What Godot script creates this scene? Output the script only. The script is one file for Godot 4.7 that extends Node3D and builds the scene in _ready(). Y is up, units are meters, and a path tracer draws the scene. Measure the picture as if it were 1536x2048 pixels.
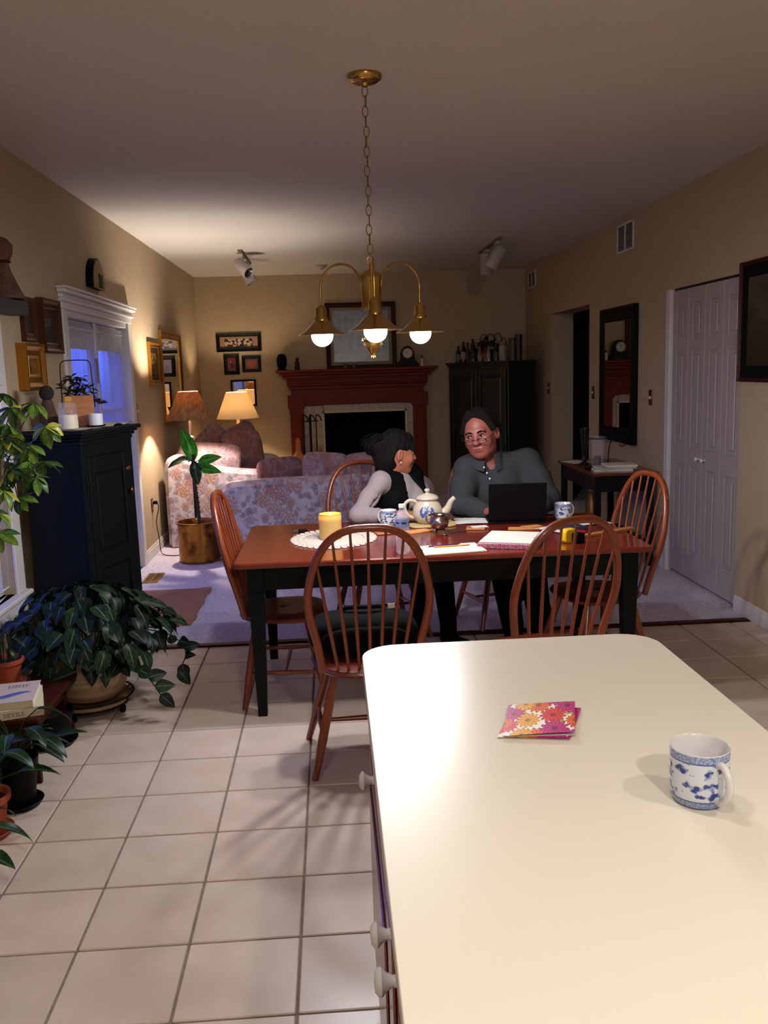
extends Node3D
# A dining room opening on a living room at dusk. x right, y up, -z away from the camera; metres.

# camera axes, solved from the vanishing points of the room, and lamp strengths
const CAMX := Vector3(0.997748, -0.03099, 0.059489)
const CAMY := Vector3(0.039949, 0.986967, -0.155884)
const CAMZ := Vector3(-0.053883, 0.15791, 0.985982)
const CAN_E := 1.45
const DOME_E := 3.2
const BULB_E := 0.88
const LAMP1_E := 2.7
const LAMP2_E := 0.85

class MB:
	var v := PackedVector3Array()
	var n := PackedVector3Array()
	var u := PackedVector2Array()
	var ix := PackedInt32Array()
	var T := Transform3D()
	var N := Basis()
	func at(t: Transform3D) -> MB:
		T = t
		N = t.basis.inverse().transposed()
		return self
	func vert(p: Vector3, nn: Vector3, uv: Vector2) -> int:
		v.append(T * p)
		n.append((N * nn).normalized())
		u.append(uv)
		return v.size() - 1
	func tri(a: int, b: int, c: int) -> void:
		var f := (v[b] - v[a]).cross(v[c] - v[a])
		if f.dot(n[a] + n[b] + n[c]) > 0.0:
			ix.append(a); ix.append(c); ix.append(b)
		else:
			ix.append(a); ix.append(b); ix.append(c)
	func quad(a: int, b: int, c: int, d: int) -> void:
		tri(a, b, c)
		tri(a, c, d)
	func poly(pts: Array, nn: Vector3) -> void:
		var first := v.size()
		var ax := 0 if absf(nn.x) > absf(nn.y) and absf(nn.x) > absf(nn.z) else (1 if absf(nn.y) > absf(nn.z) else 2)
		for p in pts:
			var q: Vector3 = p
			var uv := Vector2(q.z, q.y) if ax == 0 else (Vector2(q.x, q.z) if ax == 1 else Vector2(q.x, q.y))
			vert(q, nn, uv)
		for i in range(1, pts.size() - 1):
			tri(first, first + i, first + i + 1)
	func box(c: Vector3, s: Vector3, b := 0.0) -> MB:
		var h := s * 0.5
		for ax in 3:
			var a1 := (ax + 1) % 3
			var a2 := (ax + 2) % 3
			for sg in [-1.0, 1.0]:
				var pts := []
				for k in [[-1, -1], [1, -1], [1, 1], [-1, 1]]:
					var p := Vector3.ZERO
					p[ax] = sg * h[ax]
					p[a1] = k[0] * (h[a1] - b)
					p[a2] = k[1] * (h[a2] - b)
					pts.append(c + p)
				var nn := Vector3.ZERO
				nn[ax] = sg
				poly(pts, nn)
			if b > 0.0:
				for s1 in [-1.0, 1.0]:
					for s2 in [-1.0, 1.0]:
						var q := []
						for e in [[-1.0, true], [1.0, true], [1.0, false], [-1.0, false]]:
							var p := Vector3.ZERO
							p[ax] = e[0] * (h[ax] - b)
							p[a1] = s1 * (h[a1] if e[1] else h[a1] - b)
							p[a2] = s2 * (h[a2] - b if e[1] else h[a2])
							q.append(c + p)
						var nn := Vector3.ZERO
						nn[a1] = s1
						nn[a2] = s2
						poly(q, nn.normalized())
		if b > 0.0:
			for x in [-1.0, 1.0]:
				for y in [-1.0, 1.0]:
					for z in [-1.0, 1.0]:
						poly([c + Vector3(x * h.x, y * (h.y - b), z * (h.z - b)), c + Vector3(x * (h.x - b), y * h.y, z * (h.z - b)), c + Vector3(x * (h.x - b), y * (h.y - b), z * h.z)], Vector3(x, y, z).normalized())
		return self
	func bb(x0: float, x1: float, y0: float, y1: float, z0: float, z1: float, b := 0.0) -> MB:
		return box(Vector3(x0 + x1, y0 + y1, z0 + z1) * 0.5, Vector3(absf(x1 - x0), absf(y1 - y0), absf(z1 - z0)), b)
	# profile of (radius, height) spun about the local y axis
	func lathe(prof: Array, seg := 24, sharp := 0.6, wob = null) -> MB:
		var m := prof.size()
		var sn := []
		var total := 0.0
		for i in m - 1:
			var d: Vector2 = prof[i + 1] - prof[i]
			sn.append(Vector2(d.y, -d.x).normalized())
			total += d.length()
		var run := 0.0
		for i in m - 1:
			var a: Vector2 = prof[i]
			var b: Vector2 = prof[i + 1]
			var na: Vector2 = sn[i]
			var nb: Vector2 = sn[i]
			if i > 0 and sn[i - 1].dot(sn[i]) > sharp:
				na = (sn[i - 1] + sn[i]).normalized()
			if i < m - 2 and sn[i + 1].dot(sn[i]) > sharp:
				nb = (sn[i + 1] + sn[i]).normalized()
			var l := (b - a).length()
			var first := v.size()
			for j in seg + 1:
				var t := TAU * j / seg
				var cs := cos(t)
				var si := sin(t)
				var w := 1.0
				if wob != null:
					w = wob.call(t, a.y)
				vert(Vector3(a.x * cs * w, a.y, a.x * si * w), Vector3(na.x * cs, na.y, na.x * si), Vector2(float(j) / seg, 1.0 - run / total))
				if wob != null:
					w = wob.call(t, b.y)
				vert(Vector3(b.x * cs * w, b.y, b.x * si * w), Vector3(nb.x * cs, nb.y, nb.x * si), Vector2(float(j) / seg, 1.0 - (run + l) / total))
			for j in seg:
				quad(first + j * 2, first + j * 2 + 1, first + j * 2 + 3, first + j * 2 + 2)
			run += l
		return self
	func tube(pts: Array, r, seg := 8, closed := false, caps := true) -> MB:
		var m := pts.size()
		var first := v.size()
		var up := Vector3.UP
		var d0: Vector3 = (pts[1] - pts[0]).normalized()
		if absf(d0.dot(up)) > 0.9:
			up = Vector3.RIGHT
		var x := d0.cross(up).normalized()
		var run := 0.0
		var last := d0
		var cnt := m + 1 if closed else m
		for i in cnt:
			var k := i % m
			var d: Vector3
			if closed:
				d = (pts[(k + 1) % m] - pts[(k + m - 1) % m]).normalized()
			else:
				d = (pts[mini(k + 1, m - 1)] - pts[maxi(k - 1, 0)]).normalized()
			var axis := last.cross(d)
			if axis.length() > 1e-5:
				x = x.rotated(axis.normalized(), last.angle_to(d))
			x = (x - d * x.dot(d)).normalized()
			last = d
			var y := d.cross(x)
			var rr: float = r[k] if r is Array else r
			if i > 0:
				run += (pts[k] - pts[(k + m - 1) % m]).length()
			for j in seg + 1:
				var t := TAU * j / seg
				var nn := x * cos(t) + y * sin(t)
				vert(pts[k] + nn * rr, nn, Vector2(run, rr * t))
		for i in cnt - 1:
			for j in seg:
				var a := first + i * (seg + 1) + j
				quad(a, a + 1, a + seg + 2, a + seg + 1)
		if caps and not closed:
			for e in [0, cnt - 1]:
				var p: Vector3 = pts[e]
				var nn: Vector3 = (pts[0] - pts[1]).normalized() if e == 0 else (pts[m - 1] - pts[m - 2]).normalized()
				var c := vert(p, nn, Vector2.ZERO)
				var ring := []
				for j in seg:
					var q := T.affine_inverse() * v[first + e * (seg + 1) + j]
					ring.append(vert(q, nn, Vector2.ZERO))
				for j in seg:
					tri(c, ring[j], ring[(j + 1) % seg])
		return self
	# polygon in the xz plane raised from y0 to y1
	func prism(pl: Array, y0: float, y1: float, b := 0.0, smooth := 0.8) -> MB:
		var m := pl.size()
		var area := 0.0
		for i in m:
			var p: Vector2 = pl[i]
			area += p.cross(pl[(i + 1) % m])
		var s := 1.0 if area > 0.0 else -1.0
		var en := []
		for i in m:
			var d: Vector2 = (pl[(i + 1) % m] - pl[i]).normalized()
			en.append(Vector2(d.y, -d.x) * s)
		var vn := []
		for i in m:
			var q: Vector2 = en[i] + en[(i + m - 1) % m]
			vn.append(q / maxf(0.4, q.length_squared() * 0.5))
		var rings := [[y0, b], [y0 + b, 0.0], [y1 - b, 0.0], [y1, b]] if b > 0.0 else [[y0, 0.0], [y1, 0.0]]
		for k in rings.size() - 1:
			for i in m:
				var j := (i + 1) % m
				var na: Vector2 = en[i]
				var nb: Vector2 = en[i]
				if en[(i + m - 1) % m].dot(en[i]) > smooth:
					na = vn[i].normalized()
				if en[j].dot(en[i]) > smooth:
					nb = vn[j].normalized()
				var lift := 0.0
				if b > 0.0 and k == 0:
					lift = -0.8
				elif b > 0.0 and k == 2:
					lift = 0.8
				var ids := []
				for c in [[i, k, na], [j, k, nb], [j, k + 1, nb], [i, k + 1, na]]:
					var p: Vector2 = pl[c[0]] - vn[c[0]] * rings[c[1]][1]
					var nn: Vector2 = c[2]
					ids.append(vert(Vector3(p.x, rings[c[1]][0], p.y), Vector3(nn.x, lift, nn.y).normalized(), Vector2(p.x + p.y, rings[c[1]][0])))
				quad(ids[0], ids[1], ids[2], ids[3])
		var pp := PackedVector2Array()
		for i in m:
			pp.append(pl[i] - vn[i] * b)
		var tr := Geometry2D.triangulate_polygon(pp)
		for e in [[y0, -1.0], [y1, 1.0]]:
			var first := v.size()
			for p in pp:
				vert(Vector3(p.x, e[0], p.y), Vector3(0, e[1], 0), p)
			for i in range(0, tr.size(), 3):
				tri(first + tr[i], first + tr[i + 1], first + tr[i + 2])
		return self
	func grid(nu: int, nv: int, f: Callable, wrap := false) -> MB:
		var p := []
		for j in nv + 1:
			for i in nu + 1:
				p.append(f.call(float(i) / nu, float(j) / nv))
		var first := v.size()
		for j in nv + 1:
			for i in nu + 1:
				var il := i - 1 if i > 0 else (nu - 1 if wrap else 0)
				var ir := i + 1 if i < nu else (1 if wrap else nu)
				var du: Vector3 = p[j * (nu + 1) + ir] - p[j * (nu + 1) + il]
				var dv: Vector3 = p[mini(j + 1, nv) * (nu + 1) + i] - p[maxi(j - 1, 0) * (nu + 1) + i]
				var nn := du.cross(dv)
				if nn.length() < 1e-12:
					nn = p[j * (nu + 1) + i] - p[(nv / 2) * (nu + 1) + i]
				vert(p[j * (nu + 1) + i], nn.normalized(), Vector2(float(i) / nu, float(j) / nv))
		for j in nv:
			for i in nu:
				var a := first + j * (nu + 1) + i
				quad(a, a + 1, a + nu + 2, a + nu + 1)
		return self
	func ellip(c: Vector3, r: Vector3, nu := 16, nv := 10) -> MB:
		var first := v.size()
		for j in nv + 1:
			var ph := PI * j / nv
			for i in nu + 1:
				var th := TAU * i / nu
				var d := Vector3(sin(ph) * cos(th), cos(ph), sin(ph) * sin(th))
				vert(c + d * r, d / r, Vector2(float(i) / nu, float(j) / nv))
		for j in nv:
			for i in nu:
				var a := first + j * (nu + 1) + i
				quad(a, a + 1, a + nu + 2, a + nu + 1)
		return self
	# soft cushion: a superellipse box with puffed faces
	func cushion(c: Vector3, s: Vector3, e := 0.45, nu := 28, nv := 16) -> MB:
		var first := v.size()
		for j in nv + 1:
			var ph := PI * (float(j) / nv - 0.5)
			for i in nu + 1:
				var th := TAU * i / nu
				var cp := cos(ph)
				var sp := sin(ph)
				var q := Vector3(_pw(cp, 0.7) * _pw(cos(th), e), _pw(sp, 0.8), _pw(cp, 0.7) * _pw(sin(th), e))
				var nn := Vector3(_pw(cp, 1.3) * _pw(cos(th), 2.0 - e) / s.x, _pw(sp, 1.2) / s.y, _pw(cp, 1.3) * _pw(sin(th), 2.0 - e) / s.z)
				vert(c + q * s * 0.5, nn.normalized(), Vector2(q.x, q.z))
		for j in nv:
			for i in nu:
				var a := first + j * (nu + 1) + i
				quad(a, a + 1, a + nu + 2, a + nu + 1)
		return self
	static func _pw(x: float, e: float) -> float:
		return signf(x) * pow(absf(x), e)
	func mesh() -> ArrayMesh:
		var a := []
		a.resize(Mesh.ARRAY_MAX)
		a[Mesh.ARRAY_VERTEX] = v
		a[Mesh.ARRAY_NORMAL] = n
		a[Mesh.ARRAY_TEX_UV] = u
		a[Mesh.ARRAY_INDEX] = ix
		var m := ArrayMesh.new()
		m.add_surface_from_arrays(Mesh.PRIMITIVE_TRIANGLES, a)
		return m

# signed distance body: a list of primitives blended with a smooth minimum, meshed as surface nets
class Body:
	var P := []   # each: [kind, ...]; kind 0 tapered capsule, 1 ellipsoid, 2 ellipsoid cut away
	var wave := 0.0
	func cap(a: Vector3, ra: float, b: Vector3, rb: float, k := 0.03) -> Body:
		P.append([0, a, b - a, 1.0 / maxf((b - a).length_squared(), 1e-9), ra, rb - ra, k])
		return self
	func chain(pts: Array, rs: Array, k := 0.03) -> Body:
		for i in pts.size() - 1:
			cap(pts[i], rs[i], pts[i + 1], rs[i + 1], k)
		return self
	func ell(c: Vector3, r: Vector3, b := Basis(), k := 0.02) -> Body:
		P.append([1, c, r, b.transposed(), minf(r.x, minf(r.y, r.z)), 0.0, k])
		return self
	func cut(c: Vector3, r: Vector3, b := Basis(), k := 0.01) -> Body:
		P.append([2, c, r, b.transposed(), minf(r.x, minf(r.y, r.z)), 0.0, k])
		return self
	func dist(p: Vector3) -> float:
		var d := 9.0
		for q in P:
			var e: float
			var kind: int = q[0]
			var w: Vector3 = p - q[1]
			var k: float = q[6]
			if kind == 0:
				var ba: Vector3 = q[2]
				var t := clampf(w.dot(ba) * q[3], 0.0, 1.0)
				e = (w - ba * t).length() - q[4] - q[5] * t
			else:
				w = q[3] * w
				var l: float = (w / q[2]).length()
				var g: float = (w / (q[2] * q[2])).length()
				e = l * (l - 1.0) / g if g > 1e-6 else -q[4]
			if kind == 2:
				e = -e
				var hh := maxf(k - absf(d - e), 0.0) / k
				d = maxf(d, e) + hh * hh * k * 0.25
			elif d > 8.0:
				d = e
			else:
				var hh := maxf(k - absf(d - e), 0.0) / k
				d = minf(d, e) - hh * hh * k * 0.25
		if wave > 0.0:
			d += wave * (sin(p.x * 130.0 + p.y * 60.0 + 3.0 * sin(p.z * 30.0)) + sin(p.z * 150.0 - p.y * 45.0))
		return d
	func build(mb: MB, lo: Vector3, hi: Vector3, h: float) -> void:
		var B := 5
		var nb := Vector3i(((hi - lo) / (h * B)).ceil())
		var nx := nb.x * B + 1
		var ny := nb.y * B + 1
		var nz := nb.z * B + 1
		var val := PackedFloat32Array()
		val.resize(nx * ny * nz)
		val.fill(99.0)
		var act := []
		var reach := h * B * 0.87 * 1.35 + 0.01
		for bz in nb.z:
			for by in nb.y:
				for bx in nb.x:
					var c := lo + (Vector3(bx, by, bz) + Vector3(0.5, 0.5, 0.5)) * (h * B)
					if absf(dist(c)) < reach:
						act.append(Vector3i(bx, by, bz) * B)
		for a in act:
			for z in B + 1:
				for y in B + 1:
					for x in B + 1:
						var i: int = (a.x + x) + nx * ((a.y + y) + ny * (a.z + z))
						if val[i] > 50.0:
							val[i] = dist(lo + Vector3(a.x + x, a.y + y, a.z + z) * h)
		var cell := PackedInt32Array()
		cell.resize(nx * ny * nz)
		cell.fill(-1)
		var first := mb.v.size()
		var off := [0, 1, nx, nx + 1, nx * ny, nx * ny + 1, nx * ny + nx, nx * ny + nx + 1]
		var E := [[0, 1], [2, 3], [4, 5], [6, 7], [0, 2], [1, 3], [4, 6], [5, 7], [0, 4], [1, 5], [2, 6], [3, 7]]
		var pos := []
		var cells := []
		for a in act:
			for z in B:
				for y in B:
					for x in B:
						var i: int = (a.x + x) + nx * ((a.y + y) + ny * (a.z + z))
						var neg := 0
						for o in off:
							if val[i + o] < 0.0:
								neg += 1
						if neg == 0 or neg == 8:
							continue
						var s := Vector3.ZERO
						var c := 0
						for e in E:
							var va := val[i + off[e[0]]]
							var vb := val[i + off[e[1]]]
							if (va < 0.0) != (vb < 0.0):
								var t := va / (va - vb)
								var pa := Vector3(e[0] & 1, (e[0] >> 1) & 1, e[0] >> 2)
								var pb := Vector3(e[1] & 1, (e[1] >> 1) & 1, e[1] >> 2)
								s += pa.lerp(pb, t)
								c += 1
						cell[i] = first + pos.size()
						pos.append(lo + (Vector3(a.x + x, a.y + y, a.z + z) + s / c) * h)
						cells.append(i)
		var faces := PackedInt32Array()
		for ci in cells:
			var i: int = ci
			for ax in 3:
				var st: int = [1, nx, nx * ny][ax]
				var s1: int = [nx, nx * ny, 1][ax]
				var s2: int = [nx * ny, 1, nx][ax]
				if i < s1 + s2:
					continue
				if (val[i] < 0.0) == (val[i + st] < 0.0):
					continue
				var c0 := cell[i]
				var c1 := cell[i - s1]
				var c2 := cell[i - s1 - s2]
				var c3 := cell[i - s2]
				if c1 < 0 or c2 < 0 or c3 < 0:
					continue
				if val[i] < 0.0:
					faces.append_array([c0, c1, c2, c0, c2, c3])
				else:
					faces.append_array([c0, c2, c1, c0, c3, c2])
		var acc := PackedVector3Array()
		acc.resize(pos.size())
		for f in range(0, faces.size(), 3):
			var pa: Vector3 = pos[faces[f] - first]
			var fn: Vector3 = (pos[faces[f + 1] - first] - pa).cross(pos[faces[f + 2] - first] - pa)
			for k in 3:
				acc[faces[f + k] - first] += fn
		for i in pos.size():
			mb.vert(pos[i], acc[i].normalized(), Vector2(pos[i].x, pos[i].y))
		for f in range(0, faces.size(), 3):
			mb.tri(faces[f], faces[f + 1], faces[f + 2])

# ------------------------------------------------------------------ helpers
var rng := RandomNumberGenerator.new()
var M := {}
var used := {}

func numbered(called: String) -> String:
	if not used.has(called):
		used[called] = 0
		return called
	used[called] += 1
	return "%s_%03d" % [called, used[called]]

func thing(called: String, label: String, category: String, at := Vector3.ZERO, turn := 0.0, group := "") -> Node3D:
	var o := Node3D.new()
	o.name = numbered(called)
	add_child(o)
	o.position = at
	o.rotation.y = turn
	o.set_meta("label", label)
	o.set_meta("category", category)
	if group != "":
		o.set_meta("group", group)
	return o

func part(mb: MB, called: String, m: Material, parent: Node, label := "") -> MeshInstance3D:
	return inst(mb.mesh(), called, m, parent, Transform3D(), label)

func inst(mesh: Mesh, called: String, m: Material, parent: Node, t := Transform3D(), label := "") -> MeshInstance3D:
	var o := MeshInstance3D.new()
	o.name = called
	o.mesh = mesh
	o.material_override = m
	o.transform = t
	o.cast_shadow = GeometryInstance3D.SHADOW_CASTING_SETTING_ON
	parent.add_child(o, true)
	if label != "":
		o.set_meta("label", label)
	return o

func solo(mb: MB, called: String, m: Material, label: String, category: String, at := Vector3.ZERO, turn := 0.0, group := "") -> MeshInstance3D:
	var o := part(mb, numbered(called), m, self)
	o.position = at
	o.rotation.y = turn
	o.set_meta("label", label)
	o.set_meta("category", category)
	if group != "":
		o.set_meta("group", group)
	return o

func struct(mb: MB, called: String, m: Material, label := "") -> MeshInstance3D:
	var o := part(mb, called, m, self)
	o.set_meta("kind", "structure")
	if label != "":
		o.set_meta("label", label)
	return o

func copy(root: Node3D, at: Vector3, turn: float, label: String, group := "") -> Node3D:
	var c: Node3D = root.duplicate()
	c.name = numbered(String(root.name).rstrip("0123456789").trim_suffix("_"))
	add_child(c)
	c.position = at
	c.rotation.y = turn
	c.set_meta("label", label)
	if group != "":
		c.set_meta("group", group)
	return c

func V(x: float, y: float, z: float) -> Vector3:
	return Vector3(x, y, z)

func tf(o: Vector3, e := Vector3.ZERO, s := Vector3.ONE) -> Transform3D:
	return Transform3D(Basis.from_euler(e * PI / 180.0).scaled_local(s), o)

func rect_round(x0: float, x1: float, z0: float, z1: float, r: float, k := 6) -> Array:
	var out := []
	for c in [[x1 - r, z1 - r, 0.0], [x0 + r, z1 - r, 90.0], [x0 + r, z0 + r, 180.0], [x1 - r, z0 + r, 270.0]]:
		for i in k + 1:
			var a := deg_to_rad(c[2] + 90.0 * i / k)
			out.append(Vector2(c[0] + r * cos(a), c[1] + r * sin(a)))
	return out

func arc(c: Vector3, r: float, a0: float, a1: float, k: int, ex := Vector3.RIGHT, ey := Vector3.UP) -> Array:
	var out := []
	for i in k + 1:
		var a := deg_to_rad(lerpf(a0, a1, float(i) / k))
		out.append(c + ex * (r * cos(a)) + ey * (r * sin(a)))
	return out

func curve(pts: Array, k := 6) -> Array:
	var out := []
	for i in pts.size() - 1:
		var a: Vector3 = pts[maxi(i - 1, 0)]
		var b: Vector3 = pts[i]
		var c: Vector3 = pts[i + 1]
		var d: Vector3 = pts[mini(i + 2, pts.size() - 1)]
		for j in k:
			out.append(b.cubic_interpolate(c, a, d, float(j) / k))
	out.append(pts[-1])
	return out

# ------------------------------------------------------------------ materials
func mat(key: String, col: Color, rough := 0.6, metal := 0.0, tex: Texture2D = null, sc := 1.0, tri := false) -> StandardMaterial3D:
	if M.has(key):
		return M[key]
	var m := StandardMaterial3D.new()
	m.resource_name = key
	m.albedo_color = col
	m.roughness = rough
	m.metallic = metal
	if tex:
		m.albedo_texture = tex
		m.uv1_scale = Vector3.ONE * sc
		if tri:
			m.uv1_triplanar = true
			m.uv1_world_triplanar = true
	M[key] = m
	return m

func glow(key: String, col: Color, e: float) -> StandardMaterial3D:
	var m := mat(key, Color(0.95, 0.93, 0.88), 0.4)
	m.emission_enabled = true
	m.emission = col
	m.emission_energy_multiplier = e
	return m

func noise(seed: int, f: float, oct := 3) -> FastNoiseLite:
	var q := FastNoiseLite.new()
	q.seed = seed
	q.noise_type = FastNoiseLite.TYPE_SIMPLEX_SMOOTH
	q.frequency = f
	q.fractal_octaves = oct
	return q

func tex_noise(seed: int, a: Color, b: Color, f: float, w := 128, sx := 1.0, sy := 1.0, oct := 4) -> ImageTexture:
	var q := noise(seed, f, oct)
	var im := Image.create(w, w, false, Image.FORMAT_RGB8)
	for y in w:
		for x in w:
			# blend of shifted copies so that the tile repeats without a seam
			var u := float(x) / w
			var t := float(y) / w
			var n00 := q.get_noise_2d(x * sx, y * sy)
			var n10 := q.get_noise_2d((x - w) * sx, y * sy)
			var n01 := q.get_noise_2d(x * sx, (y - w) * sy)
			var n11 := q.get_noise_2d((x - w) * sx, (y - w) * sy)
			var s := lerpf(lerpf(n00, n10, u), lerpf(n01, n11, u), t)
			im.set_pixel(x, y, a.lerp(b, clampf(0.5 + s * 1.1, 0.0, 1.0)))
	return ImageTexture.create_from_image(im)

func tex_fn(w: int, h: int, f: Callable) -> ImageTexture:
	var im := Image.create(w, h, false, Image.FORMAT_RGB8)
	for y in h:
		for x in w:
			im.set_pixel(x, y, f.call(float(x) / w, float(y) / h))
	return ImageTexture.create_from_image(im)

func blossom(im: Image, cx: float, cy: float, r: float, petals: int, col: Color, core: Color, ph: float, deep := 0.25, mixed := 1.0) -> void:
	var w := im.get_width()
	var h := im.get_height()
	for y in range(int(cy - r) - 1, int(cy + r) + 2):
		for x in range(int(cx - r) - 1, int(cx + r) + 2):
			var d := Vector2(x - cx, y - cy)
			var l := d.length() / r
			var a := d.angle() + ph
			var edge := 1.0 - deep + deep * absf(cos(a * petals * 0.5))
			if l > edge:
				continue
			var c := col
			if l < 0.22:
				c = core
			else:
				var st := 0.5 + 0.5 * sin(a * petals + l * 7.0)
				c = col.darkened(0.18 * st).lightened(0.12 * (1.0 - st))
				if l > edge - 0.1:
					c = c.darkened(0.12)
			var px := posmod(x, w)
			var py := posmod(y, h)
			im.set_pixel(px, py, c if mixed >= 1.0 else im.get_pixel(px, py).lerp(c, mixed))

func tex_chintz() -> ImageTexture:
	var w := 512
	var q := noise(12, 0.012, 3)
	var ground := tex_noise(13, Color(0.7, 0.65, 0.69), Color(0.82, 0.77, 0.79), 0.02, w).get_image()
	var im: Image = ground
	var r := RandomNumberGenerator.new()
	r.seed = 11
	var greens := [Color(0.5, 0.5, 0.5), Color(0.56, 0.53, 0.57), Color(0.45, 0.44, 0.5), Color(0.6, 0.55, 0.57)]
	for i in 210:
		blossom(im, r.randf() * w, r.randf() * w, r.randf_range(8, 22), 2, greens[i % 4], greens[(i + 1) % 4], r.randf() * TAU, 0.6, 0.6)
	var cols := [Color(0.72, 0.5, 0.49), Color(0.57, 0.46, 0.53), Color(0.76, 0.62, 0.59), Color(0.52, 0.42, 0.49), Color(0.7, 0.6, 0.65), Color(0.76, 0.56, 0.48)]
	for i in 46:
		var x := r.randf() * w
		var y := r.randf() * w
		var rad := r.randf_range(20, 52)
		var c: Color = cols[i % 6]
		blossom(im, x, y, rad, 7, c, c.darkened(0.2), r.randf() * TAU, 0.2, 0.6)
		blossom(im, x + 3, y - 3, rad * 0.8, 6, c.lightened(0.2), c.darkened(0.15), r.randf() * TAU, 0.25, 0.7)
		blossom(im, x + 2, y + 2, rad * 0.55, 5, c.darkened(0.1), c.darkened(0.25), r.randf() * TAU, 0.25, 0.7)
		blossom(im, x + 3, y + 1, rad * 0.33, 4, c.lightened(0.12), c.darkened(0.35), r.randf() * TAU, 0.25, 0.8)
	return ImageTexture.create_from_image(im)

func tex_daisies() -> ImageTexture:
	var im := Image.create(384, 288, false, Image.FORMAT_RGB8)
	im.fill(Color(0.96, 0.93, 0.9))
	var g := Color(0.72, 0.78, 0.15)
	for q in [[96, 78, 24], [352, 110, 26], [310, 180, 22], [60, 175, 18]]:
		blossom(im, q[0], q[1], q[2], 2, g, g.darkened(0.2), q[0], 0.6)
	var mg := Color(0.78, 0.09, 0.46)
	var og := Color(0.95, 0.36, 0.06)
	var yl := Color(0.98, 0.66, 0.05)
	var rd := Color(0.9, 0.17, 0.14)
	for q in [[40, 92, 68, mg], [175, 20, 76, og], [340, 36, 76, mg], [262, 124, 76, rd], [125, 160, 70, yl], [18, 200, 60, rd], [275, 246, 80, mg], [100, 290, 66, yl], [380, 176, 50, og]]:
		blossom(im, q[0], q[1], q[2], 13, q[3], q[3].darkened(0.35), q[0] * 0.3, 0.3)
	return ImageTexture.create_from_image(im)

func tex_china(sd: int, ground: Color, blots: int) -> ImageTexture:
	# white ware printed in cobalt: a speckled band at the rim and foot, loose sprays between
	var q := noise(sd, 0.035, 2)
	var q2 := noise(sd + 3, 0.2, 2)
	return tex_fn(256, 96, func(u: float, t: float) -> Color:
		var x := u * 256.0
		var y := t * 96.0
		var blue := Color(0.13, 0.18, 0.46)
		var c := ground
		if t < 0.03 or absf(t - 0.17) < 0.012 or absf(t - 0.86) < 0.012:
			c = ground.lerp(blue, 0.8)
		elif t < 0.17 or t > 0.87:
			c = ground.lerp(Color(0.3, 0.38, 0.6), 0.55 + 0.5 * q2.get_noise_2d(x, y))
		elif blots > 0:
			var n := q.get_noise_2d(x, y * 1.2) + 0.25 * q2.get_noise_2d(x * 0.5, y * 0.5)
			if n > 0.22:
				c = ground.lerp(blue, clampf((n - 0.2) * 6.0, 0.0, 0.95))
			elif n > 0.14:
				c = ground.lerp(Color(0.35, 0.45, 0.7), 0.55)
		return c)

func wood(key: String, a: Color, b: Color, rough: float, coat := 0.0) -> StandardMaterial3D:
	if M.has(key):
		return M[key]
	var m := mat(key, Color.WHITE, rough, 0.0, tex_noise(key.hash() % 1000, a, b, 0.02, 128, 0.6, 7.0), 1.6)
	if coat > 0.0:
		m.clearcoat_enabled = true
		m.clearcoat = coat
		m.clearcoat_roughness = 0.12
	return m

func leafmat(key: String, a: Color, b: Color, rough := 0.35) -> StandardMaterial3D:
	if M.has(key):
		return M[key]
	var q := noise(key.hash() % 500, 0.06, 2)
	var m := mat(key, Color.WHITE, rough, 0.0, tex_fn(64, 64, func(u: float, t: float) -> Color:
		var vein := absf(sin((t * 9.0 + absf(u - 0.5) * 5.0) * PI))
		var c := a.lerp(b, clampf(0.5 + q.get_noise_2d(u * 64.0, t * 64.0) * 1.4, 0.0, 1.0))
		if absf(u - 0.5) < 0.035:
			c = c.lightened(0.25)
		elif vein < 0.12:
			c = c.lightened(0.1)
		return c))
	m.metallic_specular = 0.3
	m.backlight_enabled = true
	m.backlight = Color(0.35, 0.4, 0.25)
	return m

# one leaf, base at the origin, growing along +y, upper face +z
func leaf_mesh(l: float, w: float, belly: float, fold: float, droop: float, nv := 8) -> ArrayMesh:
	var mb := MB.new()
	mb.grid(4, nv, func(u: float, t: float) -> Vector3:
		var half := w * 0.5 * pow(sin(PI * pow(clampf(t * 0.985 + 0.01, 0.0, 1.0), belly)), 0.8)
		var s := u * 2.0 - 1.0
		var a := t * droop
		var y := l * (sin(a) / droop if droop > 0.01 else t)
		var z := -l * ((1.0 - cos(a)) / droop if droop > 0.01 else 0.0)
		return Vector3(s * half, y, z + absf(s) * half * fold + 0.03 * w * sin(t * 9.0) * s))
	return mb.mesh()

func aim(o: Vector3, along: Vector3, face: Vector3, s := 1.0) -> Transform3D:
	var y := along.normalized()
	var x := y.cross(face).normalized()
	if x.length() < 0.01:
		x = Vector3.RIGHT
	var z := x.cross(y).normalized()
	return Transform3D(Basis(x * s, y * s, z * s), o)

const XL := -1.65
const XR := 2.53
const ZF := -11.6
const ZB := 2.6
const YC := 2.8
const ZT := -5.18

func lamp(at: Vector3, col: Color, e: float, size: float, parent: Node = self) -> OmniLight3D:
	var l := OmniLight3D.new()
	l.light_color = col
	l.light_energy = e
	l.light_size = size
	l.omni_range = 16.0
	l.omni_attenuation = 2.0
	l.shadow_enabled = true
	parent.add_child(l)
	l.position = at
	return l

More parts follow.
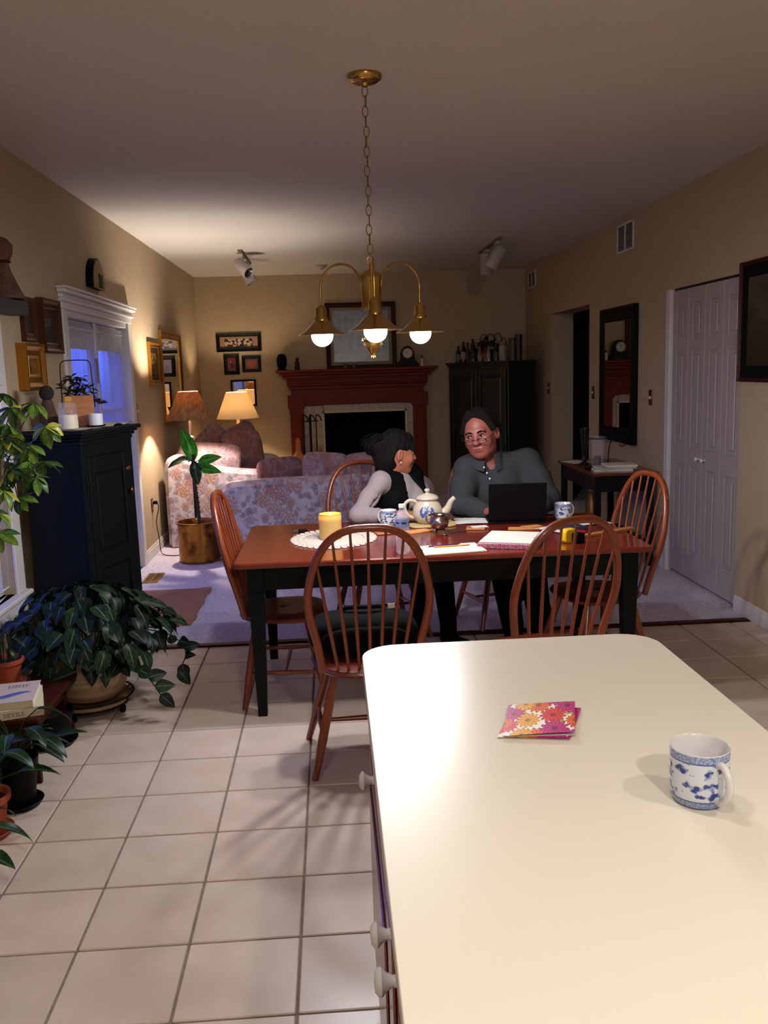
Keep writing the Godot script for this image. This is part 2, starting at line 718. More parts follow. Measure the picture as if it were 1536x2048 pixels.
func set_stage() -> void:
	var cam := Camera3D.new()
	cam.name = "camera"
	cam.transform = Transform3D(Basis(CAMX, CAMY, CAMZ), Vector3(0, 1.6, 0))
	cam.fov = rad_to_deg(2.0 * atan(1024.0 / 1790.0))
	cam.near = 0.05
	cam.far = 60.0
	add_child(cam)
	cam.current = true
	var e := Environment.new()
	e.background_mode = Environment.BG_SKY
	var sm := ProceduralSkyMaterial.new()
	sm.sky_top_color = Color(0.15, 0.24, 0.72)
	sm.sky_horizon_color = Color(0.24, 0.36, 0.88)
	sm.ground_bottom_color = Color(0.06, 0.08, 0.17)
	sm.ground_horizon_color = Color(0.18, 0.28, 0.7)
	sm.sun_angle_max = 0.0
	var sky := Sky.new()
	sky.sky_material = sm
	e.sky = sky
	e.background_energy_multiplier = 5.0
	e.ambient_light_source = Environment.AMBIENT_SOURCE_DISABLED
	e.tonemap_mode = Environment.TONE_MAPPER_LINEAR
	e.tonemap_exposure = 1.0
	e.sdfgi_enabled = true
	e.ssao_enabled = true
	e.ssil_enabled = true
	var we := WorldEnvironment.new()
	we.environment = e
	add_child(we)

func set_materials() -> void:
	mat("wall_paint", Color(0.68, 0.6, 0.49), 0.75, 0.0, tex_noise(3, Color(0.97, 0.97, 0.97), Color(1, 1, 1), 0.06, 64), 2.0, true)
	mat("ceiling_paint", Color(0.8, 0.78, 0.75), 0.85, 0.0, tex_noise(4, Color(0.96, 0.96, 0.96), Color(1, 1, 1), 0.15, 64), 3.0, true)
	mat("white_trim", Color(0.8, 0.78, 0.77), 0.45)
	mat("closet_white", Color(0.62, 0.57, 0.56), 0.5)
	mat("grout", Color(0.56, 0.49, 0.43), 0.9, 0.0, tex_noise(5, Color(0.8, 0.8, 0.8), Color(1, 1, 1), 0.1, 64), 3.0, true)
	for i in 3:
		var g: Color = [Color(0.80, 0.735, 0.675), Color(0.82, 0.75, 0.69), Color(0.79, 0.725, 0.66)][i]
		mat("tile_%d" % i, g, 0.34, 0.0, tex_noise(20 + i, Color(0.94, 0.93, 0.92), Color(1, 1, 1), 0.03, 64), 2.1, true)
	var cp := mat("carpet_pile", Color(0.86, 0.82, 0.89), 0.95, 0.0, tex_noise(6, Color(0.82, 0.82, 0.82), Color(1, 1, 1), 0.12, 128), 2.0, true)
	cp.heightmap_enabled = true
	cp.heightmap_texture = tex_noise(7, Color.BLACK, Color.WHITE, 0.3, 128)
	cp.heightmap_scale = 0.6
	wood("cherry", Color(0.36, 0.12, 0.06), Color(0.46, 0.17, 0.08), 0.3, 0.35)
	wood("chair_wood", Color(0.42, 0.175, 0.075), Color(0.55, 0.25, 0.1), 0.32, 0.3)
	wood("seat_wood", Color(0.3, 0.1, 0.05), Color(0.42, 0.16, 0.07), 0.35, 0.3)
	wood("table_wood", Color(0.38, 0.1, 0.055), Color(0.47, 0.135, 0.07), 0.2, 0.5)
	wood("mantel_wood", Color(0.36, 0.12, 0.065), Color(0.46, 0.165, 0.085), 0.45)
	wood("dark_wood", Color(0.17, 0.065, 0.04), Color(0.26, 0.1, 0.055), 0.4)
	wood("light_wood", Color(0.6, 0.36, 0.2), Color(0.7, 0.45, 0.26), 0.5)
	mat("dark_green_paint", Color(0.05, 0.065, 0.06), 0.45)
	mat("cupboard_paint", Color(0.05, 0.065, 0.065), 0.5)
	mat("black_paint", Color(0.03, 0.028, 0.028), 0.5)
	mat("soft_black", Color(0.018, 0.018, 0.02), 0.85)
	mat("iron", Color(0.05, 0.045, 0.045), 0.5, 0.6)
	mat("brass", Color(0.74, 0.59, 0.32), 0.2, 1.0)
	mat("aged_brass", Color(0.52, 0.38, 0.18), 0.38, 1.0)
	mat("gilt", Color(0.68, 0.47, 0.17), 0.35, 0.85)
	mat("dark_gilt", Color(0.3, 0.17, 0.09), 0.4, 0.5)
	mat("mirror", Color(0.9, 0.9, 0.9), 0.02, 1.0)
	mat("laminate", Color(0.88, 0.84, 0.76), 0.31).metallic_specular = 0.4
	mat("laminate_edge", Color(0.76, 0.70, 0.64), 0.4)
	mat("porcelain", Color(0.82, 0.8, 0.8), 0.15)
	mat("stoneware", Color(0.74, 0.69, 0.6), 0.22)
	mat("paper", Color(0.84, 0.82, 0.78), 0.8)
	mat("paper_cream", Color(0.78, 0.74, 0.62), 0.8)
	mat("silver", Color(0.62, 0.57, 0.54), 0.25, 1.0)
	mat("wax", Color(0.84, 0.8, 0.68), 0.5)
	mat("lace", Color(0.78, 0.73, 0.67), 0.9)
	mat("terracotta", Color(0.62, 0.26, 0.14), 0.8)
	mat("black_plastic", Color(0.02, 0.02, 0.026), 0.5)
	mat("soil", Color(0.07, 0.05, 0.035), 0.95)
	mat("firebox_black", Color(0.025, 0.025, 0.027), 0.9)
	mat("track_white", Color(0.66, 0.62, 0.6), 0.5)
	mat("lens_black", Color(0.02, 0.025, 0.035), 0.3)
	mat("grille", Color(0.45, 0.43, 0.4), 0.6)
	mat("brown_picture", Color(0.2, 0.13, 0.1), 0.6)
	var ch := mat("chintz", Color(1.0, 1.0, 1.0), 0.9, 0.0, tex_chintz(), 1.25, true)
	ch.rim_enabled = true
	ch.rim = 0.15
	mat("chintz_cushion", Color(0.88, 0.8, 0.8), 0.9, 0.0, ch.albedo_texture, 1.6, true)
	mat("chintz_dark", Color(0.7, 0.56, 0.55), 0.9, 0.0, ch.albedo_texture, 1.7, true)
	for k in ["dark_green_paint", "cupboard_paint", "black_paint", "soft_black", "black_plastic", "firebox_black", "carpet_pile", "wall_paint", "ceiling_paint", "dark_wood", "mantel_wood"]:
		M[k].metallic_specular = 0.25
	var g := mat("clear_glass", Color(1, 1, 1, 0.06), 0.02)
	g.transparency = BaseMaterial3D.TRANSPARENCY_ALPHA
	var sh := mat("sheer", Color(0.55, 0.55, 0.62, 0.22), 0.9)
	sh.transparency = BaseMaterial3D.TRANSPARENCY_ALPHA
	sh.backlight_enabled = true
	sh.backlight = Color(1, 1, 1)

func set_room() -> void:
	var W: Material = M.wall_paint
	# tiled kitchen floor: a bed of grout with each tile proud of it
	var mb := MB.new()
	mb.bb(XL, XR, -0.12, -0.006, ZT, ZB)
	var fl := struct(mb, "floor", M.grout, "beige ceramic tile floor with brown grout lines")
	var tm := MB.new()
	tm.box(Vector3.ZERO, Vector3(0.309, 0.008, 0.3055), 0.0025)
	var tmesh := tm.mesh()
	var far_tiles := MB.new()
	var k := 0
	for r in range(-9, 17):
		for c in range(-5, 9):
			var z0 := -2.357 + 0.3135 * r
			var x0 := -0.148 + 0.317 * c
			var xa := maxf(x0 + 0.004, XL)
			var xb := minf(x0 + 0.313, XR)
			var zb := minf(z0 + 0.3095, ZB)
			if xb - xa < 0.03 or z0 > ZB - 0.05:
				continue
			if z0 > 0.9:
				far_tiles.bb(xa, xb, -0.008, 0.0, z0 + 0.004, zb, 0.002)
				continue
			var s := (xb - xa) / 0.309
			inst(tmesh, "tile", M["tile_%d" % ((k * 7 + r * r) % 3)], fl, Transform3D(Basis().scaled(Vector3(s, 1, 1)), Vector3((xa + xb) * 0.5, -0.004, z0 + 0.15675)))
			k += 1
	var ft := part(far_tiles, "tile_rest", M.tile_0, fl)
	ft.set_meta("kind", "stuff")
	mb = MB.new()
	mb.bb(XL, XR + 0.1, -0.12, 0.0, ZF, ZT - 0.03)
	mb.bb(XR + 0.1, XR + 5.5, -0.12, 0.0, ZF - 2.7, -7.6)
	struct(mb, "floor_carpet", M.carpet_pile, "mauve grey wall-to-wall carpet of the living room")
	mb = MB.new()
	mb.bb(XL, XR - 0.02, -0.02, 0.012, ZT - 0.055, ZT + 0.005, 0.006)
	struct(mb, "trim_1", M.dark_wood, "dark wooden threshold strip between tile and carpet")
	mb = MB.new()
	mb.bb(XL - 0.2, XR + 0.3, YC, YC + 0.15, ZF - 0.8, ZB + 0.2)
	mb.bb(XR + 0.3, XR + 5.6, YC, YC + 0.15, ZF - 2.8, -7.5)
	mb.bb(XR, XR + 0.3, YC, YC + 0.15, ZF - 2.8, ZF - 0.8)
	struct(mb, "ceiling", M.ceiling_paint, "plain off-white ceiling")
	# left wall: openings for the nearer window and the double door
	mb = MB.new()
	var t := XL - 0.16
	mb.bb(t, XL, 0, YC, ZF - 0.2, -7.56)
	mb.bb(t, XL, 2.03, YC, -7.56, -5.86)
	mb.bb(t, XL, 0, YC, -5.86, -4.56)
	mb.bb(t, XL, 0, 0.52, -4.56, -3.3)
	mb.bb(t, XL, 1.93, YC, -4.56, -3.3)
	mb.bb(t, XL, 0, YC, -3.3, ZB + 0.2)
	struct(mb, "wall_left", W, "tan painted wall with window and double glass door")
	# right wall: doorway and closet
	mb = MB.new()
	t = XR + 0.25
	mb.bb(XR, t, 0, YC, ZF - 0.2, -10.24)
	mb.bb(XR, t, 2.155, YC, -10.24, -8.73)
	mb.bb(XR, t, 0, YC, -8.73, -6.62)
	mb.bb(XR, t, 2.11, YC, -6.62, -5.45)
	mb.bb(XR, t, 0, YC, -5.45, ZB + 0.2)
	mb.bb(t - 0.03, t, 0, 2.11, -6.62, -5.45)
	struct(mb, "wall_right", W, "tan painted wall with dark doorway and closet")
	# unlit hall past the doorway
	mb = MB.new()
	mb.bb(XR + 5.4, XR + 5.5, 0, YC, ZF - 2.6, -7.6)
	mb.bb(t, XR + 5.5, 0, YC, -7.7, -7.6)
	mb.bb(t, XR + 5.5, 0, YC, ZF - 2.7, ZF - 2.6)
	mb.bb(XR, t, 0, YC, ZF - 2.7, ZF - 0.2)
	struct(mb, "wall_hall", W, "walls of the unlit hall beyond the doorway")
	# far wall with the firebox opening
	mb = MB.new()
	mb.bb(XL - 0.2, -0.1, 0, YC, ZF - 0.2, ZF)
	mb.bb(0.95, XR + 0.25, 0, YC, ZF - 0.2, ZF)
	mb.bb(-0.1, 0.95, 1.09, YC, ZF - 0.2, ZF)
	struct(mb, "wall_far", W, "tan painted end wall behind the fireplace")
	mb = MB.new()
	mb.bb(XL - 0.2, XR + 0.3, 0, YC, ZB, ZB + 0.2)
	struct(mb, "wall_back", W, "tan painted kitchen wall behind the camera")
	# baseboards
	var boards := [["baseboard_left", [[XL, XL + 0.014, -11.58, -7.67], [XL, XL + 0.014, -5.74, -4.75]]], ["baseboard_right", [[XR - 0.014, XR, -8.71, -6.7], [XR - 0.014, XR, -5.43, 2.5], [XR - 0.014, XR, -11.58, -10.26]]], ["baseboard_far", [[XL + 0.015, -0.62, ZF, ZF + 0.014]]]]
	for b in boards:
		mb = MB.new()
		for s in b[1]:
			mb.bb(s[0], s[1], 0.0, 0.085, s[2], s[3], 0.003)
			if b[0] == "baseboard_far":
				mb.bb(s[0], s[1], 0.085, 0.105, s[2], s[3] - 0.005, 0.003)
			else:
				mb.bb(s[0] + (0.0 if s[0] < 0 else 0.005), s[1] - (0.005 if s[0] < 0 else 0.0), 0.085, 0.105, s[2], s[3], 0.003)
		struct(mb, b[0], M.white_trim)

func curtain(z0: float, z1: float, y0: float, y1: float, x: float, folds: float, parent: Node, sd: int) -> void:
	var mb := MB.new()
	var q := noise(sd, 3.0, 2)
	var n := int(folds * 8)
	mb.grid(n, 6, func(u: float, t: float) -> Vector3:
		var a := u * folds * TAU + 1.4 * q.get_noise_2d(u * 2.0, t * 0.3)
		return Vector3(x + 0.026 * sin(a) * (1.0 - 0.35 * pow(absf(t * 2.0 - 1.0), 3.0)), lerpf(y0, y1, t), lerpf(z0, z1, u)))
	part(mb, "sheer_curtain", M.sheer, parent)
	mb = MB.new()
	for y in [y0, y1]:
		mb.tube([Vector3(x, y, z0 - 0.01), Vector3(x, y, z1 + 0.01)], 0.006, 6)
	part(mb, "curtain_rod", M.white_trim, parent)
	mb = MB.new()
	mb.grid(n, 1, func(u: float, t: float) -> Vector3:
		return Vector3(x + 0.01 * sin(u * folds * TAU * 2.0), y1 + 0.002 + t * 0.035, lerpf(z0, z1, u)))
	part(mb, "curtain_heading", M.sheer, parent)

func set_openings() -> void:
	# door_1: a pair of glazed doors behind sheer curtains, with casing and a moulded head
	var d := Node3D.new()
	d.name = "door_1"
	add_child(d)
	d.set_meta("kind", "structure")
	d.set_meta("label", "white double glass door with sheer curtains, blue dusk outside")
	var mb := MB.new()
	mb.bb(XL - 0.14, XL + 0.018, 0, 2.03, -7.66, -7.56, 0.004)
	mb.bb(XL - 0.14, XL + 0.018, 0, 2.03, -5.86, -5.76, 0.004)
	mb.bb(XL - 0.14, XL + 0.006, 1.99, 2.03, -7.56, -5.86, 0.003)
	mb.bb(XL - 0.14, XL - 0.04, -0.02, 0.015, -7.56, -5.86)
	part(mb, "casing", M.white_trim, d)
	mb = MB.new()
	mb.bb(XL, XL + 0.024, 2.03, 2.075, -7.68, -5.74, 0.004)
	mb.bb(XL, XL + 0.045, 2.075, 2.095, -7.7, -5.72, 0.006)
	mb.bb(XL, XL + 0.03, 2.095, 2.125, -7.685, -5.735, 0.005)
	mb.bb(XL, XL + 0.06, 2.125, 2.15, -7.715, -5.705, 0.008)
	mb.bb(XL, XL + 0.07, 2.15, 2.165, -7.725, -5.695, 0.005)
	part(mb, "head_moulding", M.white_trim, d)
	for s in [[-7.56, -6.72], [-6.70, -5.86]]:
		mb = MB.new()
		var z0: float = s[0] + 0.003
		var z1: float = s[1] - 0.003
		for r in [[0.02, 0.26], [1.8, 1.985]]:
			mb.bb(XL - 0.09, XL - 0.06, r[0], r[1], z0 + 0.07, z1 - 0.07)
		mb.bb(XL - 0.09, XL - 0.06, 0.02, 1.985, z0, z0 + 0.07, 0.003)
		mb.bb(XL - 0.09, XL - 0.06, 0.02, 1.985, z1 - 0.07, z1, 0.003)
		var leaf := part(mb, "door_leaf", M.white_trim, d)
		mb = MB.new()
		mb.bb(XL - 0.085, XL - 0.06, 1.34, 1.365, z0 + 0.07, z1 - 0.07)
		mb.bb(XL - 0.085, XL - 0.06, 0.76, 0.785, z0 + 0.07, z1 - 0.07)
		part(mb, "glazing_bar", M.white_trim, leaf)
		mb = MB.new()
		mb.bb(XL - 0.077, XL - 0.073, 0.26, 1.8, z0 + 0.07, z1 - 0.07)
		part(mb, "pane", M.clear_glass, leaf)
		curtain(z0 + 0.05, z1 - 0.05, 0.22, 1.93, XL - 0.028, 11.0, leaf, 40 + int(s[0] * -10))
	mb = MB.new()
	mb.bb(XL - 0.045, XL - 0.03, 0.02, 1.99, -6.735, -6.685, 0.003)
	part(mb, "astragal", M.white_trim, d)
	mb = MB.new()
	mb.bb(XL - 0.045, XL - 0.026, 1.56, 1.74, -6.685, -6.655, 0.003)
	part(mb, "slide_bolt", M.aged_brass, d, "brass slide bolt")
	# window_1: the nearer window
	var w := Node3D.new()
	w.name = "window_1"
	add_child(w)
	w.set_meta("kind", "structure")
	w.set_meta("label", "white cased window with sheer curtain beside the leafy plants")
	mb = MB.new()
	mb.bb(XL, XL + 0.018, 0.52, 1.93, -4.67, -4.56, 0.004)
	mb.bb(XL, XL + 0.018, 0.52, 1.93, -3.3, -3.19, 0.004)
	mb.bb(XL, XL + 0.018, 1.93, 2.02, -4.67, -3.19, 0.004)
	mb.bb(XL - 0.15, XL, 0.5, 0.52, -4.56, -3.3)
	part(mb, "casing", M.white_trim, w)
	mb = MB.new()
	mb.bb(XL - 0.02, XL + 0.05, 0.495, 0.52, -4.69, -3.17, 0.006)
	mb.bb(XL, XL + 0.016, 0.42, 0.495, -4.66, -3.2, 0.004)
	part(mb, "sill", M.white_trim, w)
	mb = MB.new()
	for s in [[-4.56, -4.5], [-3.36, -3.3]]:
		mb.bb(XL - 0.1, XL - 0.06, 0.52, 1.93, s[0], s[1])
	for y in [[0.52, 0.58], [1.2, 1.24], [1.87, 1.93]]:
		mb.bb(XL - 0.1, XL - 0.06, y[0], y[1], -4.5, -3.36)
	part(mb, "sash", M.white_trim, w)
	mb = MB.new()
	mb.bb(XL - 0.082, XL - 0.078, 0.58, 1.87, -4.5, -3.36)
	part(mb, "pane", M.clear_glass, w)
	curtain(-4.545, -3.315, 0.56, 1.86, XL - 0.03, 12.0, w, 77)
	# door_2: four-leaf closet door with raised panels
	var c := Node3D.new()
	c.name = "door_2"
	add_child(c)
	c.set_meta("kind", "structure")
	c.set_meta("label", "white bifold closet door with raised panels and small knobs")
	for i in 4:
		var za := -6.605 + i * 0.2875
		var zb := za + 0.2825
		mb = MB.new()
		var x0 := XR + 0.012
		mb.bb(x0 + 0.012, x0 + 0.035, 0.025, 2.095, za, zb)
		var rows := [[0.2, 0.84], [0.98, 1.66], [1.74, 1.99]]
		mb.bb(x0, x0 + 0.014, 0.025, 2.095, za, za + 0.075, 0.003)
		mb.bb(x0, x0 + 0.014, 0.025, 2.095, zb - 0.075, zb, 0.003)
		var ys := [0.025, 0.2, 0.84, 0.98, 1.66, 1.74, 1.99, 2.095]
		for r in range(0, 8, 2):
			mb.bb(x0, x0 + 0.014, ys[r], ys[r + 1], za + 0.07, zb - 0.07, 0.003)
		var leaf := part(mb, "door_leaf", M.closet_white, c)
		for r in rows:
			var pm := MB.new()
			pm.bb(x0 + 0.002, x0 + 0.016, r[0] + 0.028, r[1] - 0.028, za + 0.1, zb - 0.1, 0.007)
			part(pm, "raised_panel", M.closet_white, leaf)
		if i == 1 or i == 2:
			var km := MB.new()
			km.at(tf(Vector3(x0, 0.91, (zb - 0.045) if i == 1 else (za + 0.045)), Vector3(0, 0, 90)))
			km.lathe([Vector2(0.0, 0.034), Vector2(0.012, 0.032), Vector2(0.016, 0.022), Vector2(0.008, 0.012), Vector2(0.009, 0.0)], 14)
			part(km, "knob", M.porcelain, leaf)
	mb = MB.new()
	mb.bb(XR - 0.012, XR + 0.04, 0, 2.11, -6.69, -6.61, 0.004)
	part(mb, "casing", M.white_trim, c)
	mb = MB.new()
	mb.bb(XR + 0.02, XR + 0.05, 2.097, 2.112, -6.61, -5.45)
	part(mb, "track", M.iron, c)

# ------------------------------------------------------------------ lights and ceiling things
func can_light(x: float, z: float, label: String, dim := 1.0) -> void:
	var t := thing("recessed_light", label, "ceiling light", Vector3(x, YC, z), 0.0, "recessed kitchen lights")
	var mb := MB.new()
	mb.lathe([Vector2(0.062, 0.0), Vector2(0.09, 0.0), Vector2(0.09, -0.008), Vector2(0.085, -0.012), Vector2(0.062, -0.01), Vector2(0.062, 0.0)], 28)
	part(mb, "trim_ring", M.white_trim, t)
	mb = MB.new()
	mb.lathe([Vector2(0.0, -0.004), Vector2(0.062, -0.004), Vector2(0.062, -0.001), Vector2(0.0, -0.001)], 24)
	part(mb, "diffuser", glow("can_glow", Color(1.0, 0.9, 0.74), 6.0), t)
	var l := SpotLight3D.new()
	l.light_color = Color(1.0, 0.985, 0.97)
	l.light_energy = CAN_E * dim
	l.light_size = 0.05
	l.spot_angle = 52.0
	l.spot_angle_attenuation = 0.6
	l.spot_range = 14.0
	l.spot_attenuation = 2.0
	l.shadow_enabled = true
	t.add_child(l)
	l.position = Vector3(0, -0.02, 0)
	l.rotation_degrees.x = -90

func dome_light() -> void:
	# surface fixture over the kitchen behind the camera: it lights the ceiling and the room from there
	var t := thing("ceiling_dome_light", "white glass dome light on the kitchen ceiling behind the camera", "ceiling light", V(0.7, YC, 1.0))
	var mb := MB.new()
	mb.lathe([Vector2(0.0, -0.02), Vector2(0.19, -0.02), Vector2(0.2, -0.012), Vector2(0.2, 0.0), Vector2(0.0, 0.0)], 36)
	part(mb, "pan", M.white_trim, t)
	mb = MB.new()
	mb.lathe([Vector2(0.18, -0.02), Vector2(0.17, -0.06), Vector2(0.13, -0.1), Vector2(0.07, -0.125), Vector2(0.0, -0.132)], 36)
	mb.lathe([Vector2(0.0, -0.021), Vector2(0.18, -0.021)], 36)
	part(mb, "glass_dome", glow("dome_glow", Color(1.0, 0.93, 0.82), 3.0), t)
	lamp(V(0, -0.08, 0), Color(1.0, 0.985, 0.96), DOME_E, 0.05, t)

func chandelier() -> void:
	var t := thing("chandelier", "brass three-light chandelier on a long chain above the table", "chandelier", Vector3(0.19, 0, -3.93))
	var mb := MB.new()
	mb.lathe([Vector2(0.0, YC - 0.045), Vector2(0.012, YC - 0.045), Vector2(0.018, YC - 0.034), Vector2(0.05, YC - 0.03), Vector2(0.07, YC - 0.018), Vector2(0.074, YC - 0.008), Vector2(0.072, YC), Vector2(0.0, YC)], 36)
	part(mb, "canopy", M.brass, t)
	var lm := MB.new()
	var pts := []
	for i in 20:
		var a := TAU * i / 20
		pts.append(Vector3(cos(a) * 0.0115, sin(a) * 0.0225, 0))
	lm.tube(pts, 0.0023, 6, true)
	var link := lm.mesh()
	var y := YC - 0.064
	var k := 0
	while y > 2.075:
		inst(link, "chain_link", M.aged_brass, t, tf(Vector3(0.0015 * sin(k * 2.1), y, 0), Vector3(0, 90.0 * (k % 2) + 12.0 * sin(k * 1.7), 0)))
		y -= 0.0395
		k += 1
	mb = MB.new()
	mb.tube(arc(Vector3(0, 2.06, 0), 0.014, 0, 360, 16).slice(0, 16), 0.0028, 6, true)
	part(mb, "hanging_loop", M.brass, t)
	mb = MB.new()
	mb.lathe([Vector2(0.0, 2.048), Vector2(0.008, 2.046), Vector2(0.008, 2.02), Vector2(0.03, 2.012), Vector2(0.044, 1.995), Vector2(0.047, 1.985), Vector2(0.042, 1.97), Vector2(0.042, 1.87), Vector2(0.045, 1.862), Vector2(0.042, 1.85), Vector2(0.014, 1.84), Vector2(0.012, 1.755), Vector2(0.03, 1.745), Vector2(0.047, 1.732), Vector2(0.049, 1.722), Vector2(0.04, 1.712), Vector2(0.041, 1.705), Vector2(0.028, 1.685), Vector2(0.016, 1.67), Vector2(0.011, 1.662), Vector2(0.006, 1.66), Vector2(0.011, 1.653), Vector2(0.009, 1.645), Vector2(0.0, 1.642)], 28)
	part(mb, "center_column", M.brass, t)
	mb = MB.new()
	for i in 3:
		var a := TAU * i / 3 + 0.35
		mb.at(tf(Vector3(cos(a) * 0.05, 1.73, sin(a) * 0.05)))
		mb.ellip(Vector3.ZERO, Vector3(0.008, 0.008, 0.008), 10, 6)
	part(mb, "ball_screw", M.brass, t)
	for i in 3:
		var a := deg_to_rad([90.0, 207.0, 333.0][i])
		var o := Vector3(cos(a), 0, sin(a))
		mb = MB.new()
		var path := [o * 0.04 + V(0, 1.875, 0), o * 0.046 + V(0, 1.94, 0)]
		path += arc(o * 0.147 + V(0, 1.955, 0), 0.098, 180, 0, 14, o, Vector3.UP)
		path.append(o * 0.245 + V(0, 1.875, 0))
		mb.tube(path, 0.005, 8)
		var arm := part(mb, "arm", M.brass, t)
		mb = MB.new()
		mb.at(tf(o * 0.245))
		mb.lathe([Vector2(0.0, 1.885), Vector2(0.012, 1.884), Vector2(0.02, 1.875), Vector2(0.024, 1.868), Vector2(0.024, 1.838), Vector2(0.029, 1.832), Vector2(0.029, 1.815), Vector2(0.0, 1.815)], 24)
		part(mb, "socket", M.brass, arm)
		mb = MB.new()
		mb.at(tf(o * 0.245))
		mb.lathe([Vector2(0.027, 1.818), Vector2(0.035, 1.813), Vector2(0.078, 1.772), Vector2(0.106, 1.757), Vector2(0.1075, 1.755), Vector2(0.104, 1.7555), Vector2(0.076, 1.7695), Vector2(0.033, 1.81), Vector2(0.024, 1.815)], 40)
		part(mb, "lamp_shade", M.brass, t)
		mb = MB.new()
		mb.at(tf(o * 0.245))
		mb.ellip(V(0, 1.753, 0), Vector3(0.048, 0.048, 0.048), 24, 16)
		var cool := i == 1
		part(mb, "bulb", glow("bulb_cool" if cool else "bulb_warm", Color(0.98, 0.93, 1.0) if cool else Color(1.0, 0.95, 0.86), 9.0), t)
		lamp(o * 0.245 + V(0, 1.752, 0), Color(0.9, 0.92, 1.0) if cool else Color(0.98, 0.98, 1.0), BULB_E, 0.044, t)

func track(at: Vector3, heads: Array, label: String) -> void:
	var t := thing("track_light", label, "track light", at)
	var mb := MB.new()
	mb.bb(-0.02, 0.02, -0.022, 0.0, -0.55, 0.55, 0.003)
	part(mb, "track_rail", mat("rail_tan", Color(0.4, 0.3, 0.22), 0.5), t)
	for h in heads:
		mb = MB.new()
		mb.bb(-0.018, 0.018, -0.05, -0.022, h[0] - 0.06, h[0] + 0.06, 0.003)
		mb.tube([V(0, -0.05, h[0]), V(0, -0.13, h[0])], 0.009, 8)
		var st := part(mb, "adapter", M.track_white, t)
		var x := aim(V(0, -0.15, h[0]), -h[1], V(0.3, 0.2, 1), 1.0)
		mb = MB.new()
		mb.at(x)
		mb.lathe([Vector2(0.0, 0.1), Vector2(0.045, 0.095), Vector2(0.062, 0.075), Vector2(0.064, -0.13), Vector2(0.058, -0.13), Vector2(0.057, -0.1)], 26)
		part(mb, "lamp_head", M.track_white, st)
		mb = MB.new()
		mb.at(x)
		mb.lathe([Vector2(0.057, -0.1), Vector2(0.03, -0.07), Vector2(0.0, -0.06)], 22)
		part(mb, "lens", M.lens_black, st)

func ceiling_things() -> void:
	can_light(-0.02, -1.74, "round recessed light above the left of the island", 0.5)
	can_light(1.66, -0.4, "round recessed light right of the camera", 1.25)
	can_light(-0.1, 0.1, "round recessed light above the camera", 1.25)
	can_light(0.0, 1.5, "round recessed light behind the camera on the left")
	can_light(1.7, 1.5, "round recessed light behind the camera on the right")
	dome_light()
	chandelier()
	track(V(-0.84, YC, -9.7), [[0.38, V(0.62, -0.55, 0.62)], [-0.05, V(0.5, -0.9, 0.1)]], "white track light with two heads near the left wall")
	track(V(1.655, YC, -9.25), [[0.4, V(-0.5, -0.85, -0.2)], [-0.2, V(0.02, -1.0, 0.05)]], "white track light with two heads near the right wall")
	var t := thing("smoke_detector", "small white round smoke detector on the ceiling", "smoke detector", V(-0.05, YC, -10.63))
	var mb := MB.new()
	mb.lathe([Vector2(0.0, -0.045), Vector2(0.03, -0.044), Vector2(0.05, -0.03), Vector2(0.055, -0.015), Vector2(0.07, -0.012), Vector2(0.07, 0.0), Vector2(0.0, 0.0)], 28)
	part(mb, "housing", M.track_white, t)
	mb = MB.new()
	mb.lathe([Vector2(0.0, -0.05), Vector2(0.012, -0.049), Vector2(0.012, -0.044), Vector2(0.0, -0.044)], 14)
	part(mb, "test_button", M.grille, t)

# ------------------------------------------------------------------ wall things
# a framed thing on a wall: local x to the right, y up, z out of the wall
func framed(called: String, label: String, category: String, at: Vector3, turn: float, w: float, h: float, fw: float, fd: float, fm: Material, inner: Material, mount := 0.0, mm: Material = null, part_name := "print", group := "") -> Node3D:
	var t := thing(called, label, category, at, turn, group)
	var mb := MB.new()
	# mitred profile: outer lip, hollow, inner lip
	var pr := [[0.0, 0.0], [0.0, fd], [0.2, fd * 1.0], [0.45, fd * 0.72], [0.75, fd * 0.62], [0.85, fd * 0.75], [1.0, fd * 0.6], [1.0, 0.0]]
	var cs := [Vector2(-w, -h) * 0.5, Vector2(w, -h) * 0.5, Vector2(w, h) * 0.5, Vector2(-w, h) * 0.5]
	for e in 4:
		var a: Vector2 = cs[e]
		var b: Vector2 = cs[(e + 1) % 4]
		for i in pr.size() - 1:
			var q := []
			for s in [[a, pr[i]], [b, pr[i]], [b, pr[i + 1]], [a, pr[i + 1]]]:
				var c: Vector2 = s[0]
				var o: float = s[1][0] * fw
				q.append(Vector3(c.x - signf(c.x) * o, c.y - signf(c.y) * o, s[1][1]))
			var nn: Vector3 = (q[1] - q[0]).cross(q[3] - q[0]).normalized()
			mb.poly(q, nn)
	part(mb, "frame", fm, t)
	var iw := w - 2 * fw
	var ih := h - 2 * fw
	if mount > 0.0:
		mb = MB.new()
		mb.bb(-iw / 2, iw / 2, -ih / 2, ih / 2, 0.0, fd * 0.25)
		part(mb, "mount", mm, t)
	mb = MB.new()
	var dz := fd * 0.25 + (0.002 if mount > 0.0 else 0.0)
	var first := mb.v.size()
	var a := Vector2(iw / 2 - mount, ih / 2 - mount)
	for q in [[-1, -1, 0, 1], [1, -1, 1, 1], [1, 1, 1, 0], [-1, 1, 0, 0]]:
		mb.vert(Vector3(q[0] * a.x, q[1] * a.y, dz), Vector3(0, 0, 1), Vector2(q[2], q[3]))
	mb.quad(first, first + 1, first + 2, first + 3)
	mb.bb(-a.x, a.x, -a.y, a.y, 0.0, dz - 0.0005)
	part(mb, part_name, inner, t)
	return t

func picture_mat(key: String, f: Callable, w := 96, h := 96, rough := 0.25) -> Material:
	return mat(key, Color.WHITE, rough, 0.0, tex_fn(w, h, f))

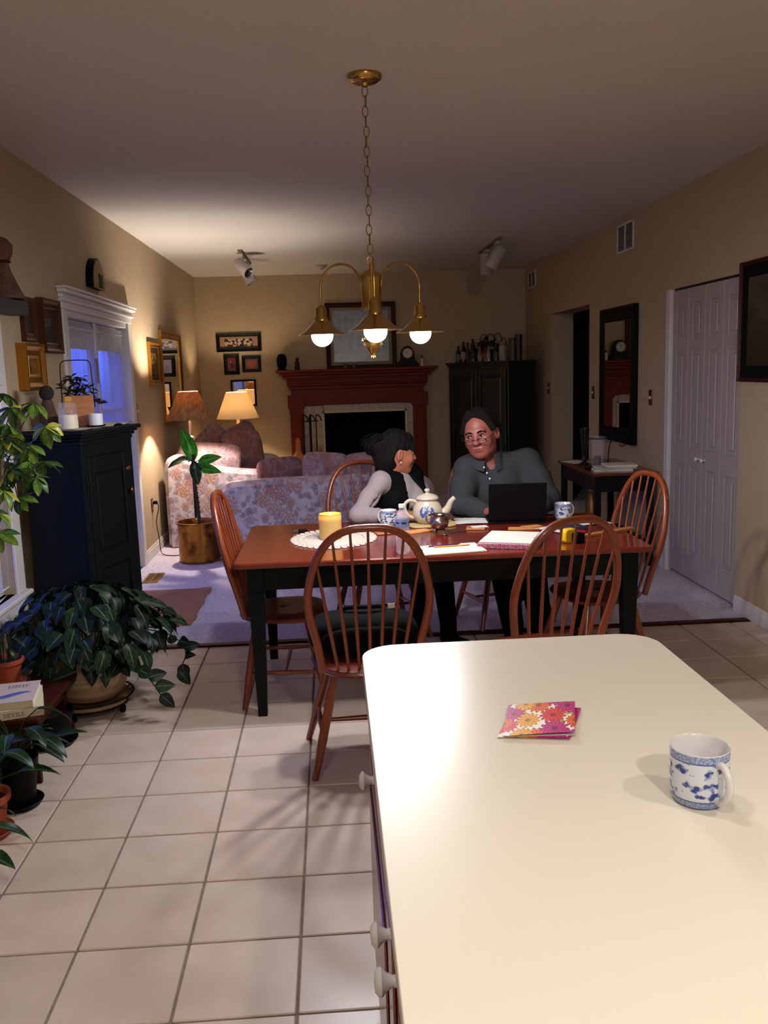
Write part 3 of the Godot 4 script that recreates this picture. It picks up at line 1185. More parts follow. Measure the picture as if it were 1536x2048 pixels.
func wall_things() -> void:
	var q := noise(9, 0.05, 3)
	var land := func(s: float, sky_c: Color, land_c: Color, dark: Color) -> Callable:
		return func(u: float, t: float) -> Color:
			var n := q.get_noise_2d(u * 70.0 + s, t * 70.0)
			var c := sky_c if t < 0.5 + 0.15 * q.get_noise_1d(u * 60.0 + s) else land_c
			return c.lerp(dark, clampf(n * 1.6 + 0.15, 0.0, 1.0))
	var L := PI / 2
	# left wall, near the cupboard
	framed("framed_picture", "narrow brown framed picture on the left wall beside the window", "picture", V(XL, 1.925, -5.11), L, 0.2, 0.24, 0.045, 0.028, M.dark_gilt, M.brown_picture)
	framed("framed_picture", "dark framed picture with gilt inner edge high on the left wall", "picture", V(XL, 1.905, -5.46), L, 0.34, 0.31, 0.06, 0.045, M.dark_gilt, picture_mat("pic_blue", land.call(5.0, Color(0.3, 0.33, 0.36), Color(0.12, 0.16, 0.2), Color(0.08, 0.08, 0.1))), 0.05, M.brown_picture)
	framed("framed_picture", "small picture in a broad bright gold frame on the left wall", "picture", V(XL, 1.67, -5.06), L, 0.32, 0.25, 0.085, 0.055, M.gilt, picture_mat("pic_green", land.call(60.0, Color(0.3, 0.31, 0.3), Color(0.1, 0.12, 0.09), Color(0.05, 0.05, 0.05))))
	framed("framed_picture", "gold framed yellow picture overlapping the tall gilt mirror", "picture", V(XL, 1.71, -8.62), L, 0.52, 0.4, 0.05, 0.03, M.gilt, picture_mat("pic_yellow", land.call(90.0, Color(0.55, 0.42, 0.18), Color(0.3, 0.2, 0.08), Color(0.08, 0.06, 0.05))), 0.05, M.brown_picture)
	framed("wall_mirror", "tall gilt framed mirror on the left wall behind the brown lamp", "mirror", V(XL, 1.59, -9.53), L, 1.16, 0.9, 0.07, 0.03, M.gilt, M.mirror, 0.0, null, "mirror_glass")
	# far wall
	framed("framed_picture", "wide black framed picture of black and white cows", "picture", V(-1.136, 1.985, ZF), 0, 0.56, 0.225, 0.042, 0.02, M.black_paint, picture_mat("pic_cows", func(u: float, t: float) -> Color:
		var n := q.get_noise_2d(u * 150.0, t * 55.0)
		var c := Color(0.55, 0.42, 0.32)
		if t > 0.16 and t < 0.82 and u > 0.12 and u < 0.88:
			c = Color(0.08, 0.06, 0.06) if n > 0.08 else Color(0.68, 0.56, 0.46)
		if t > 0.82:
			c = Color(0.16, 0.1, 0.08)
		return c, 160, 64))
	framed("framed_picture", "small black framed red picture below the cow picture", "picture", V(-1.24, 1.713, ZF), 0, 0.195, 0.255, 0.045, 0.02, M.black_paint, picture_mat("pic_red", func(u: float, t: float) -> Color:
		var d := Vector2((u - 0.55) * 1.1, t - 0.62).length()
		var c := Color(0.42, 0.08, 0.11)
		if d < 0.22:
			c = Color(0.12, 0.05, 0.05)
		if Vector2(u - 0.38, t - 0.28).length() < 0.07:
			c = Color(0.75, 0.4, 0.4)
		if t > 0.85:
			c = Color(0.24, 0.15, 0.1)
		return c))
	framed("framed_picture", "small black framed orange picture below the cow picture", "picture", V(-0.99, 1.712, ZF), 0, 0.24, 0.205, 0.04, 0.02, M.black_paint, picture_mat("pic_orange", func(u: float, t: float) -> Color:
		var p := Vector2((u - 0.5) * 1.25, (t - 0.5) * 1.4)
		var wob := 0.04 * sin(p.angle() * 9.0)
		return Color(0.62, 0.27, 0.12) if p.length() < 0.5 + wob else Color(0.36, 0.27, 0.2)))
	var lm := framed("wall_mirror", "small dark framed glass behind the lit table lamp", "mirror", V(-1.108, 1.35, ZF), 0, 0.32, 0.34, 0.025, 0.02, M.black_paint, M.mirror, 0.0, null, "mirror_glass")
	lm.rotation.z = 0.0
	# poster leaning on the mantel
	var im := noise(31, 0.05, 2)
	var po := framed("framed_poster", "large dark framed poster leaning on the wall above the mantel", "poster", V(0.41, 2.02, ZF + 0.012), 0, 0.9, 0.84, 0.06, 0.025, M.dark_wood, picture_mat("poster", func(u: float, t: float) -> Color:
		if t > 0.83:
			var c := Color(0.48, 0.42, 0.35)
			if t > 0.88 and t < 0.94 and u > 0.08 and u < 0.92 and im.get_noise_2d(u * 900.0, 3.0) > 0.02:
				c = Color(0.32, 0.27, 0.23)
			return c
		var c := Color(0.36, 0.33, 0.34)
		for f in [[0.12, 0.12, 0.45], [0.23, 0.1, 0.4], [0.33, 0.16, 0.42], [0.3, 0.55, 0.22], [0.86, 0.05, 0.5], [0.9, 0.5, 0.24], [0.45, 0.5, 0.25]]:
			if absf(u - f[0]) < 0.035 + 0.01 * sin(t * 40.0) and t > f[1] and t < f[1] + f[2]:
				c = Color(0.23, 0.19, 0.21)
		return c, 128, 128), 0.04, mat("poster_mount", Color(0.5, 0.45, 0.39), 0.7))
	po.rotation.x = -0.02
	# right wall
	var R := -PI / 2
	var bm := framed("wall_mirror", "tall mirror in a broad black frame on the right wall", "mirror", V(XR, 1.485, -7.785), R, 0.93, 1.16, 0.12, 0.045, M.black_paint, M.mirror, 0.0, null, "mirror_glass")
	var glass: Node3D = bm.get_node("mirror_glass")
	glass.rotation.y = deg_to_rad(2.2)   # the glass sits a little askew in its rebate
	glass.position.z = 0.007
	framed("framed_picture", "dark picture in a thin wooden frame beside the closet", "picture", V(XR, 1.81, -5.07), R, 0.78, 0.71, 0.025, 0.025, M.dark_wood, picture_mat("pic_dark", land.call(140.0, Color(0.17, 0.16, 0.14), Color(0.1, 0.09, 0.08), Color(0.05, 0.05, 0.05))), 0.07, M.soft_black)
	# vents, switches and outlets
	var n := 0
	for s in [[V(XR, 2.63, -7.665), 0.42, 0.24, "large white air vent high on the right wall"], [V(XR, 2.63, -11.2), 0.4, 0.2, "small grey air vent high near the far corner"]]:
		var t := thing("air_vent", s[3], "vent", s[0], R)
		var mb := MB.new()
		var w: float = s[1]
		var h: float = s[2]
		mb.bb(-w / 2, w / 2, h / 2 - 0.02, h / 2, 0, 0.012, 0.003)
		mb.bb(-w / 2, w / 2, -h / 2, -h / 2 + 0.02, 0, 0.012, 0.003)
		for x in [-w / 2 + 0.01, 0.0, w / 2 - 0.01]:
			mb.bb(x - 0.01, x + 0.01, -h / 2, h / 2, 0, 0.012, 0.003)
		part(mb, "frame", M.white_trim, t)
		mb = MB.new()
		mb.bb(-w / 2 + 0.01, w / 2 - 0.01, -h / 2 + 0.01, h / 2 - 0.01, 0, 0.002)
		part(mb, "backing", M.lens_black, t)
		var sl := MB.new()
		sl.box(Vector3.ZERO, V(w - 0.03, 0.012, 0.002))
		var sm := sl.mesh()
		for i in 11:
			inst(sm, "slat", M.grille, t, tf(V(0, lerpf(-h / 2 + 0.03, h / 2 - 0.03, i / 10.0), 0.007), V(38, 0, 0)))
	for s in [[V(XL, 1.31, -7.74), L, M.gilt, "ornate gilt light switch plate beside the double door", "light switch"], [V(XR, 1.312, -8.58), R, M.aged_brass, "dark brass switch plate between doorway and black mirror", "light switch"], [V(XR, 1.31, -7.01), R, M.brass, "bright brass switch plate between black mirror and closet", "light switch"], [V(XR, 1.32, -10.36), R, M.aged_brass, "dark switch plate at the far side of the doorway", "light switch"]]:
		var t := thing("switch_plate", s[3], "light switch", s[0], s[1])
		var mb := MB.new()
		mb.at(tf(Vector3.ZERO, V(90, 0, 0)))
		mb.prism(rect_round(-0.04, 0.04, -0.062, 0.062, 0.016), 0, 0.007, 0.003)
		part(mb, "plate", s[2], t)
		mb = MB.new()
		mb.bb(-0.006, 0.006, -0.012, 0.012, 0.004, 0.018, 0.003)
		part(mb, "toggle", M.paper_cream, t)
	var o := thing("wall_outlet", "brass outlet plate low on the left wall by the sofa", "outlet", V(XL, 0.45, -8.09), L)
	var mb := MB.new()
	mb.at(tf(Vector3.ZERO, V(90, 0, 0)))
	mb.prism(rect_round(-0.04, 0.04, -0.065, 0.065, 0.012), 0, 0.006, 0.003)
	part(mb, "plate", M.aged_brass, o)
	mb = MB.new()
	for y in [-0.025, 0.03]:
		mb.bb(-0.016, 0.016, y - 0.014, y + 0.014, 0.004, 0.009, 0.003)
	part(mb, "socket", M.paper_cream, o)
	o = thing("power_cord", "black plug and dangling cord running from the outlet to the floor", "cord", V(XL, 0.0, -8.09))
	mb = MB.new()
	mb.at(tf(V(0.03, 0.475, 0)))
	mb.box(Vector3.ZERO, V(0.04, 0.03, 0.03), 0.006)
	part(mb, "plug", M.black_plastic, o)
	mb = MB.new()
	mb.tube(curve([V(0.05, 0.475, 0), V(0.06, 0.42, 0.02), V(0.035, 0.3, 0.03), V(0.045, 0.14, 0.0), V(0.06, 0.03, 0.04), V(0.12, 0.006, 0.1), V(0.25, 0.006, 0.12), V(0.33, 0.006, 0.02)], 6), 0.004, 6)
	part(mb, "cord", M.black_plastic, o)
	# arched wall ornament over the double door
	o = thing("arched_ornament", "small arched wooden wall ornament above the double door", "ornament", V(XL, 2.22, -6.6), L)
	var pl := [Vector2(0.17, 0), Vector2(0.17, 0.04)]
	for i in 13:
		var a := PI * i / 12
		pl.append(Vector2(0.17 * cos(a), 0.04 + 0.17 * sin(a)))
	pl.append(Vector2(-0.17, 0))
	mb = MB.new()
	mb.at(Transform3D(Basis(V(1, 0, 0), V(0, 0, 1), V(0, 1, 0)), Vector3.ZERO))
	mb.prism(pl, 0, 0.05, 0.004)
	part(mb, "arch_body", M.black_paint, o)
	mb = MB.new()
	var pl2 := []
	for p in pl:
		pl2.append(p * 0.9 + Vector2(0, 0.006))
	mb.at(Transform3D(Basis(V(1, 0, 0), V(0, 0, 1), V(0, 1, 0)), Vector3.ZERO))
	mb.prism(pl2, 0.045, 0.054)
	part(mb, "arch_face", mat("straw", Color(0.55, 0.42, 0.24), 0.8), o)
	mb = MB.new()
	mb.bb(-0.02, 0.075, 0.006, 0.1, 0.05, 0.058)
	part(mb, "small_door", M.black_paint, o)
	# shelf and knotted fabric over the nearer window
	mb = MB.new()
	mb.bb(XL + 0.0, XL + 0.1, 1.93, 2.0, -4.86, -3.1, 0.005)
	solo(mb, "window_cornice", mat("grey_paint", Color(0.2, 0.2, 0.2), 0.6), "dark grey cornice board above the nearer left window", "cornice")
	o = thing("fabric_swag", "floral fabric swag gathered in a knot above the window cornice", "curtain", V(XL + 0.06, 2.0, -4.66))
	mb = MB.new()
	mb.lathe([Vector2(0.0, 0.3), Vector2(0.025, 0.29), Vector2(0.05, 0.255), Vector2(0.045, 0.215), Vector2(0.024, 0.175), Vector2(0.034, 0.13), Vector2(0.06, 0.065), Vector2(0.085, 0.0)], 40, 0.2, func(a: float, y: float) -> float: return 1.0 + 0.12 * sin(a * 9.0 + y * 8.0))
	part(mb, "gathered_cloth", mat("chintz_swag", Color(0.52, 0.38, 0.31), 0.9, 0.0, M.chintz.albedo_texture, 3.0, true), o)
	mb = MB.new()
	mb.tube(arc(V(0, 0.18, 0), 0.03, 0, 345, 14, Vector3.RIGHT, Vector3.BACK), 0.008, 8, true)
	part(mb, "tie", M.dark_wood, o)

# ------------------------------------------------------------------ island
func island() -> void:
	var t := thing("island_cabinet", "cherry wood kitchen island cabinet under the cream countertop", "cabinet", V(0.42, 0, -1.15))
	var mb := MB.new()
	mb.bb(-0.342, 0.33, 0.1, 0.872, -0.98, 0.95)
	mb.bb(-0.29, 0.29, 0.0, 0.1, -0.94, 0.9)
	part(mb, "carcass", M.cherry, t)
	# drawer and door fronts on the left side; knob 2 and 3 sit either side of a joint
	for d in [[-0.96, -0.2, 0.7, 0.85, true, -0.54], [-0.96, -0.2, 0.12, 0.68, false, 0.0], [-0.18, 0.055, 0.12, 0.85, true, -0.02], [0.065, 0.45, 0.12, 0.85, true, 0.1], [0.47, 0.93, 0.12, 0.85, false, 0.0]]:
		mb = MB.new()
		mb.bb(-0.36, -0.342, d[2], d[3], d[0], d[1], 0.004)
		if d[3] - d[2] > 0.3:
			mb.bb(-0.366, -0.36, d[2] + 0.06, d[3] - 0.06, d[0] + 0.06, d[1] - 0.06, 0.003)
		var fr := part(mb, "drawer_front" if d[3] - d[2] < 0.3 else "door_front", M.cherry, t)
		if d[4]:
			mb = MB.new()
			mb.at(tf(V(-0.359, 0.785 if d[0] < -0.5 else (0.8 if d[5] < 0.0 else 0.815), d[5]), V(0, 0, 90)))
			mb.lathe([Vector2(0.0, 0.036), Vector2(0.012, 0.035), Vector2(0.018, 0.03), Vector2(0.0185, 0.026), Vector2(0.012, 0.02), Vector2(0.0075, 0.012), Vector2(0.009, 0.002), Vector2(0.012, 0.0)], 22)
			part(mb, "knob", M.porcelain, fr, "white porcelain knob")
	var pl := rect_round(0.05, 0.79, -2.182, -0.12, 0.09, 8)
	var c := thing("countertop", "cream laminate island countertop with rounded corners", "countertop", V(0, 0.872, 0))
	mb = MB.new()
	mb.prism(pl, 0.0, 0.036, 0.0)
	part(mb, "edge_band", M.laminate_edge, c)
	mb = MB.new()
	mb.prism(pl, 0.034, 0.038, 0.0015)
	part(mb, "top_sheet", M.laminate, c)

func mug(at: Vector3, turn: float, label: String, r: float, h: float, m: Material) -> Node3D:
	var t := thing("mug", label, "mug", at, turn, "blue and white mugs")
	var mb := MB.new()
	mb.lathe([Vector2(r, h), Vector2(r * 0.995, h * 0.7), Vector2(r * 0.98, h * 0.35), Vector2(r * 0.93, h * 0.12), Vector2(r * 0.84, 0.004), Vector2(r * 0.8, 0.0)], 36)
	part(mb, "outer_wall", m, t)
	mb = MB.new()
	mb.lathe([Vector2(0.0, 0.0), Vector2(r * 0.8, 0.0)], 30)
	mb.lathe([Vector2(r, h), Vector2(r * 0.985, h + 0.0015), Vector2(r * 0.945, h), Vector2(r * 0.92, h * 0.4), Vector2(r * 0.85, h * 0.12), Vector2(r * 0.6, 0.006), Vector2(0.0, 0.006)], 36)
	part(mb, "inner_wall", M.porcelain, t)
	mb = MB.new()
	var hp := curve([V(r * 0.96, h * 0.84, 0), V(r * 1.25, h * 0.86, 0), V(r * 1.52, h * 0.68, 0), V(r * 1.5, h * 0.42, 0), V(r * 1.2, h * 0.22, 0), V(r * 0.93, h * 0.2, 0)], 5)
	mb.tube(hp, 0.0062, 10)
	part(mb, "handle", M.porcelain, t)
	return t

func island_things() -> void:
	var m1 := mat("mug_print", Color.WHITE, 0.15, 0.0, tex_china(17, Color(0.8, 0.82, 0.86), 1))
	mug(V(0.556, 0.91, -1.3), -1.3, "blue and white mug alone on the cream countertop", 0.046, 0.09, m1)
	var dm := mat("daisy_print", Color.WHITE, 0.45, 0.0, tex_daisies())
	# three folded notecards: corner points on the counter
	var k := 0
	for c in [[V(0.381, 0.9105, -1.633), -12.0, "lowest notecard of the daisy stack, sticking out on the right"], [V(0.382, 0.914, -1.641), -4.5, "daisy notecard on top of the stack, magenta, orange and yellow flowers"]]:
		var t := thing("notecard", c[2], "card", c[0], deg_to_rad(c[1]), "daisy notecards on the counter")
		for leafy in 2:
			var mb := MB.new()
			var w := 0.135
			var d := 0.155
			mb.grid(8, 2, func(u: float, s: float) -> Vector3:
				return V((u - 0.5) * w + 0.03 * (0.5 - s), 0.0005 + leafy * (0.0012 + 0.005 * sin(u * PI * 0.5) * (0.4 if k == 0 else 1.0)), (s - 0.5) * d))
			part(mb, "cover" if leafy == 1 else "back_leaf", dm if leafy == 1 else M.paper, t)
		k += 1

# ------------------------------------------------------------------ table and chairs
func dining_table() -> void:
	var t := thing("dining_table", "cherry topped dining table with dark green apron and legs", "table", V(0.495, 0, -4.49))
	var mb := MB.new()
	mb.at(tf(V(0, 0, 0)))
	mb.prism(rect_round(-0.97, 0.97, -0.51, 0.51, 0.03, 4), 0.724, 0.75, 0.006)
	part(mb, "tabletop", M.table_wood, t)
	mb = MB.new()
	for z in [-0.435, 0.435]:
		mb.bb(-0.84, 0.84, 0.61, 0.724, z - 0.011, z + 0.011)
	for x in [-0.885, 0.885]:
		mb.bb(x - 0.011, x + 0.011, 0.61, 0.724, -0.39, 0.39)
	part(mb, "apron", M.dark_green_paint, t)
	for x in [-0.875, 0.875]:
		for z in [-0.425, 0.425]:
			mb = MB.new()
			mb.bb(x - 0.037, x + 0.037, 0.6, 0.724, z - 0.037, z + 0.037, 0.002)
			# square taper
			var a := 0.036
			var b := 0.021
			for f in [[1, 0], [-1, 0], [0, 1], [0, -1]]:
				var nx: float = f[0]
				var nz: float = f[1]
				var px := -nz
				var pz := nx
				mb.poly([V(x + (nx - px) * b, 0, z + (nz - pz) * b), V(x + (nx + px) * b, 0, z + (nz + pz) * b), V(x + (nx + px) * a, 0.6, z + (nz + pz) * a), V(x + (nx - px) * a, 0.6, z + (nz - pz) * a)], V(nx, -0.02, nz).normalized())
			mb.poly([V(x - b, 0, z - b), V(x + b, 0, z - b), V(x + b, 0, z + b), V(x - b, 0, z + b)], Vector3.DOWN)
			part(mb, "leg", M.dark_green_paint, t)

func windsor() -> Node3D:
	# bow-back chair facing local -z
	var t := thing("windsor_chair", "", "chair", Vector3.ZERO, 0.0, "windsor chairs around the dining table")
	var mb := MB.new()
	var pl := []
	for i in 40:
		var a := TAU * i / 40
		var x := 0.225 * MB._pw(cos(a), 0.75)
		var z := 0.215 * MB._pw(sin(a), 0.8)
		x *= 1.0 - 0.13 * (z / 0.215) 
		pl.append(Vector2(x, z))
	# saddled top
	mb.prism(pl, 0.415, 0.436, 0.008)
	mb.grid(24, 6, func(u: float, s: float) -> Vector3:
		var a := u * TAU
		var x := 0.218 * MB._pw(cos(a), 0.75) * s
		var z := 0.208 * MB._pw(sin(a), 0.8) * s
		x *= 1.0 - 0.13 * (z / 0.215)
		return V(x, 0.452 - 0.012 * (1.0 - s * s) - 0.014 * pow(s, 8.0), z), true)
	part(mb, "seat", M.seat_wood, t)
	# bow: rises from the seat rim and leans back
	var lean := func(p: Vector2) -> Vector3:
		return V(p.x, 0.44 + p.y, 0.165 + 0.235 * p.y)
	var bow := []
	for i in 41:
		var s := float(i) / 40.0
		var a := PI * s
		var y := 0.585 * pow(sin(a), 0.62)
		var x := 0.246 * MB._pw(cos(a), 0.72)
		x *= 0.76 + 0.24 * smoothstep(0.0, 0.34, y)
		bow.append(lean.call(Vector2(x, y)))
	mb = MB.new()
	mb.tube(bow, 0.016, 8)
	part(mb, "back_bow", M.chair_wood, t)
	for i in 7:
		var f := (i - 3) / 3.0
		var xt := 0.215 * f * 0.93
		# height of the bow at that width
		var yt := 0.0
		for p in bow:
			if absf(p.x - xt) < 0.022 and p.y > 0.6:
				yt = maxf(yt, p.y)
		yt = (yt if yt > 0.6 else 0.85) - 0.445
		mb = MB.new()
		var p0: Vector3 = lean.call(Vector2(0.125 * f, 0.0)) + V(0, 0, -0.012 * absf(f) + 0.012)
		var p1: Vector3 = lean.call(Vector2(xt, yt))
		mb.tube([p0, p0.lerp(p1, 0.35), p1], [0.0062, 0.0078, 0.005], 7)
		part(mb, "spindle", M.chair_wood, t)
	var feet := {}
	for x in [-1.0, 1.0]:
		for z in [-1.0, 1.0]:
			var top := V(x * 0.135, 0.42, z * 0.12)
			var foot := V(x * (0.235 if z > 0 else 0.255), 0.0, 0.185 if z > 0 else -0.225)
			feet[[x, z]] = [top, foot]
			mb = MB.new()
			mb.tube([top, top.lerp(foot, 0.25), top.lerp(foot, 0.62), top.lerp(foot, 0.9), foot], [0.013, 0.0185, 0.019, 0.0145, 0.0135], 10)
			part(mb, "leg", M.chair_wood, t)
	var mids := []
	for x in [-1.0, 1.0]:
		var a: Vector3 = feet[[x, -1.0]][0].lerp(feet[[x, -1.0]][1], 0.6)
		var b: Vector3 = feet[[x, 1.0]][0].lerp(feet[[x, 1.0]][1], 0.6)
		mb = MB.new()
		mb.tube([a, a.lerp(b, 0.5), b], [0.008, 0.0125, 0.008], 8)
		part(mb, "stretcher", M.chair_wood, t)
		mids.append(a.lerp(b, 0.5))
	mb = MB.new()
	mb.tube([mids[0], mids[0].lerp(mids[1], 0.5), mids[1]], [0.008, 0.0125, 0.008], 8)
	part(mb, "stretcher", M.chair_wood, t)
	return t

func chairs() -> void:
	var c := windsor()
	c.position = V(0.105, 0, -3.54)
	c.rotation.y = deg_to_rad(2)
	c.set_meta("label", "windsor chair with black bag on its seat, back to the camera")
	copy(c, V(0.79, 0, -3.51), deg_to_rad(20), "windsor chair behind the far end of the island, back to the camera")
	copy(c, V(-0.28, 0, -4.37), deg_to_rad(-92), "windsor chair at the left end of the dining table")
	copy(c, V(1.33, 0, -4.44), deg_to_rad(103), "windsor chair at the right end of the dining table near the closet")
	copy(c, V(0.24, 0, -5.32), deg_to_rad(195), "windsor chair under the person in the black vest")
	copy(c, V(1.03, 0, -5.5), deg_to_rad(198), "windsor chair under the person in the grey pullover")
	# soft black case lying on the nearest chair
	var t := thing("laptop_bag", "black laptop bag on the seat of the nearest left chair", "bag", V(0.11, 0.452, -3.6), deg_to_rad(4))
	var mb := MB.new()
	mb.cushion(V(-0.02, 0.085, 0.02), V(0.45, 0.17, 0.2), 0.3, 36, 18)
	part(mb, "bag_body", M.soft_black, t)
	mb = MB.new()
	mb.cushion(V(-0.02, 0.07, 0.115), V(0.36, 0.11, 0.04), 0.3, 28, 12)
	part(mb, "front_pocket", M.soft_black, t)
	mb = MB.new()
	mb.tube(curve([V(-0.1, 0.15, 0.02), V(-0.09, 0.185, 0.03), V(0.0, 0.19, 0.05), V(0.06, 0.185, 0.04), V(0.07, 0.15, 0.02)], 5), 0.009, 8)
	part(mb, "carry_handle", M.soft_black, t)
	mb = MB.new()
	mb.bb(0.09, 0.12, 0.165, 0.185, 0.0, 0.003)
	part(mb, "white_tag", M.paper, t)

func table_things() -> void:
	var Y := 0.75
	var mb: MB
	# oval lace doily with a scalloped edge
	var t := thing("doily", "white oval lace doily under the lit candle", "doily", V(-0.015, Y, -4.5))
	mb = MB.new()
	mb.grid(72, 5, func(u: float, s: float) -> Vector3:
		var a := u * TAU
		var r := 0.74 * (0.35 + 0.65 * s)
		return V(0.205 * r * cos(a), 0.0025 + 0.0008 * sin(a * 36.0) * s, 0.25 * r * sin(a)), true)
	mb.lathe([Vector2(0.0, 0.003), Vector2(0.07, 0.003)], 30)
	part(mb, "lace_cloth", M.lace, t)
	var k := 0
	for q in [[0.79, 34, 0.0125], [0.9, 36, 0.0135], [0.995, 38, 0.011]]:
		var sc := MB.new()
		sc.tube(arc(Vector3.ZERO, q[2], 0, 360, 10, Vector3.RIGHT, Vector3.BACK).slice(0, 10), 0.0034, 5, true)
		var loop := sc.mesh()
		for i in q[1]:
			var a: float = TAU * (i + 0.5 * k) / q[1]
			inst(loop, "lace_loop", M.lace, t, tf(V(0.21 * q[0] * cos(a), 0.003 + 0.0004 * k, 0.256 * q[0] * sin(a))))
		k += 1
	# candle in a frosted jar
	t = thing("jar_candle", "lit yellow jar candle on the lace doily", "candle", V(-0.03, Y + 0.005, -4.5))
	mb = MB.new()
	mb.lathe([Vector2(0.0, 0.0), Vector2(0.054, 0.0), Vector2(0.0575, 0.006), Vector2(0.0575, 0.125), Vector2(0.0545, 0.126), Vector2(0.0545, 0.1)], 32)
	var cw := mat("candle_jar", Color(0.92, 0.8, 0.52), 0.3)
	cw.backlight_enabled = true
	cw.backlight = Color(1.0, 0.9, 0.65)
	part(mb, "jar", cw, t)
	mb = MB.new()
	mb.lathe([Vector2(0.0545, 0.102), Vector2(0.03, 0.099), Vector2(0.0, 0.098)], 28)
	part(mb, "wax", M.wax, t)
	mb = MB.new()
	mb.tube([V(0, 0.098, 0), V(0.001, 0.11, 0)], 0.0012, 5)
	part(mb, "wick", M.black_paint, t)
	mb = MB.new()
	mb.lathe([Vector2(0.0, 0.107), Vector2(0.004, 0.111), Vector2(0.0052, 0.117), Vector2(0.003, 0.126), Vector2(0.0, 0.135)], 12)
	part(mb, "flame", glow("flame_glow", Color(1.0, 0.72, 0.3), 12.0), t)
	lamp(V(0, 0.118, 0), Color(1.0, 0.62, 0.25), 0.035, 0.004, t)
	mb = MB.new()
	mb.tube(arc(V(0, 0.126, 0), 0.056, 0, 360, 30, Vector3.RIGHT, Vector3.BACK).slice(0, 30), 0.0022, 6, true)
	part(mb, "rim_ring", mat("jar_rim", Color(0.45, 0.5, 0.18), 0.3), t)
	# small lighter
	t = thing("lighter", "small grey and black lighter left of the doily", "lighter", V(-0.2, Y, -4.72), 0.2)
	mb = MB.new()
	mb.bb(-0.035, -0.002, 0.0, 0.018, -0.011, 0.011, 0.003)
	part(mb, "metal_top", M.silver, t)
	mb = MB.new()
	mb.bb(-0.002, 0.045, 0.0, 0.018, -0.012, 0.012, 0.004)
	part(mb, "casing", M.black_plastic, t)
	var m2 := mat("mug_print_2", Color.WHITE, 0.2, 0.0, tex_china(29, Color(0.76, 0.77, 0.74), 1))
	mug(V(0.285, Y + 0.004, -4.79), 2.4, "blue and white mug in front of the person in the vest", 0.045, 0.088, m2)
	mug(V(1.245, Y, -4.79), 0.4, "blue and white mug to the right of the laptop", 0.046, 0.092, m1_second())
	# water bottle
	t = thing("water_bottle", "clear plastic water bottle with white cap on the table", "bottle", V(0.305, Y, -4.06))
	var bp := [Vector2(0.0, 0.004), Vector2(0.024, 0.0), Vector2(0.031, 0.006)]
	for i in 9:
		bp.append(Vector2(0.0325, 0.016 + i * 0.0125))
		bp.append(Vector2(0.0302, 0.022 + i * 0.0125))
	bp += [Vector2(0.0325, 0.13), Vector2(0.0325, 0.165), Vector2(0.031, 0.172), Vector2(0.024, 0.192), Vector2(0.0145, 0.206), Vector2(0.0135, 0.212), Vector2(0.0135, 0.218)]
	mb = MB.new()
	mb.lathe(bp, 26, 0.3)
	var pet := mat("bottle_plastic", Color(0.95, 0.96, 1.0, 0.2), 0.08)
	pet.transparency = BaseMaterial3D.TRANSPARENCY_ALPHA
	part(mb, "bottle_body", pet, t)
	mb = MB.new()
	mb.lathe([Vector2(0.0, 0.234), Vector2(0.0145, 0.233), Vector2(0.0155, 0.23), Vector2(0.0155, 0.216), Vector2(0.0, 0.216)], 24)
	part(mb, "cap", M.paper, t)
	mb = MB.new()
	mb.lathe([Vector2(0.0332, 0.166), Vector2(0.0332, 0.132)], 26)
	part(mb, "label_band", mat("bottle_label", Color(0.5, 0.56, 0.72), 0.4, 0.0, tex_fn(64, 16, func(u: float, s: float) -> Color: return Color(0.2, 0.25, 0.45) if s > 0.35 and s < 0.6 and fmod(u * 6.0, 1.0) < 0.6 else Color(0.95, 0.96, 1.0))), t)
	# wooden board, teapot
	mb = MB.new()
	mb.prism(rect_round(-0.13, 0.13, -0.1, 0.1, 0.05, 6), 0, 0.012, 0.004)
	solo(mb, "trivet_board", mat("pale_wood", Color(0.72, 0.62, 0.42), 0.6), "pale wooden board under the teapot", "board", V(0.52, Y, -4.8), 0.1)
	t = thing("teapot", "cream stoneware teapot with blue flower decoration", "teapot", V(0.5, Y + 0.012, -4.8))
	mb = MB.new()
	mb.lathe([Vector2(0.0, 0.0), Vector2(0.05, 0.0), Vector2(0.058, 0.006), Vector2(0.078, 0.03), Vector2(0.083, 0.055), Vector2(0.078, 0.085), Vector2(0.066, 0.11), Vector2(0.056, 0.122), Vector2(0.055, 0.13), Vector2(0.061, 0.134)], 40, 0.3)
	var tq := noise(50, 0.09, 2)
	part(mb, "pot_body", mat("teapot_glaze", Color.WHITE, 0.22, 0.0, tex_fn(256, 64, func(u: float, s: float) -> Color:
		var base := Color(0.74, 0.69, 0.6)
		var d := Vector2((u - 0.27) * 9.0, (s - 0.36) * 4.2).length()
		if d < 0.75 and tq.get_noise_2d(u * 256.0, s * 90.0) > -0.02:
			return Color(0.25, 0.34, 0.58)
		return base)), t)
	mb = MB.new()
	mb.lathe([Vector2(0.062, 0.133), Vector2(0.063, 0.139), Vector2(0.055, 0.148), Vector2(0.035, 0.158), Vector2(0.014, 0.163), Vector2(0.008, 0.166), Vector2(0.009, 0.17), Vector2(0.015, 0.177), Vector2(0.0145, 0.184), Vector2(0.008, 0.189), Vector2(0.0, 0.19)], 32)
	part(mb, "lid", M.stoneware, t)
	mb = MB.new()
	var sp := curve([V(0.05, 0.05, 0.0), V(0.09, 0.055, 0.0), V(0.113, 0.08, 0.0), V(0.128, 0.112, 0.0), V(0.15, 0.135, 0.0)], 5)
	var sr := []
	for i in sp.size():
		sr.append(lerpf(0.034, 0.0115, pow(float(i) / (sp.size() - 1), 0.6)))
	mb.tube(sp, sr, 14)
	part(mb, "spout", M.stoneware, t)
	mb = MB.new()
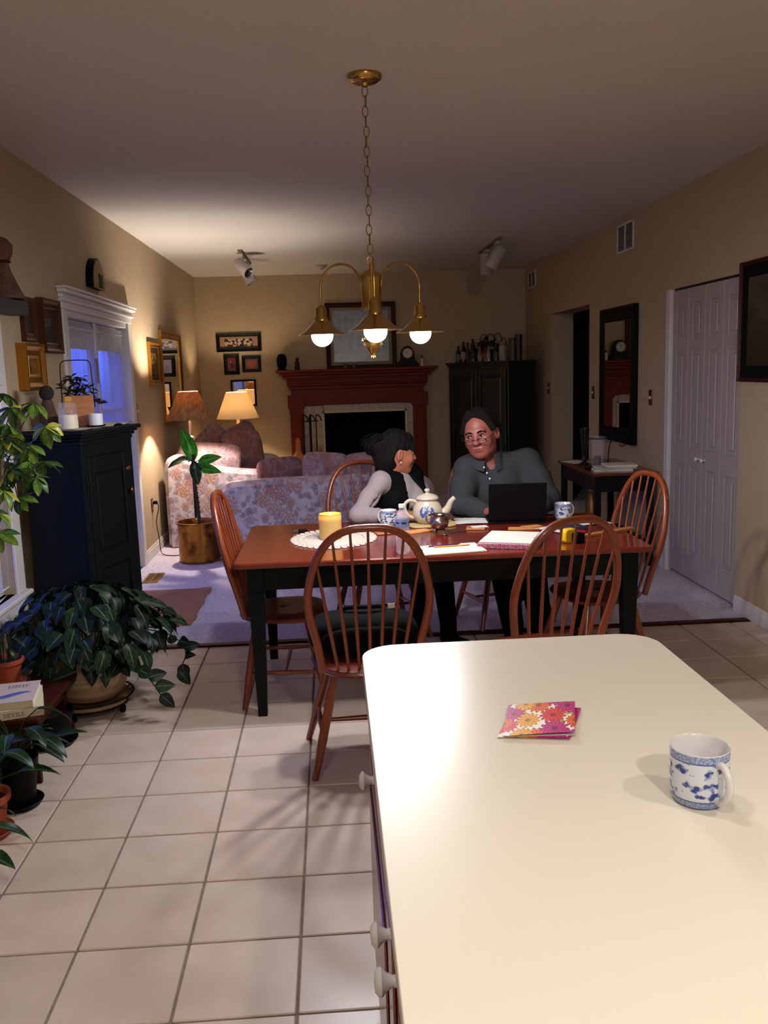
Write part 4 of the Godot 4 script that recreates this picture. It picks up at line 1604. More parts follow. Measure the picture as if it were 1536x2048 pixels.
	mb.tube(curve([V(-0.06, 0.118, 0), V(-0.095, 0.128, 0), V(-0.122, 0.108, 0), V(-0.122, 0.075, 0), V(-0.105, 0.045, 0), V(-0.076, 0.03, 0)], 5), 0.0095, 10)
	part(mb, "handle", M.stoneware, t)
	# pewter creamer on three feet
	t = thing("creamer", "small round silver creamer with side handles near the teapot", "creamer", V(0.535, Y, -4.57), 0.2)
	mb = MB.new()
	mb.lathe([Vector2(0.0, 0.012), Vector2(0.025, 0.014), Vector2(0.045, 0.03), Vector2(0.051, 0.05), Vector2(0.046, 0.07), Vector2(0.036, 0.082), Vector2(0.036, 0.087), Vector2(0.046, 0.096), Vector2(0.044, 0.096), Vector2(0.034, 0.087), Vector2(0.034, 0.07)], 32, 0.2)
	part(mb, "pot_body", M.silver, t)
	mb = MB.new()
	for i in 3:
		var a := TAU * i / 3 + 0.5
		mb.tube([V(cos(a) * 0.03, 0.022, sin(a) * 0.03), V(cos(a) * 0.04, 0.012, sin(a) * 0.04), V(cos(a) * 0.038, 0.0, sin(a) * 0.038)], [0.009, 0.005, 0.007], 8)
	part(mb, "foot", M.silver, t)
	for s in [-1.0, 1.0]:
		mb = MB.new()
		mb.tube(curve([V(s * 0.042, 0.092, 0), V(s * 0.062, 0.095, 0), V(s * 0.07, 0.078, 0), V(s * 0.062, 0.058, 0), V(s * 0.049, 0.05, 0)], 4), 0.004, 8)
		part(mb, "handle", M.silver, t)
	# sheets, notebooks, cards
	var scr := noise(71, 0.2, 2)
	var note := mat("note_paper", Color.WHITE, 0.85, 0.0, tex_fn(96, 96, func(u: float, s: float) -> Color:
		var on := fmod(s * 14.0, 1.0) < 0.28 and scr.get_noise_2d(u * 300.0, floorf(s * 14.0) * 9.0) > 0.15 and u > 0.1 and u < 0.85
		return Color(0.52, 0.52, 0.55) if on else Color(0.84, 0.82, 0.76)))
	t = thing("notepad", "open white notepad with handwriting at the table edge", "notepad", V(0.53, Y, -4.1), deg_to_rad(8))
	mb = MB.new()
	mb.bb(-0.15, 0.15, 0.0, 0.008, -0.1, 0.1, 0.002)
	part(mb, "page_block", M.paper_cream, t)
	mb = MB.new()
	mb.grid(1, 1, func(u: float, s: float) -> Vector3: return V((u - 0.5) * 0.296, 0.0086, (s - 0.5) * 0.196))
	part(mb, "top_page", note, t)
	for p in [[V(0.54, Y + 0.0125, -4.135), 6.0, Color(0.85, 0.5, 0.12), "orange wooden pencil lying on the white notepad", "pencil"], [V(0.5, Y + 0.0125, -4.16), 14.0, Color(0.16, 0.1, 0.3), "purple and white pen lying on the white notepad", "pen"]]:
		t = thing(p[4], p[3], p[4], p[0], deg_to_rad(p[1]))
		mb = MB.new()
		mb.tube([V(-0.07, 0, 0), V(0.08, 0, 0)], 0.0037, 6)
		part(mb, "shaft", mat(p[4] + "_paint", p[2], 0.4), t)
		mb = MB.new()
		mb.tube([V(0.08, 0, 0), V(0.094, 0, 0)], [0.0036, 0.0006], 6)
		part(mb, "point", M.light_wood if p[4] == "pencil" else M.silver, t)
		mb = MB.new()
		mb.tube([V(-0.085, 0, 0), V(-0.07, 0, 0)], 0.004, 8)
		part(mb, "end_cap", mat("pencil_rubber", Color(0.8, 0.45, 0.4), 0.8) if p[4] == "pencil" else M.paper, t)
	var bq := noise(88, 0.11, 2)
	var gay := mat("gay_cover", Color.WHITE, 0.5, 0.0, tex_fn(128, 128, func(u: float, s: float) -> Color:
		var n := bq.get_noise_2d(u * 200.0, s * 200.0)
		var m := bq.get_noise_2d(u * 200.0 + 500.0, s * 200.0)
		if n > 0.1:
			return Color(0.72, 0.1, 0.13)
		if n < -0.15:
			return Color(0.2, 0.28, 0.58)
		if m > 0.08:
			return Color(0.85, 0.55, 0.12)
		return Color(0.85, 0.78, 0.74)), 6.0)
	t = thing("covered_notebook", "white pad on a notebook with colourful patterned cover", "notebook", V(0.845, Y, -4.2), deg_to_rad(-22))
	mb = MB.new()
	mb.bb(-0.14, 0.14, 0.0, 0.026, -0.15, 0.15, 0.003)
	part(mb, "cover", gay, t)
	mb = MB.new()
	mb.bb(-0.132, 0.136, 0.0265, 0.032, -0.146, 0.14, 0.001)
	part(mb, "white_pad", note, t)
	# papers under and beside the laptop
	var g := "loose papers on the table"
	for p in [[V(0.775, Y + 0.001, -4.86), 0.24, 0.2, -5.0, M.paper, "white sheet of paper left of the laptop"], [V(1.33, Y + 0.001, -4.68), 0.24, 0.2, 12.0, M.paper, "white sheet of paper near the right end of the table"], [V(1.12, Y + 0.003, -4.5), 0.1, 0.17, 35.0, M.paper, "folded white leaflet right of the laptop"]]:
		mb = MB.new()
		mb.grid(6, 6, func(u: float, s: float) -> Vector3: return V((u - 0.5) * p[1], 0.0012 + 0.004 * sin(u * PI) * sin(s * 2.0) , (s - 0.5) * p[2]))
		solo(mb, "paper_sheet", p[4], p[5], "paper", p[0], deg_to_rad(p[3]), g)
	mb = MB.new()
	mb.bb(-0.07, 0.07, 0, 0.022, -0.055, 0.055, 0.003)
	solo(mb, "blue_book", mat("book_blue", Color(0.14, 0.18, 0.3), 0.5), "small dark blue book right of the laptop", "book", V(1.2, Y, -4.49), 0.25)
	mb = MB.new()
	mb.bb(-0.06, 0.06, 0, 0.008, -0.025, 0.025, 0.002)
	solo(mb, "red_booklet", mat("booklet_red", Color(0.6, 0.06, 0.1), 0.5), "thin red booklet at the foot of the blue book", "booklet", V(1.2, Y, -4.4), 0.1)
	mb = MB.new()
	mb.prism([Vector2(-0.04, 0.0), Vector2(0.045, -0.02), Vector2(0.05, 0.01), Vector2(-0.03, 0.03)], 0, 0.004)
	solo(mb, "red_card", mat("card_red", Color(0.7, 0.1, 0.12), 0.6), "small red card on the white sheet near the right end", "card", V(1.38, Y + 0.006, -4.73), 0.2)
	var oc := mat("orange_print", Color.WHITE, 0.5, 0.0, tex_fn(64, 64, func(u: float, s: float) -> Color:
		var n := bq.get_noise_2d(u * 120.0 + 900.0, s * 120.0)
		return Color(0.85, 0.3, 0.12) if n > 0.05 else (Color(0.85, 0.68, 0.2) if n > -0.2 else Color(0.8, 0.75, 0.6))))
	for p in [[V(0.43, Y + 0.0005, -4.62), 0.13, 0.1, 20.0, "bright printed card between mug and silver creamer"], [V(0.98, Y + 0.0005, -4.57), 0.16, 0.09, -12.0, "bright orange and yellow card in front of the laptop"], [V(1.03, Y + 0.004, -4.6), 0.1, 0.08, 15.0, "orange card lying on the other card before the laptop"]]:
		mb = MB.new()
		mb.grid(2, 2, func(u: float, s: float) -> Vector3: return V((u - 0.5) * p[1], 0.001 + 0.004 * u * s, (s - 0.5) * p[2]))
		mb.bb(-p[1] / 2, p[1] / 2, 0.0, 0.0008, -p[2] / 2, p[2] / 2)
		solo(mb, "printed_card", oc, p[4], "card", p[0], deg_to_rad(p[3]), "bright cards on the table")
	for p in [[V(0.25, Y, -4.6), 12.0, "wooden coaster beside the clear water bottle and mug"], [V(0.735, Y, -4.62), -10.0, "wooden coaster with a white card on it"]]:
		mb = MB.new()
		mb.bb(-0.05, 0.05, 0, 0.01, -0.045, 0.045, 0.003)
		solo(mb, "coaster", M.light_wood, p[2], "coaster", p[0], deg_to_rad(p[1]), "wooden coasters")
	mb = MB.new()
	mb.bb(-0.042, 0.042, 0, 0.002, -0.028, 0.028)
	solo(mb, "white_card", M.paper, "small white card on a wooden coaster", "card", V(0.755, Y + 0.0101, -4.625), 0.15)
	# spoon
	t = thing("teaspoon", "silver teaspoon beside the creamer", "spoon", V(0.61, Y, -4.5), deg_to_rad(30))
	mb = MB.new()
	mb.ellip(V(-0.06, 0.006, 0), V(0.022, 0.005, 0.014), 14, 8)
	part(mb, "bowl", M.silver, t)
	mb = MB.new()
	mb.tube([V(-0.04, 0.006, 0), V(0.0, 0.01, 0), V(0.07, 0.004, 0)], [0.003, 0.0025, 0.004], 6)
	part(mb, "handle", M.silver, t)
	# measuring tape
	t = thing("tape_measure", "yellow and black tape measure near the table edge", "tape measure", V(1.13, Y, -4.13), deg_to_rad(25))
	mb = MB.new()
	mb.at(Transform3D(Basis(V(1, 0, 0), V(0, 0, 1), V(0, -1, 0)), V(0, 0.035, -0.016)))
	mb.prism(rect_round(-0.042, 0.03, -0.034, 0.035, 0.02, 6), -0.036, 0.0, 0.005)
	part(mb, "case", mat("tape_yellow", Color(0.85, 0.68, 0.03), 0.45), t)
	mb = MB.new()
	mb.bb(-0.005, 0.047, 0.002, 0.05, -0.02, 0.025, 0.006)
	part(mb, "grip", M.black_plastic, t)
	mb = MB.new()
	mb.bb(-0.2, 0.2, 0, 0.014, -0.02, 0.02, 0.002)
	solo(mb, "wooden_strip", M.light_wood, "pale wooden strip lying near the right end of the table", "wood strip", V(1.33, Y, -4.33), deg_to_rad(28))
	# laptop, its lid back towards the camera
	t = thing("laptop", "open black laptop with its lid turned to the camera", "laptop", V(0.985, Y, -4.83), deg_to_rad(184 - 8))
	mb = MB.new()
	mb.at(tf(V(0, 0.0, 0)))
	mb.prism(rect_round(-0.155, 0.155, -0.11, 0.11, 0.01, 4), 0.0, 0.018, 0.003)
	part(mb, "base", M.black_plastic, t)
	mb = MB.new()
	mb.at(tf(V(0, 0.02, -0.11), V(-8, 0, 0)))
	mb.bb(-0.155, 0.155, 0.0, 0.208, -0.008, 0.0, 0.004)
	var lid := part(mb, "lid", M.black_plastic, t)
	mb = MB.new()
	mb.at(tf(V(0, 0.02, -0.11), V(-8, 0, 0)))
	mb.bb(-0.142, 0.142, 0.014, 0.198, 0.0, 0.0012)
	part(mb, "screen", glow("screen_glow", Color(0.7, 0.8, 1.0), 0.9), lid)
	mb = MB.new()
	for r in 4:
		for c in 11:
			mb.bb(-0.13 + c * 0.024, -0.13 + c * 0.024 + 0.02, 0.018, 0.02, -0.08 + r * 0.024, -0.06 + r * 0.024)
	part(mb, "keyboard", M.soft_black, t)

func m1_second() -> Material:
	return mat("mug_print_3", Color.WHITE, 0.2, 0.0, tex_china(43, Color(0.74, 0.76, 0.76), 1))

# ------------------------------------------------------------------ left side: cupboard and plants
func cupboard() -> void:
	# front faces the room, turned a little towards the camera
	var t := thing("jelly_cupboard", "dark green painted cupboard standing by the left wall", "cupboard", V(-1.36, 0, -4.9), deg_to_rad(90 - 16))
	# local: front towards +z, width along x
	var w := 0.26
	var d := 0.165
	var mb := MB.new()
	mb.bb(-w, w, 0.06, 1.27, -d, d - 0.018)
	mb.bb(-w + 0.01, w - 0.01, 0, 0.06, -d + 0.01, d - 0.03)
	part(mb, "carcass", M.cupboard_paint, t)
	mb = MB.new()
	mb.bb(-w - 0.006, w + 0.006, 1.262, 1.285, -d, d + 0.006, 0.004)
	mb.bb(-w - 0.018, w + 0.018, 1.285, 1.303, -d, d + 0.018, 0.006)
	mb.bb(-w - 0.03, w + 0.03, 1.303, 1.318, -d, d + 0.03, 0.005)
	mb.bb(-w - 0.045, w + 0.045, 1.318, 1.34, -d, d + 0.045, 0.006)
	part(mb, "crown", M.cupboard_paint, t)
	mb = MB.new()
	mb.bb(-w, -w + 0.05, 0.06, 1.262, d - 0.018, d, 0.002)
	mb.bb(w - 0.05, w, 0.06, 1.262, d - 0.018, d, 0.002)
	mb.bb(-w + 0.05, w - 0.05, 1.2, 1.262, d - 0.018, d)
	mb.bb(-w + 0.05, w - 0.05, 0.06, 0.12, d - 0.018, d)
	part(mb, "face_frame", M.cupboard_paint, t)
	mb = MB.new()
	var x0 := -w + 0.053
	var x1 := w - 0.053
	mb.bb(x0, x1, 0.123, 1.197, d - 0.018, d - 0.01)
	mb.bb(x0, x0 + 0.06, 0.123, 1.197, d - 0.012, d + 0.004, 0.003)
	mb.bb(x1 - 0.06, x1, 0.123, 1.197, d - 0.012, d + 0.004, 0.003)
	for y in [[0.123, 0.2], [0.6, 0.68], [1.11, 1.197]]:
		mb.bb(x0 + 0.06, x1 - 0.06, y[0], y[1], d - 0.012, d + 0.004, 0.003)
	var door := part(mb, "door", M.cupboard_paint, t)
	for y in [[0.2, 0.6], [0.68, 1.11]]:
		mb = MB.new()
		mb.bb(x0 + 0.075, x1 - 0.075, y[0] + 0.015, y[1] - 0.015, d - 0.012, d + 0.001, 0.008)
		part(mb, "raised_panel", M.cupboard_paint, door)
	for y in [0.34, 1.06]:
		mb = MB.new()
		mb.bb(x0 - 0.028, x0 - 0.014, y - 0.045, y + 0.045, d, d + 0.006, 0.002)
		mb.bb(x0 + 0.006, x0 + 0.02, y - 0.045, y + 0.045, d + 0.002, d + 0.008, 0.002)
		mb.bb(x0 - 0.014, x0 + 0.006, y - 0.008, y + 0.008, d, d + 0.007, 0.002)
		part(mb, "hinge", M.iron, door)
	mb = MB.new()
	mb.at(tf(V(x1 - 0.03, 0.98, d + 0.002), V(90, 0, 0)))
	mb.lathe([Vector2(0.006, 0.0), Vector2(0.007, 0.014), Vector2(0.015, 0.02), Vector2(0.016, 0.028), Vector2(0.009, 0.035), Vector2(0.0, 0.036)], 18)
	part(mb, "knob", M.aged_brass, door, "round brass knob")
	mb = MB.new()
	mb.at(tf(V(x1 - 0.015, 1.1, d + 0.004), V(0, 0, 4)))
	mb.box(Vector3.ZERO, V(0.04, 0.018, 0.014), 0.004)
	part(mb, "turn_latch", mat("copper", Color(0.6, 0.33, 0.17), 0.4, 0.7), door, "small copper turn latch")
	var top := 1.34
	var o := t.position
	var B := Basis(Vector3.UP, deg_to_rad(74))
	var P := func(x: float, z: float, y := 1.34) -> Vector3:
		return o + B * V(x, y, z)
	# lace runner
	t = thing("lace_runner", "white lace runner on top of the dark cupboard", "doily", P.call(0.0, 0.02), deg_to_rad(74))
	mb = MB.new()
	mb.grid(40, 12, func(u: float, s: float) -> Vector3:
		var sc := 1.0 + 0.03 * absf(sin(s * 30.0)) + 0.03 * absf(sin(u * 40.0))
		return V((u - 0.5) * 0.52 * sc, 0.003 + 0.006 * (sin(u * 25.0) * sin(s * 11.0)) * (1.0 if u > 0.62 else 0.15) + (0.006 if u > 0.62 else 0.0), (s - 0.5) * 0.3 * sc))
	part(mb, "lace_cloth", M.lace, t)
	# big candle in glass
	t = thing("glass_candle", "cream candle in a clear glass jar on the cupboard", "candle", P.call(-0.2, 0.07, 1.345))
	mb = MB.new()
	mb.lathe([Vector2(0.0, 0.0), Vector2(0.048, 0.0), Vector2(0.05, 0.004), Vector2(0.05, 0.105), Vector2(0.044, 0.12), Vector2(0.046, 0.135)], 30)
	part(mb, "glass_jar", M.clear_glass, t)
	mb = MB.new()
	mb.lathe([Vector2(0.0, 0.003), Vector2(0.047, 0.003), Vector2(0.048, 0.006), Vector2(0.047, 0.07), Vector2(0.045, 0.074), Vector2(0.0, 0.072)], 28)
	part(mb, "wax", M.wax, t)
	mb = MB.new()
	mb.tube([V(0, 0.072, 0), V(0.002, 0.082, 0)], 0.0015, 5)
	part(mb, "wick", M.black_paint, t)
	t = thing("pillar_candle", "white candle on a small dark saucer on the cupboard", "candle", P.call(-0.02, 0.12, 1.345))
	mb = MB.new()
	mb.lathe([Vector2(0.0, 0.0), Vector2(0.04, 0.0), Vector2(0.05, 0.006), Vector2(0.05, 0.009), Vector2(0.035, 0.006), Vector2(0.0, 0.005)], 26)
	part(mb, "saucer", M.black_plastic, t)
	mb = MB.new()
	mb.lathe([Vector2(0.036, 0.006), Vector2(0.037, 0.06), Vector2(0.036, 0.068), Vector2(0.031, 0.069), Vector2(0.029, 0.064), Vector2(0.0, 0.062)], 28)
	part(mb, "wax", mat("white_wax", Color(0.82, 0.82, 0.84), 0.45), t)
	mb = MB.new()
	mb.tube([V(0, 0.062, 0), V(0.001, 0.072, 0)], 0.0013, 5)
	part(mb, "wick", M.black_paint, t)
	# wooden carrier with a tall wire handle and dried stems
	t = thing("wooden_carrier", "tan wooden box with a tall wire handle on the cupboard", "box", P.call(0.03, 0.0, 1.345), deg_to_rad(14))
	mb = MB.new()
	mb.bb(-0.075, 0.075, 0.0, 0.008, -0.05, 0.05)
	mb.bb(-0.075, 0.075, 0.0, 0.165, 0.042, 0.05, 0.002)
	mb.bb(-0.075, 0.075, 0.0, 0.165, -0.05, -0.042, 0.002)
	mb.bb(-0.075, -0.067, 0.0, 0.165, -0.042, 0.042)
	mb.bb(0.067, 0.075, 0.0, 0.165, -0.042, 0.042)
	part(mb, "box_body", M.light_wood, t)
	mb = MB.new()
	mb.bb(-0.07, -0.035, 0.135, 0.16, 0.05, 0.051)
	part(mb, "yellow_tag", mat("tag_yellow", Color(0.78, 0.6, 0.15), 0.7), t)
	mb = MB.new()
	mb.tube(curve([V(-0.085, 0.1, 0.0), V(-0.082, 0.3, 0), V(-0.075, 0.338, 0), V(-0.05, 0.35, 0), V(0.045, 0.35, 0), V(0.068, 0.338, 0), V(0.074, 0.3, 0), V(0.08, 0.1, 0)], 4), 0.0032, 6)
	part(mb, "wire_handle", M.iron, t)
	var dl := leaf_mesh(0.045, 0.018, 1.0, 0.2, 0.6, 4)
	var dg := leafmat("dried_leaf", Color(0.08, 0.1, 0.06), Color(0.16, 0.15, 0.1), 0.8)
	t = thing("dried_bouquet", "dark dried flowers and stems standing in the wooden box", "dried flowers", P.call(0.03, 0.0, 1.36), deg_to_rad(14))
	rng.seed = 5
	mb = MB.new()
	var tips := []
	for i in 9:
		var e := V(rng.randf_range(-0.1, 0.02), rng.randf_range(0.17, 0.25), rng.randf_range(-0.04, 0.04))
		if i > 6:
			e = V(rng.randf_range(0.1, 0.14), rng.randf_range(0.08, 0.13), 0.03)
		var mid := V(e.x * 0.4, 0.19 if i > 6 else e.y * 0.6, e.z * 0.5)
		var c := curve([V(0, 0, 0), mid, e], 4)
		mb.tube(c, 0.0018, 5)
		tips.append(c)
	part(mb, "stems", M.dark_wood, t)
	for c in tips:
		for j in 12:
			var p: Vector3 = c[rng.randi_range(3, 8)]
			var dir := V(rng.randf_range(-1, 1), rng.randf_range(-0.3, 1), rng.randf_range(-1, 1))
			inst(dl, "dried_leaf", dg, t, aim(p, dir, V(0, 1, 0.4), rng.randf_range(0.8, 1.4)))
	# small doll-like dried bundle to the left
	t = thing("cloth_bundle", "brown dried bundle figure behind the glass candle", "ornament", P.call(-0.17, -0.06, 1.345))
	mb = MB.new()
	mb.lathe([Vector2(0.05, 0.0), Vector2(0.045, 0.06), Vector2(0.028, 0.13), Vector2(0.024, 0.15)], 24, 0.2, func(a: float, y: float) -> float: return 1.0 + 0.08 * sin(a * 7.0 + y * 30.0))
	part(mb, "skirt", mat("bundle_brown", Color(0.28, 0.19, 0.13), 0.9), t)
	mb = MB.new()
	mb.ellip(V(0, 0.185, 0), V(0.038, 0.04, 0.036), 18, 12)
	part(mb, "head", mat("bundle_dark", Color(0.13, 0.08, 0.06), 0.95), t)

func scatter_leaf(parent: Node, meshes: Array, mats: Array, at: Vector3, along: Vector3, face: Vector3, s: float) -> void:
	inst(meshes[rng.randi() % meshes.size()], "leaf", mats[rng.randi() % mats.size()], parent, aim(at, along, face, s))

func pothos() -> void:
	rng.seed = 21
	var c := V(-1.22, 0, -4.24)
	var t := thing("potted_pothos", "large bushy pothos in a tan ceramic pot on the tile floor", "potted plant", c)
	var mb := MB.new()
	mb.lathe([Vector2(0.0, 0.075), Vector2(0.12, 0.075), Vector2(0.155, 0.1), Vector2(0.19, 0.2), Vector2(0.2, 0.29), Vector2(0.205, 0.33), Vector2(0.19, 0.33), Vector2(0.18, 0.27)], 40, 0.3)
	var pq := noise(3, 0.09, 3)
	part(mb, "pot", mat("tan_pot", Color.WHITE, 0.4, 0.0, tex_fn(64, 64, func(u: float, s: float) -> Color: return Color(0.55, 0.43, 0.31).lerp(Color(0.68, 0.57, 0.43), clampf(0.5 + pq.get_noise_2d(u * 20.0, s * 160.0), 0, 1)))), t)
	mb = MB.new()
	mb.lathe([Vector2(0.0, 0.27), Vector2(0.182, 0.27)], 24)
	part(mb, "soil", M.soil, t)
	mb = MB.new()
	mb.lathe([Vector2(0.0, 0.05), Vector2(0.17, 0.05), Vector2(0.185, 0.06), Vector2(0.19, 0.075), Vector2(0.18, 0.075), Vector2(0.17, 0.062), Vector2(0.0, 0.06)], 40)
	part(mb, "saucer", mat("tan_saucer", Color(0.6, 0.48, 0.34), 0.5), t)
	mb = MB.new()
	for q in [[0.2, 0.085], [0.175, 0.045]]:
		mb.tube(arc(V(0, q[1], 0), q[0], 0, 360, 36, Vector3.RIGHT, Vector3.BACK).slice(0, 36), 0.004, 6, true)
	for i in 4:
		var a := TAU * i / 4 + 0.3
		var o := V(cos(a), 0, sin(a))
		mb.tube(curve([o * 0.175 + V(0, 0.045, 0), o * 0.2 + V(0, 0.085, 0), o * 0.225 + V(0, 0.115, 0), o * 0.215 + V(0, 0.145, 0), o * 0.2 + V(0, 0.135, 0)], 4), 0.0042, 6)
	part(mb, "iron_caddy", M.iron, t)
	var wm := MB.new()
	wm.at(tf(Vector3.ZERO, V(0, 0, 90)))
	wm.lathe([Vector2(0.0, 0.011), Vector2(0.016, 0.011), Vector2(0.02, 0.006), Vector2(0.02, -0.006), Vector2(0.016, -0.011), Vector2(0.0, -0.011)], 18)
	var wheel := wm.mesh()
	for i in 4:
		var a := TAU * i / 4 + 0.3
		inst(wheel, "caster", M.black_plastic, t, tf(V(cos(a) * 0.165, 0.0205, sin(a) * 0.165), V(0, i * 50.0, 0)))
	var lv := [leaf_mesh(0.135, 0.088, 0.62, 0.25, 0.9), leaf_mesh(0.125, 0.075, 0.66, 0.35, 1.3), leaf_mesh(0.145, 0.095, 0.6, 0.15, 0.6)]
	var ms := [leafmat("pothos_1", Color(0.05, 0.11, 0.07), Color(0.08, 0.16, 0.09), 0.45), leafmat("pothos_2", Color(0.04, 0.085, 0.06), Color(0.06, 0.13, 0.08), 0.45), leafmat("pothos_3", Color(0.07, 0.14, 0.08), Color(0.14, 0.22, 0.12), 0.4)]
	mb = MB.new()
	var lim := func(p: Vector3) -> bool:
		var w := p + c
		return w.x > XL + 0.06 and not (w.z < -4.62 + 0.25 * (w.x + 1.3) and w.x < -1.06) and w.y > 0.09
	var placed := 0
	var tries := 0
	while placed < 240 and tries < 3000:
		tries += 1
		var a := rng.randf() * TAU
		var e := rng.randf_range(-0.42, 1.0)
		var ring := sqrt(maxf(0.0, 1.0 - e * e))
		var dir := V(cos(a) * ring, e, sin(a) * ring)
		var shell := rng.randf_range(0.62, 1.0)
		var p := V(dir.x * 0.42, 0.39 + dir.y * 0.235, dir.z * 0.4) * V(shell, 1, shell)
		if dir.y < 0.0:
			p.x *= 0.82
			p.z *= 0.82
		var along := (V(dir.x, 0, dir.z).normalized() * 0.8 + V(rng.randf_range(-0.5, 0.5), rng.randf_range(-0.9, 0.05), rng.randf_range(-0.5, 0.5))).normalized()
		if not lim.call(p) or not lim.call(p + along * 0.13):
			continue
		scatter_leaf(t, lv, ms, p, along, (dir + V(0, 0.5, 0.1)).normalized(), rng.randf_range(0.65, 1.0))
		if placed % 4 == 0:
			mb.tube(curve([V(p.x * 0.3, 0.28, p.z * 0.3), V(p.x * 0.7, 0.28 + p.y * 0.3, p.z * 0.7), p], 4), 0.0028, 5)
		placed += 1
	# the trailing vine that reaches over the tiles to the right
	for vine in [[V(0.25, 0.42, 0.05), V(0.4, 0.36, 0.0), V(0.47, 0.28, 0.02), V(0.44, 0.2, 0.06)], [V(0.2, 0.3, 0.15), V(0.32, 0.22, 0.2), V(0.38, 0.12, 0.2)]]:
		var cv := curve(vine, 5)
		mb.tube(cv, 0.003, 5)
		for j in range(3, cv.size(), 2):
			scatter_leaf(t, lv, ms, cv[j], V(rng.randf_range(0.1, 0.8), rng.randf_range(-0.9, 0.3), rng.randf_range(-0.3, 0.6)), V(0.2, 0.5, 1.0), rng.randf_range(0.55, 0.8))
	part(mb, "stems", leafmat("stem_green", Color(0.1, 0.16, 0.07), Color(0.16, 0.22, 0.1)), t)

func umbrella_tree() -> void:
	rng.seed = 8
	var t := thing("umbrella_tree", "yellow-green umbrella plant leaning in from the left edge", "potted plant", V(-1.55, 0.285, -3.58))
	var o := t.position
	var mb := MB.new()
	mb.lathe([Vector2(0.0, 0.0), Vector2(0.06, 0.0), Vector2(0.08, 0.16), Vector2(0.085, 0.165), Vector2(0.085, 0.19), Vector2(0.076, 0.19), Vector2(0.074, 0.16)], 30)
	part(mb, "pot", M.terracotta, t)
	mb = MB.new()
	mb.lathe([Vector2(0.0, 0.16), Vector2(0.076, 0.16)], 20)
	part(mb, "soil", M.soil, t)
	mb = MB.new()
	var trunk := curve([V(0, 0.15, 0), V(0.02, 0.4, -0.04), V(0.08, 0.65, -0.1), V(0.17, 0.83, -0.15), V(0.19, 1.05, -0.18)], 6)
	var tr := []
	for i in trunk.size():
		tr.append(lerpf(0.016, 0.009, float(i) / trunk.size()))
	mb.tube(trunk, tr, 8)
	part(mb, "trunk", mat("pale_bark", Color(0.45, 0.37, 0.28), 0.8), t)
	var lv := [leaf_mesh(0.09, 0.038, 1.15, 0.25, 0.7), leaf_mesh(0.08, 0.034, 1.1, 0.35, 1.0), leaf_mesh(0.1, 0.04, 1.2, 0.2, 0.4)]
	var ms := [leafmat("umb_1", Color(0.24, 0.36, 0.12), Color(0.4, 0.5, 0.16)), leafmat("umb_2", Color(0.14, 0.24, 0.1), Color(0.24, 0.36, 0.13)), leafmat("umb_3", Color(0.56, 0.6, 0.18), Color(0.7, 0.66, 0.26))]
	mb = MB.new()
	# whorls of leaflets at the ends of the petioles (world places)
	for w in [V(-1.185, 1.27, -3.72), V(-1.25, 1.33, -3.78), V(-1.3, 1.42, -3.7), V(-1.3, 1.24, -3.7), V(-1.345, 1.55, -3.76), V(-1.24, 1.5, -3.85), V(-1.36, 1.33, -3.68), V(-1.34, 1.16, -3.68), V(-1.22, 1.4, -3.9), V(-1.28, 1.38, -3.62), V(-1.37, 1.48, -3.65), V(-1.36, 1.24, -3.8), V(-1.3, 1.3, -3.85), V(-1.36, 1.08, -3.64), V(-1.4, 1.62, -3.7), V(-1.33, 1.36, -3.75), V(-1.27, 1.26, -3.8), V(-1.38, 1.4, -3.72), V(-1.32, 1.49, -3.8), V(-1.39, 1.56, -3.68), V(-1.24, 1.2, -3.78), V(-1.38, 1.18, -3.72), V(-1.36, 1.0, -3.62), V(-1.31, 1.12, -3.75)]:
		var p: Vector3 = w - o
		var b: Vector3 = trunk[rng.randi_range(14, trunk.size() - 1)]
		mb.tube(curve([b, b.lerp(p, 0.6) + V(0, 0.04, 0), p], 4), 0.0024, 5)
		var ax := V(rng.randf_range(-0.3, 0.6), rng.randf_range(0.4, 1.0), rng.randf_range(-0.2, 0.6)).normalized()
		var e1 := ax.cross(V(0.3, 0.1, 1)).normalized()
		var e2 := ax.cross(e1)
		var n := rng.randi_range(7, 9)
		for i in n:
			var a := TAU * i / n + rng.randf() * 0.3
			var out := e1 * cos(a) + e2 * sin(a)
			scatter_leaf(t, lv, ms if i % 2 == 0 else ms.slice(0, 2), p, out - ax * rng.randf_range(0.0, 0.7), ax + out * 0.3, rng.randf_range(0.8, 1.1))
	part(mb, "petioles", M.stem_green, t)

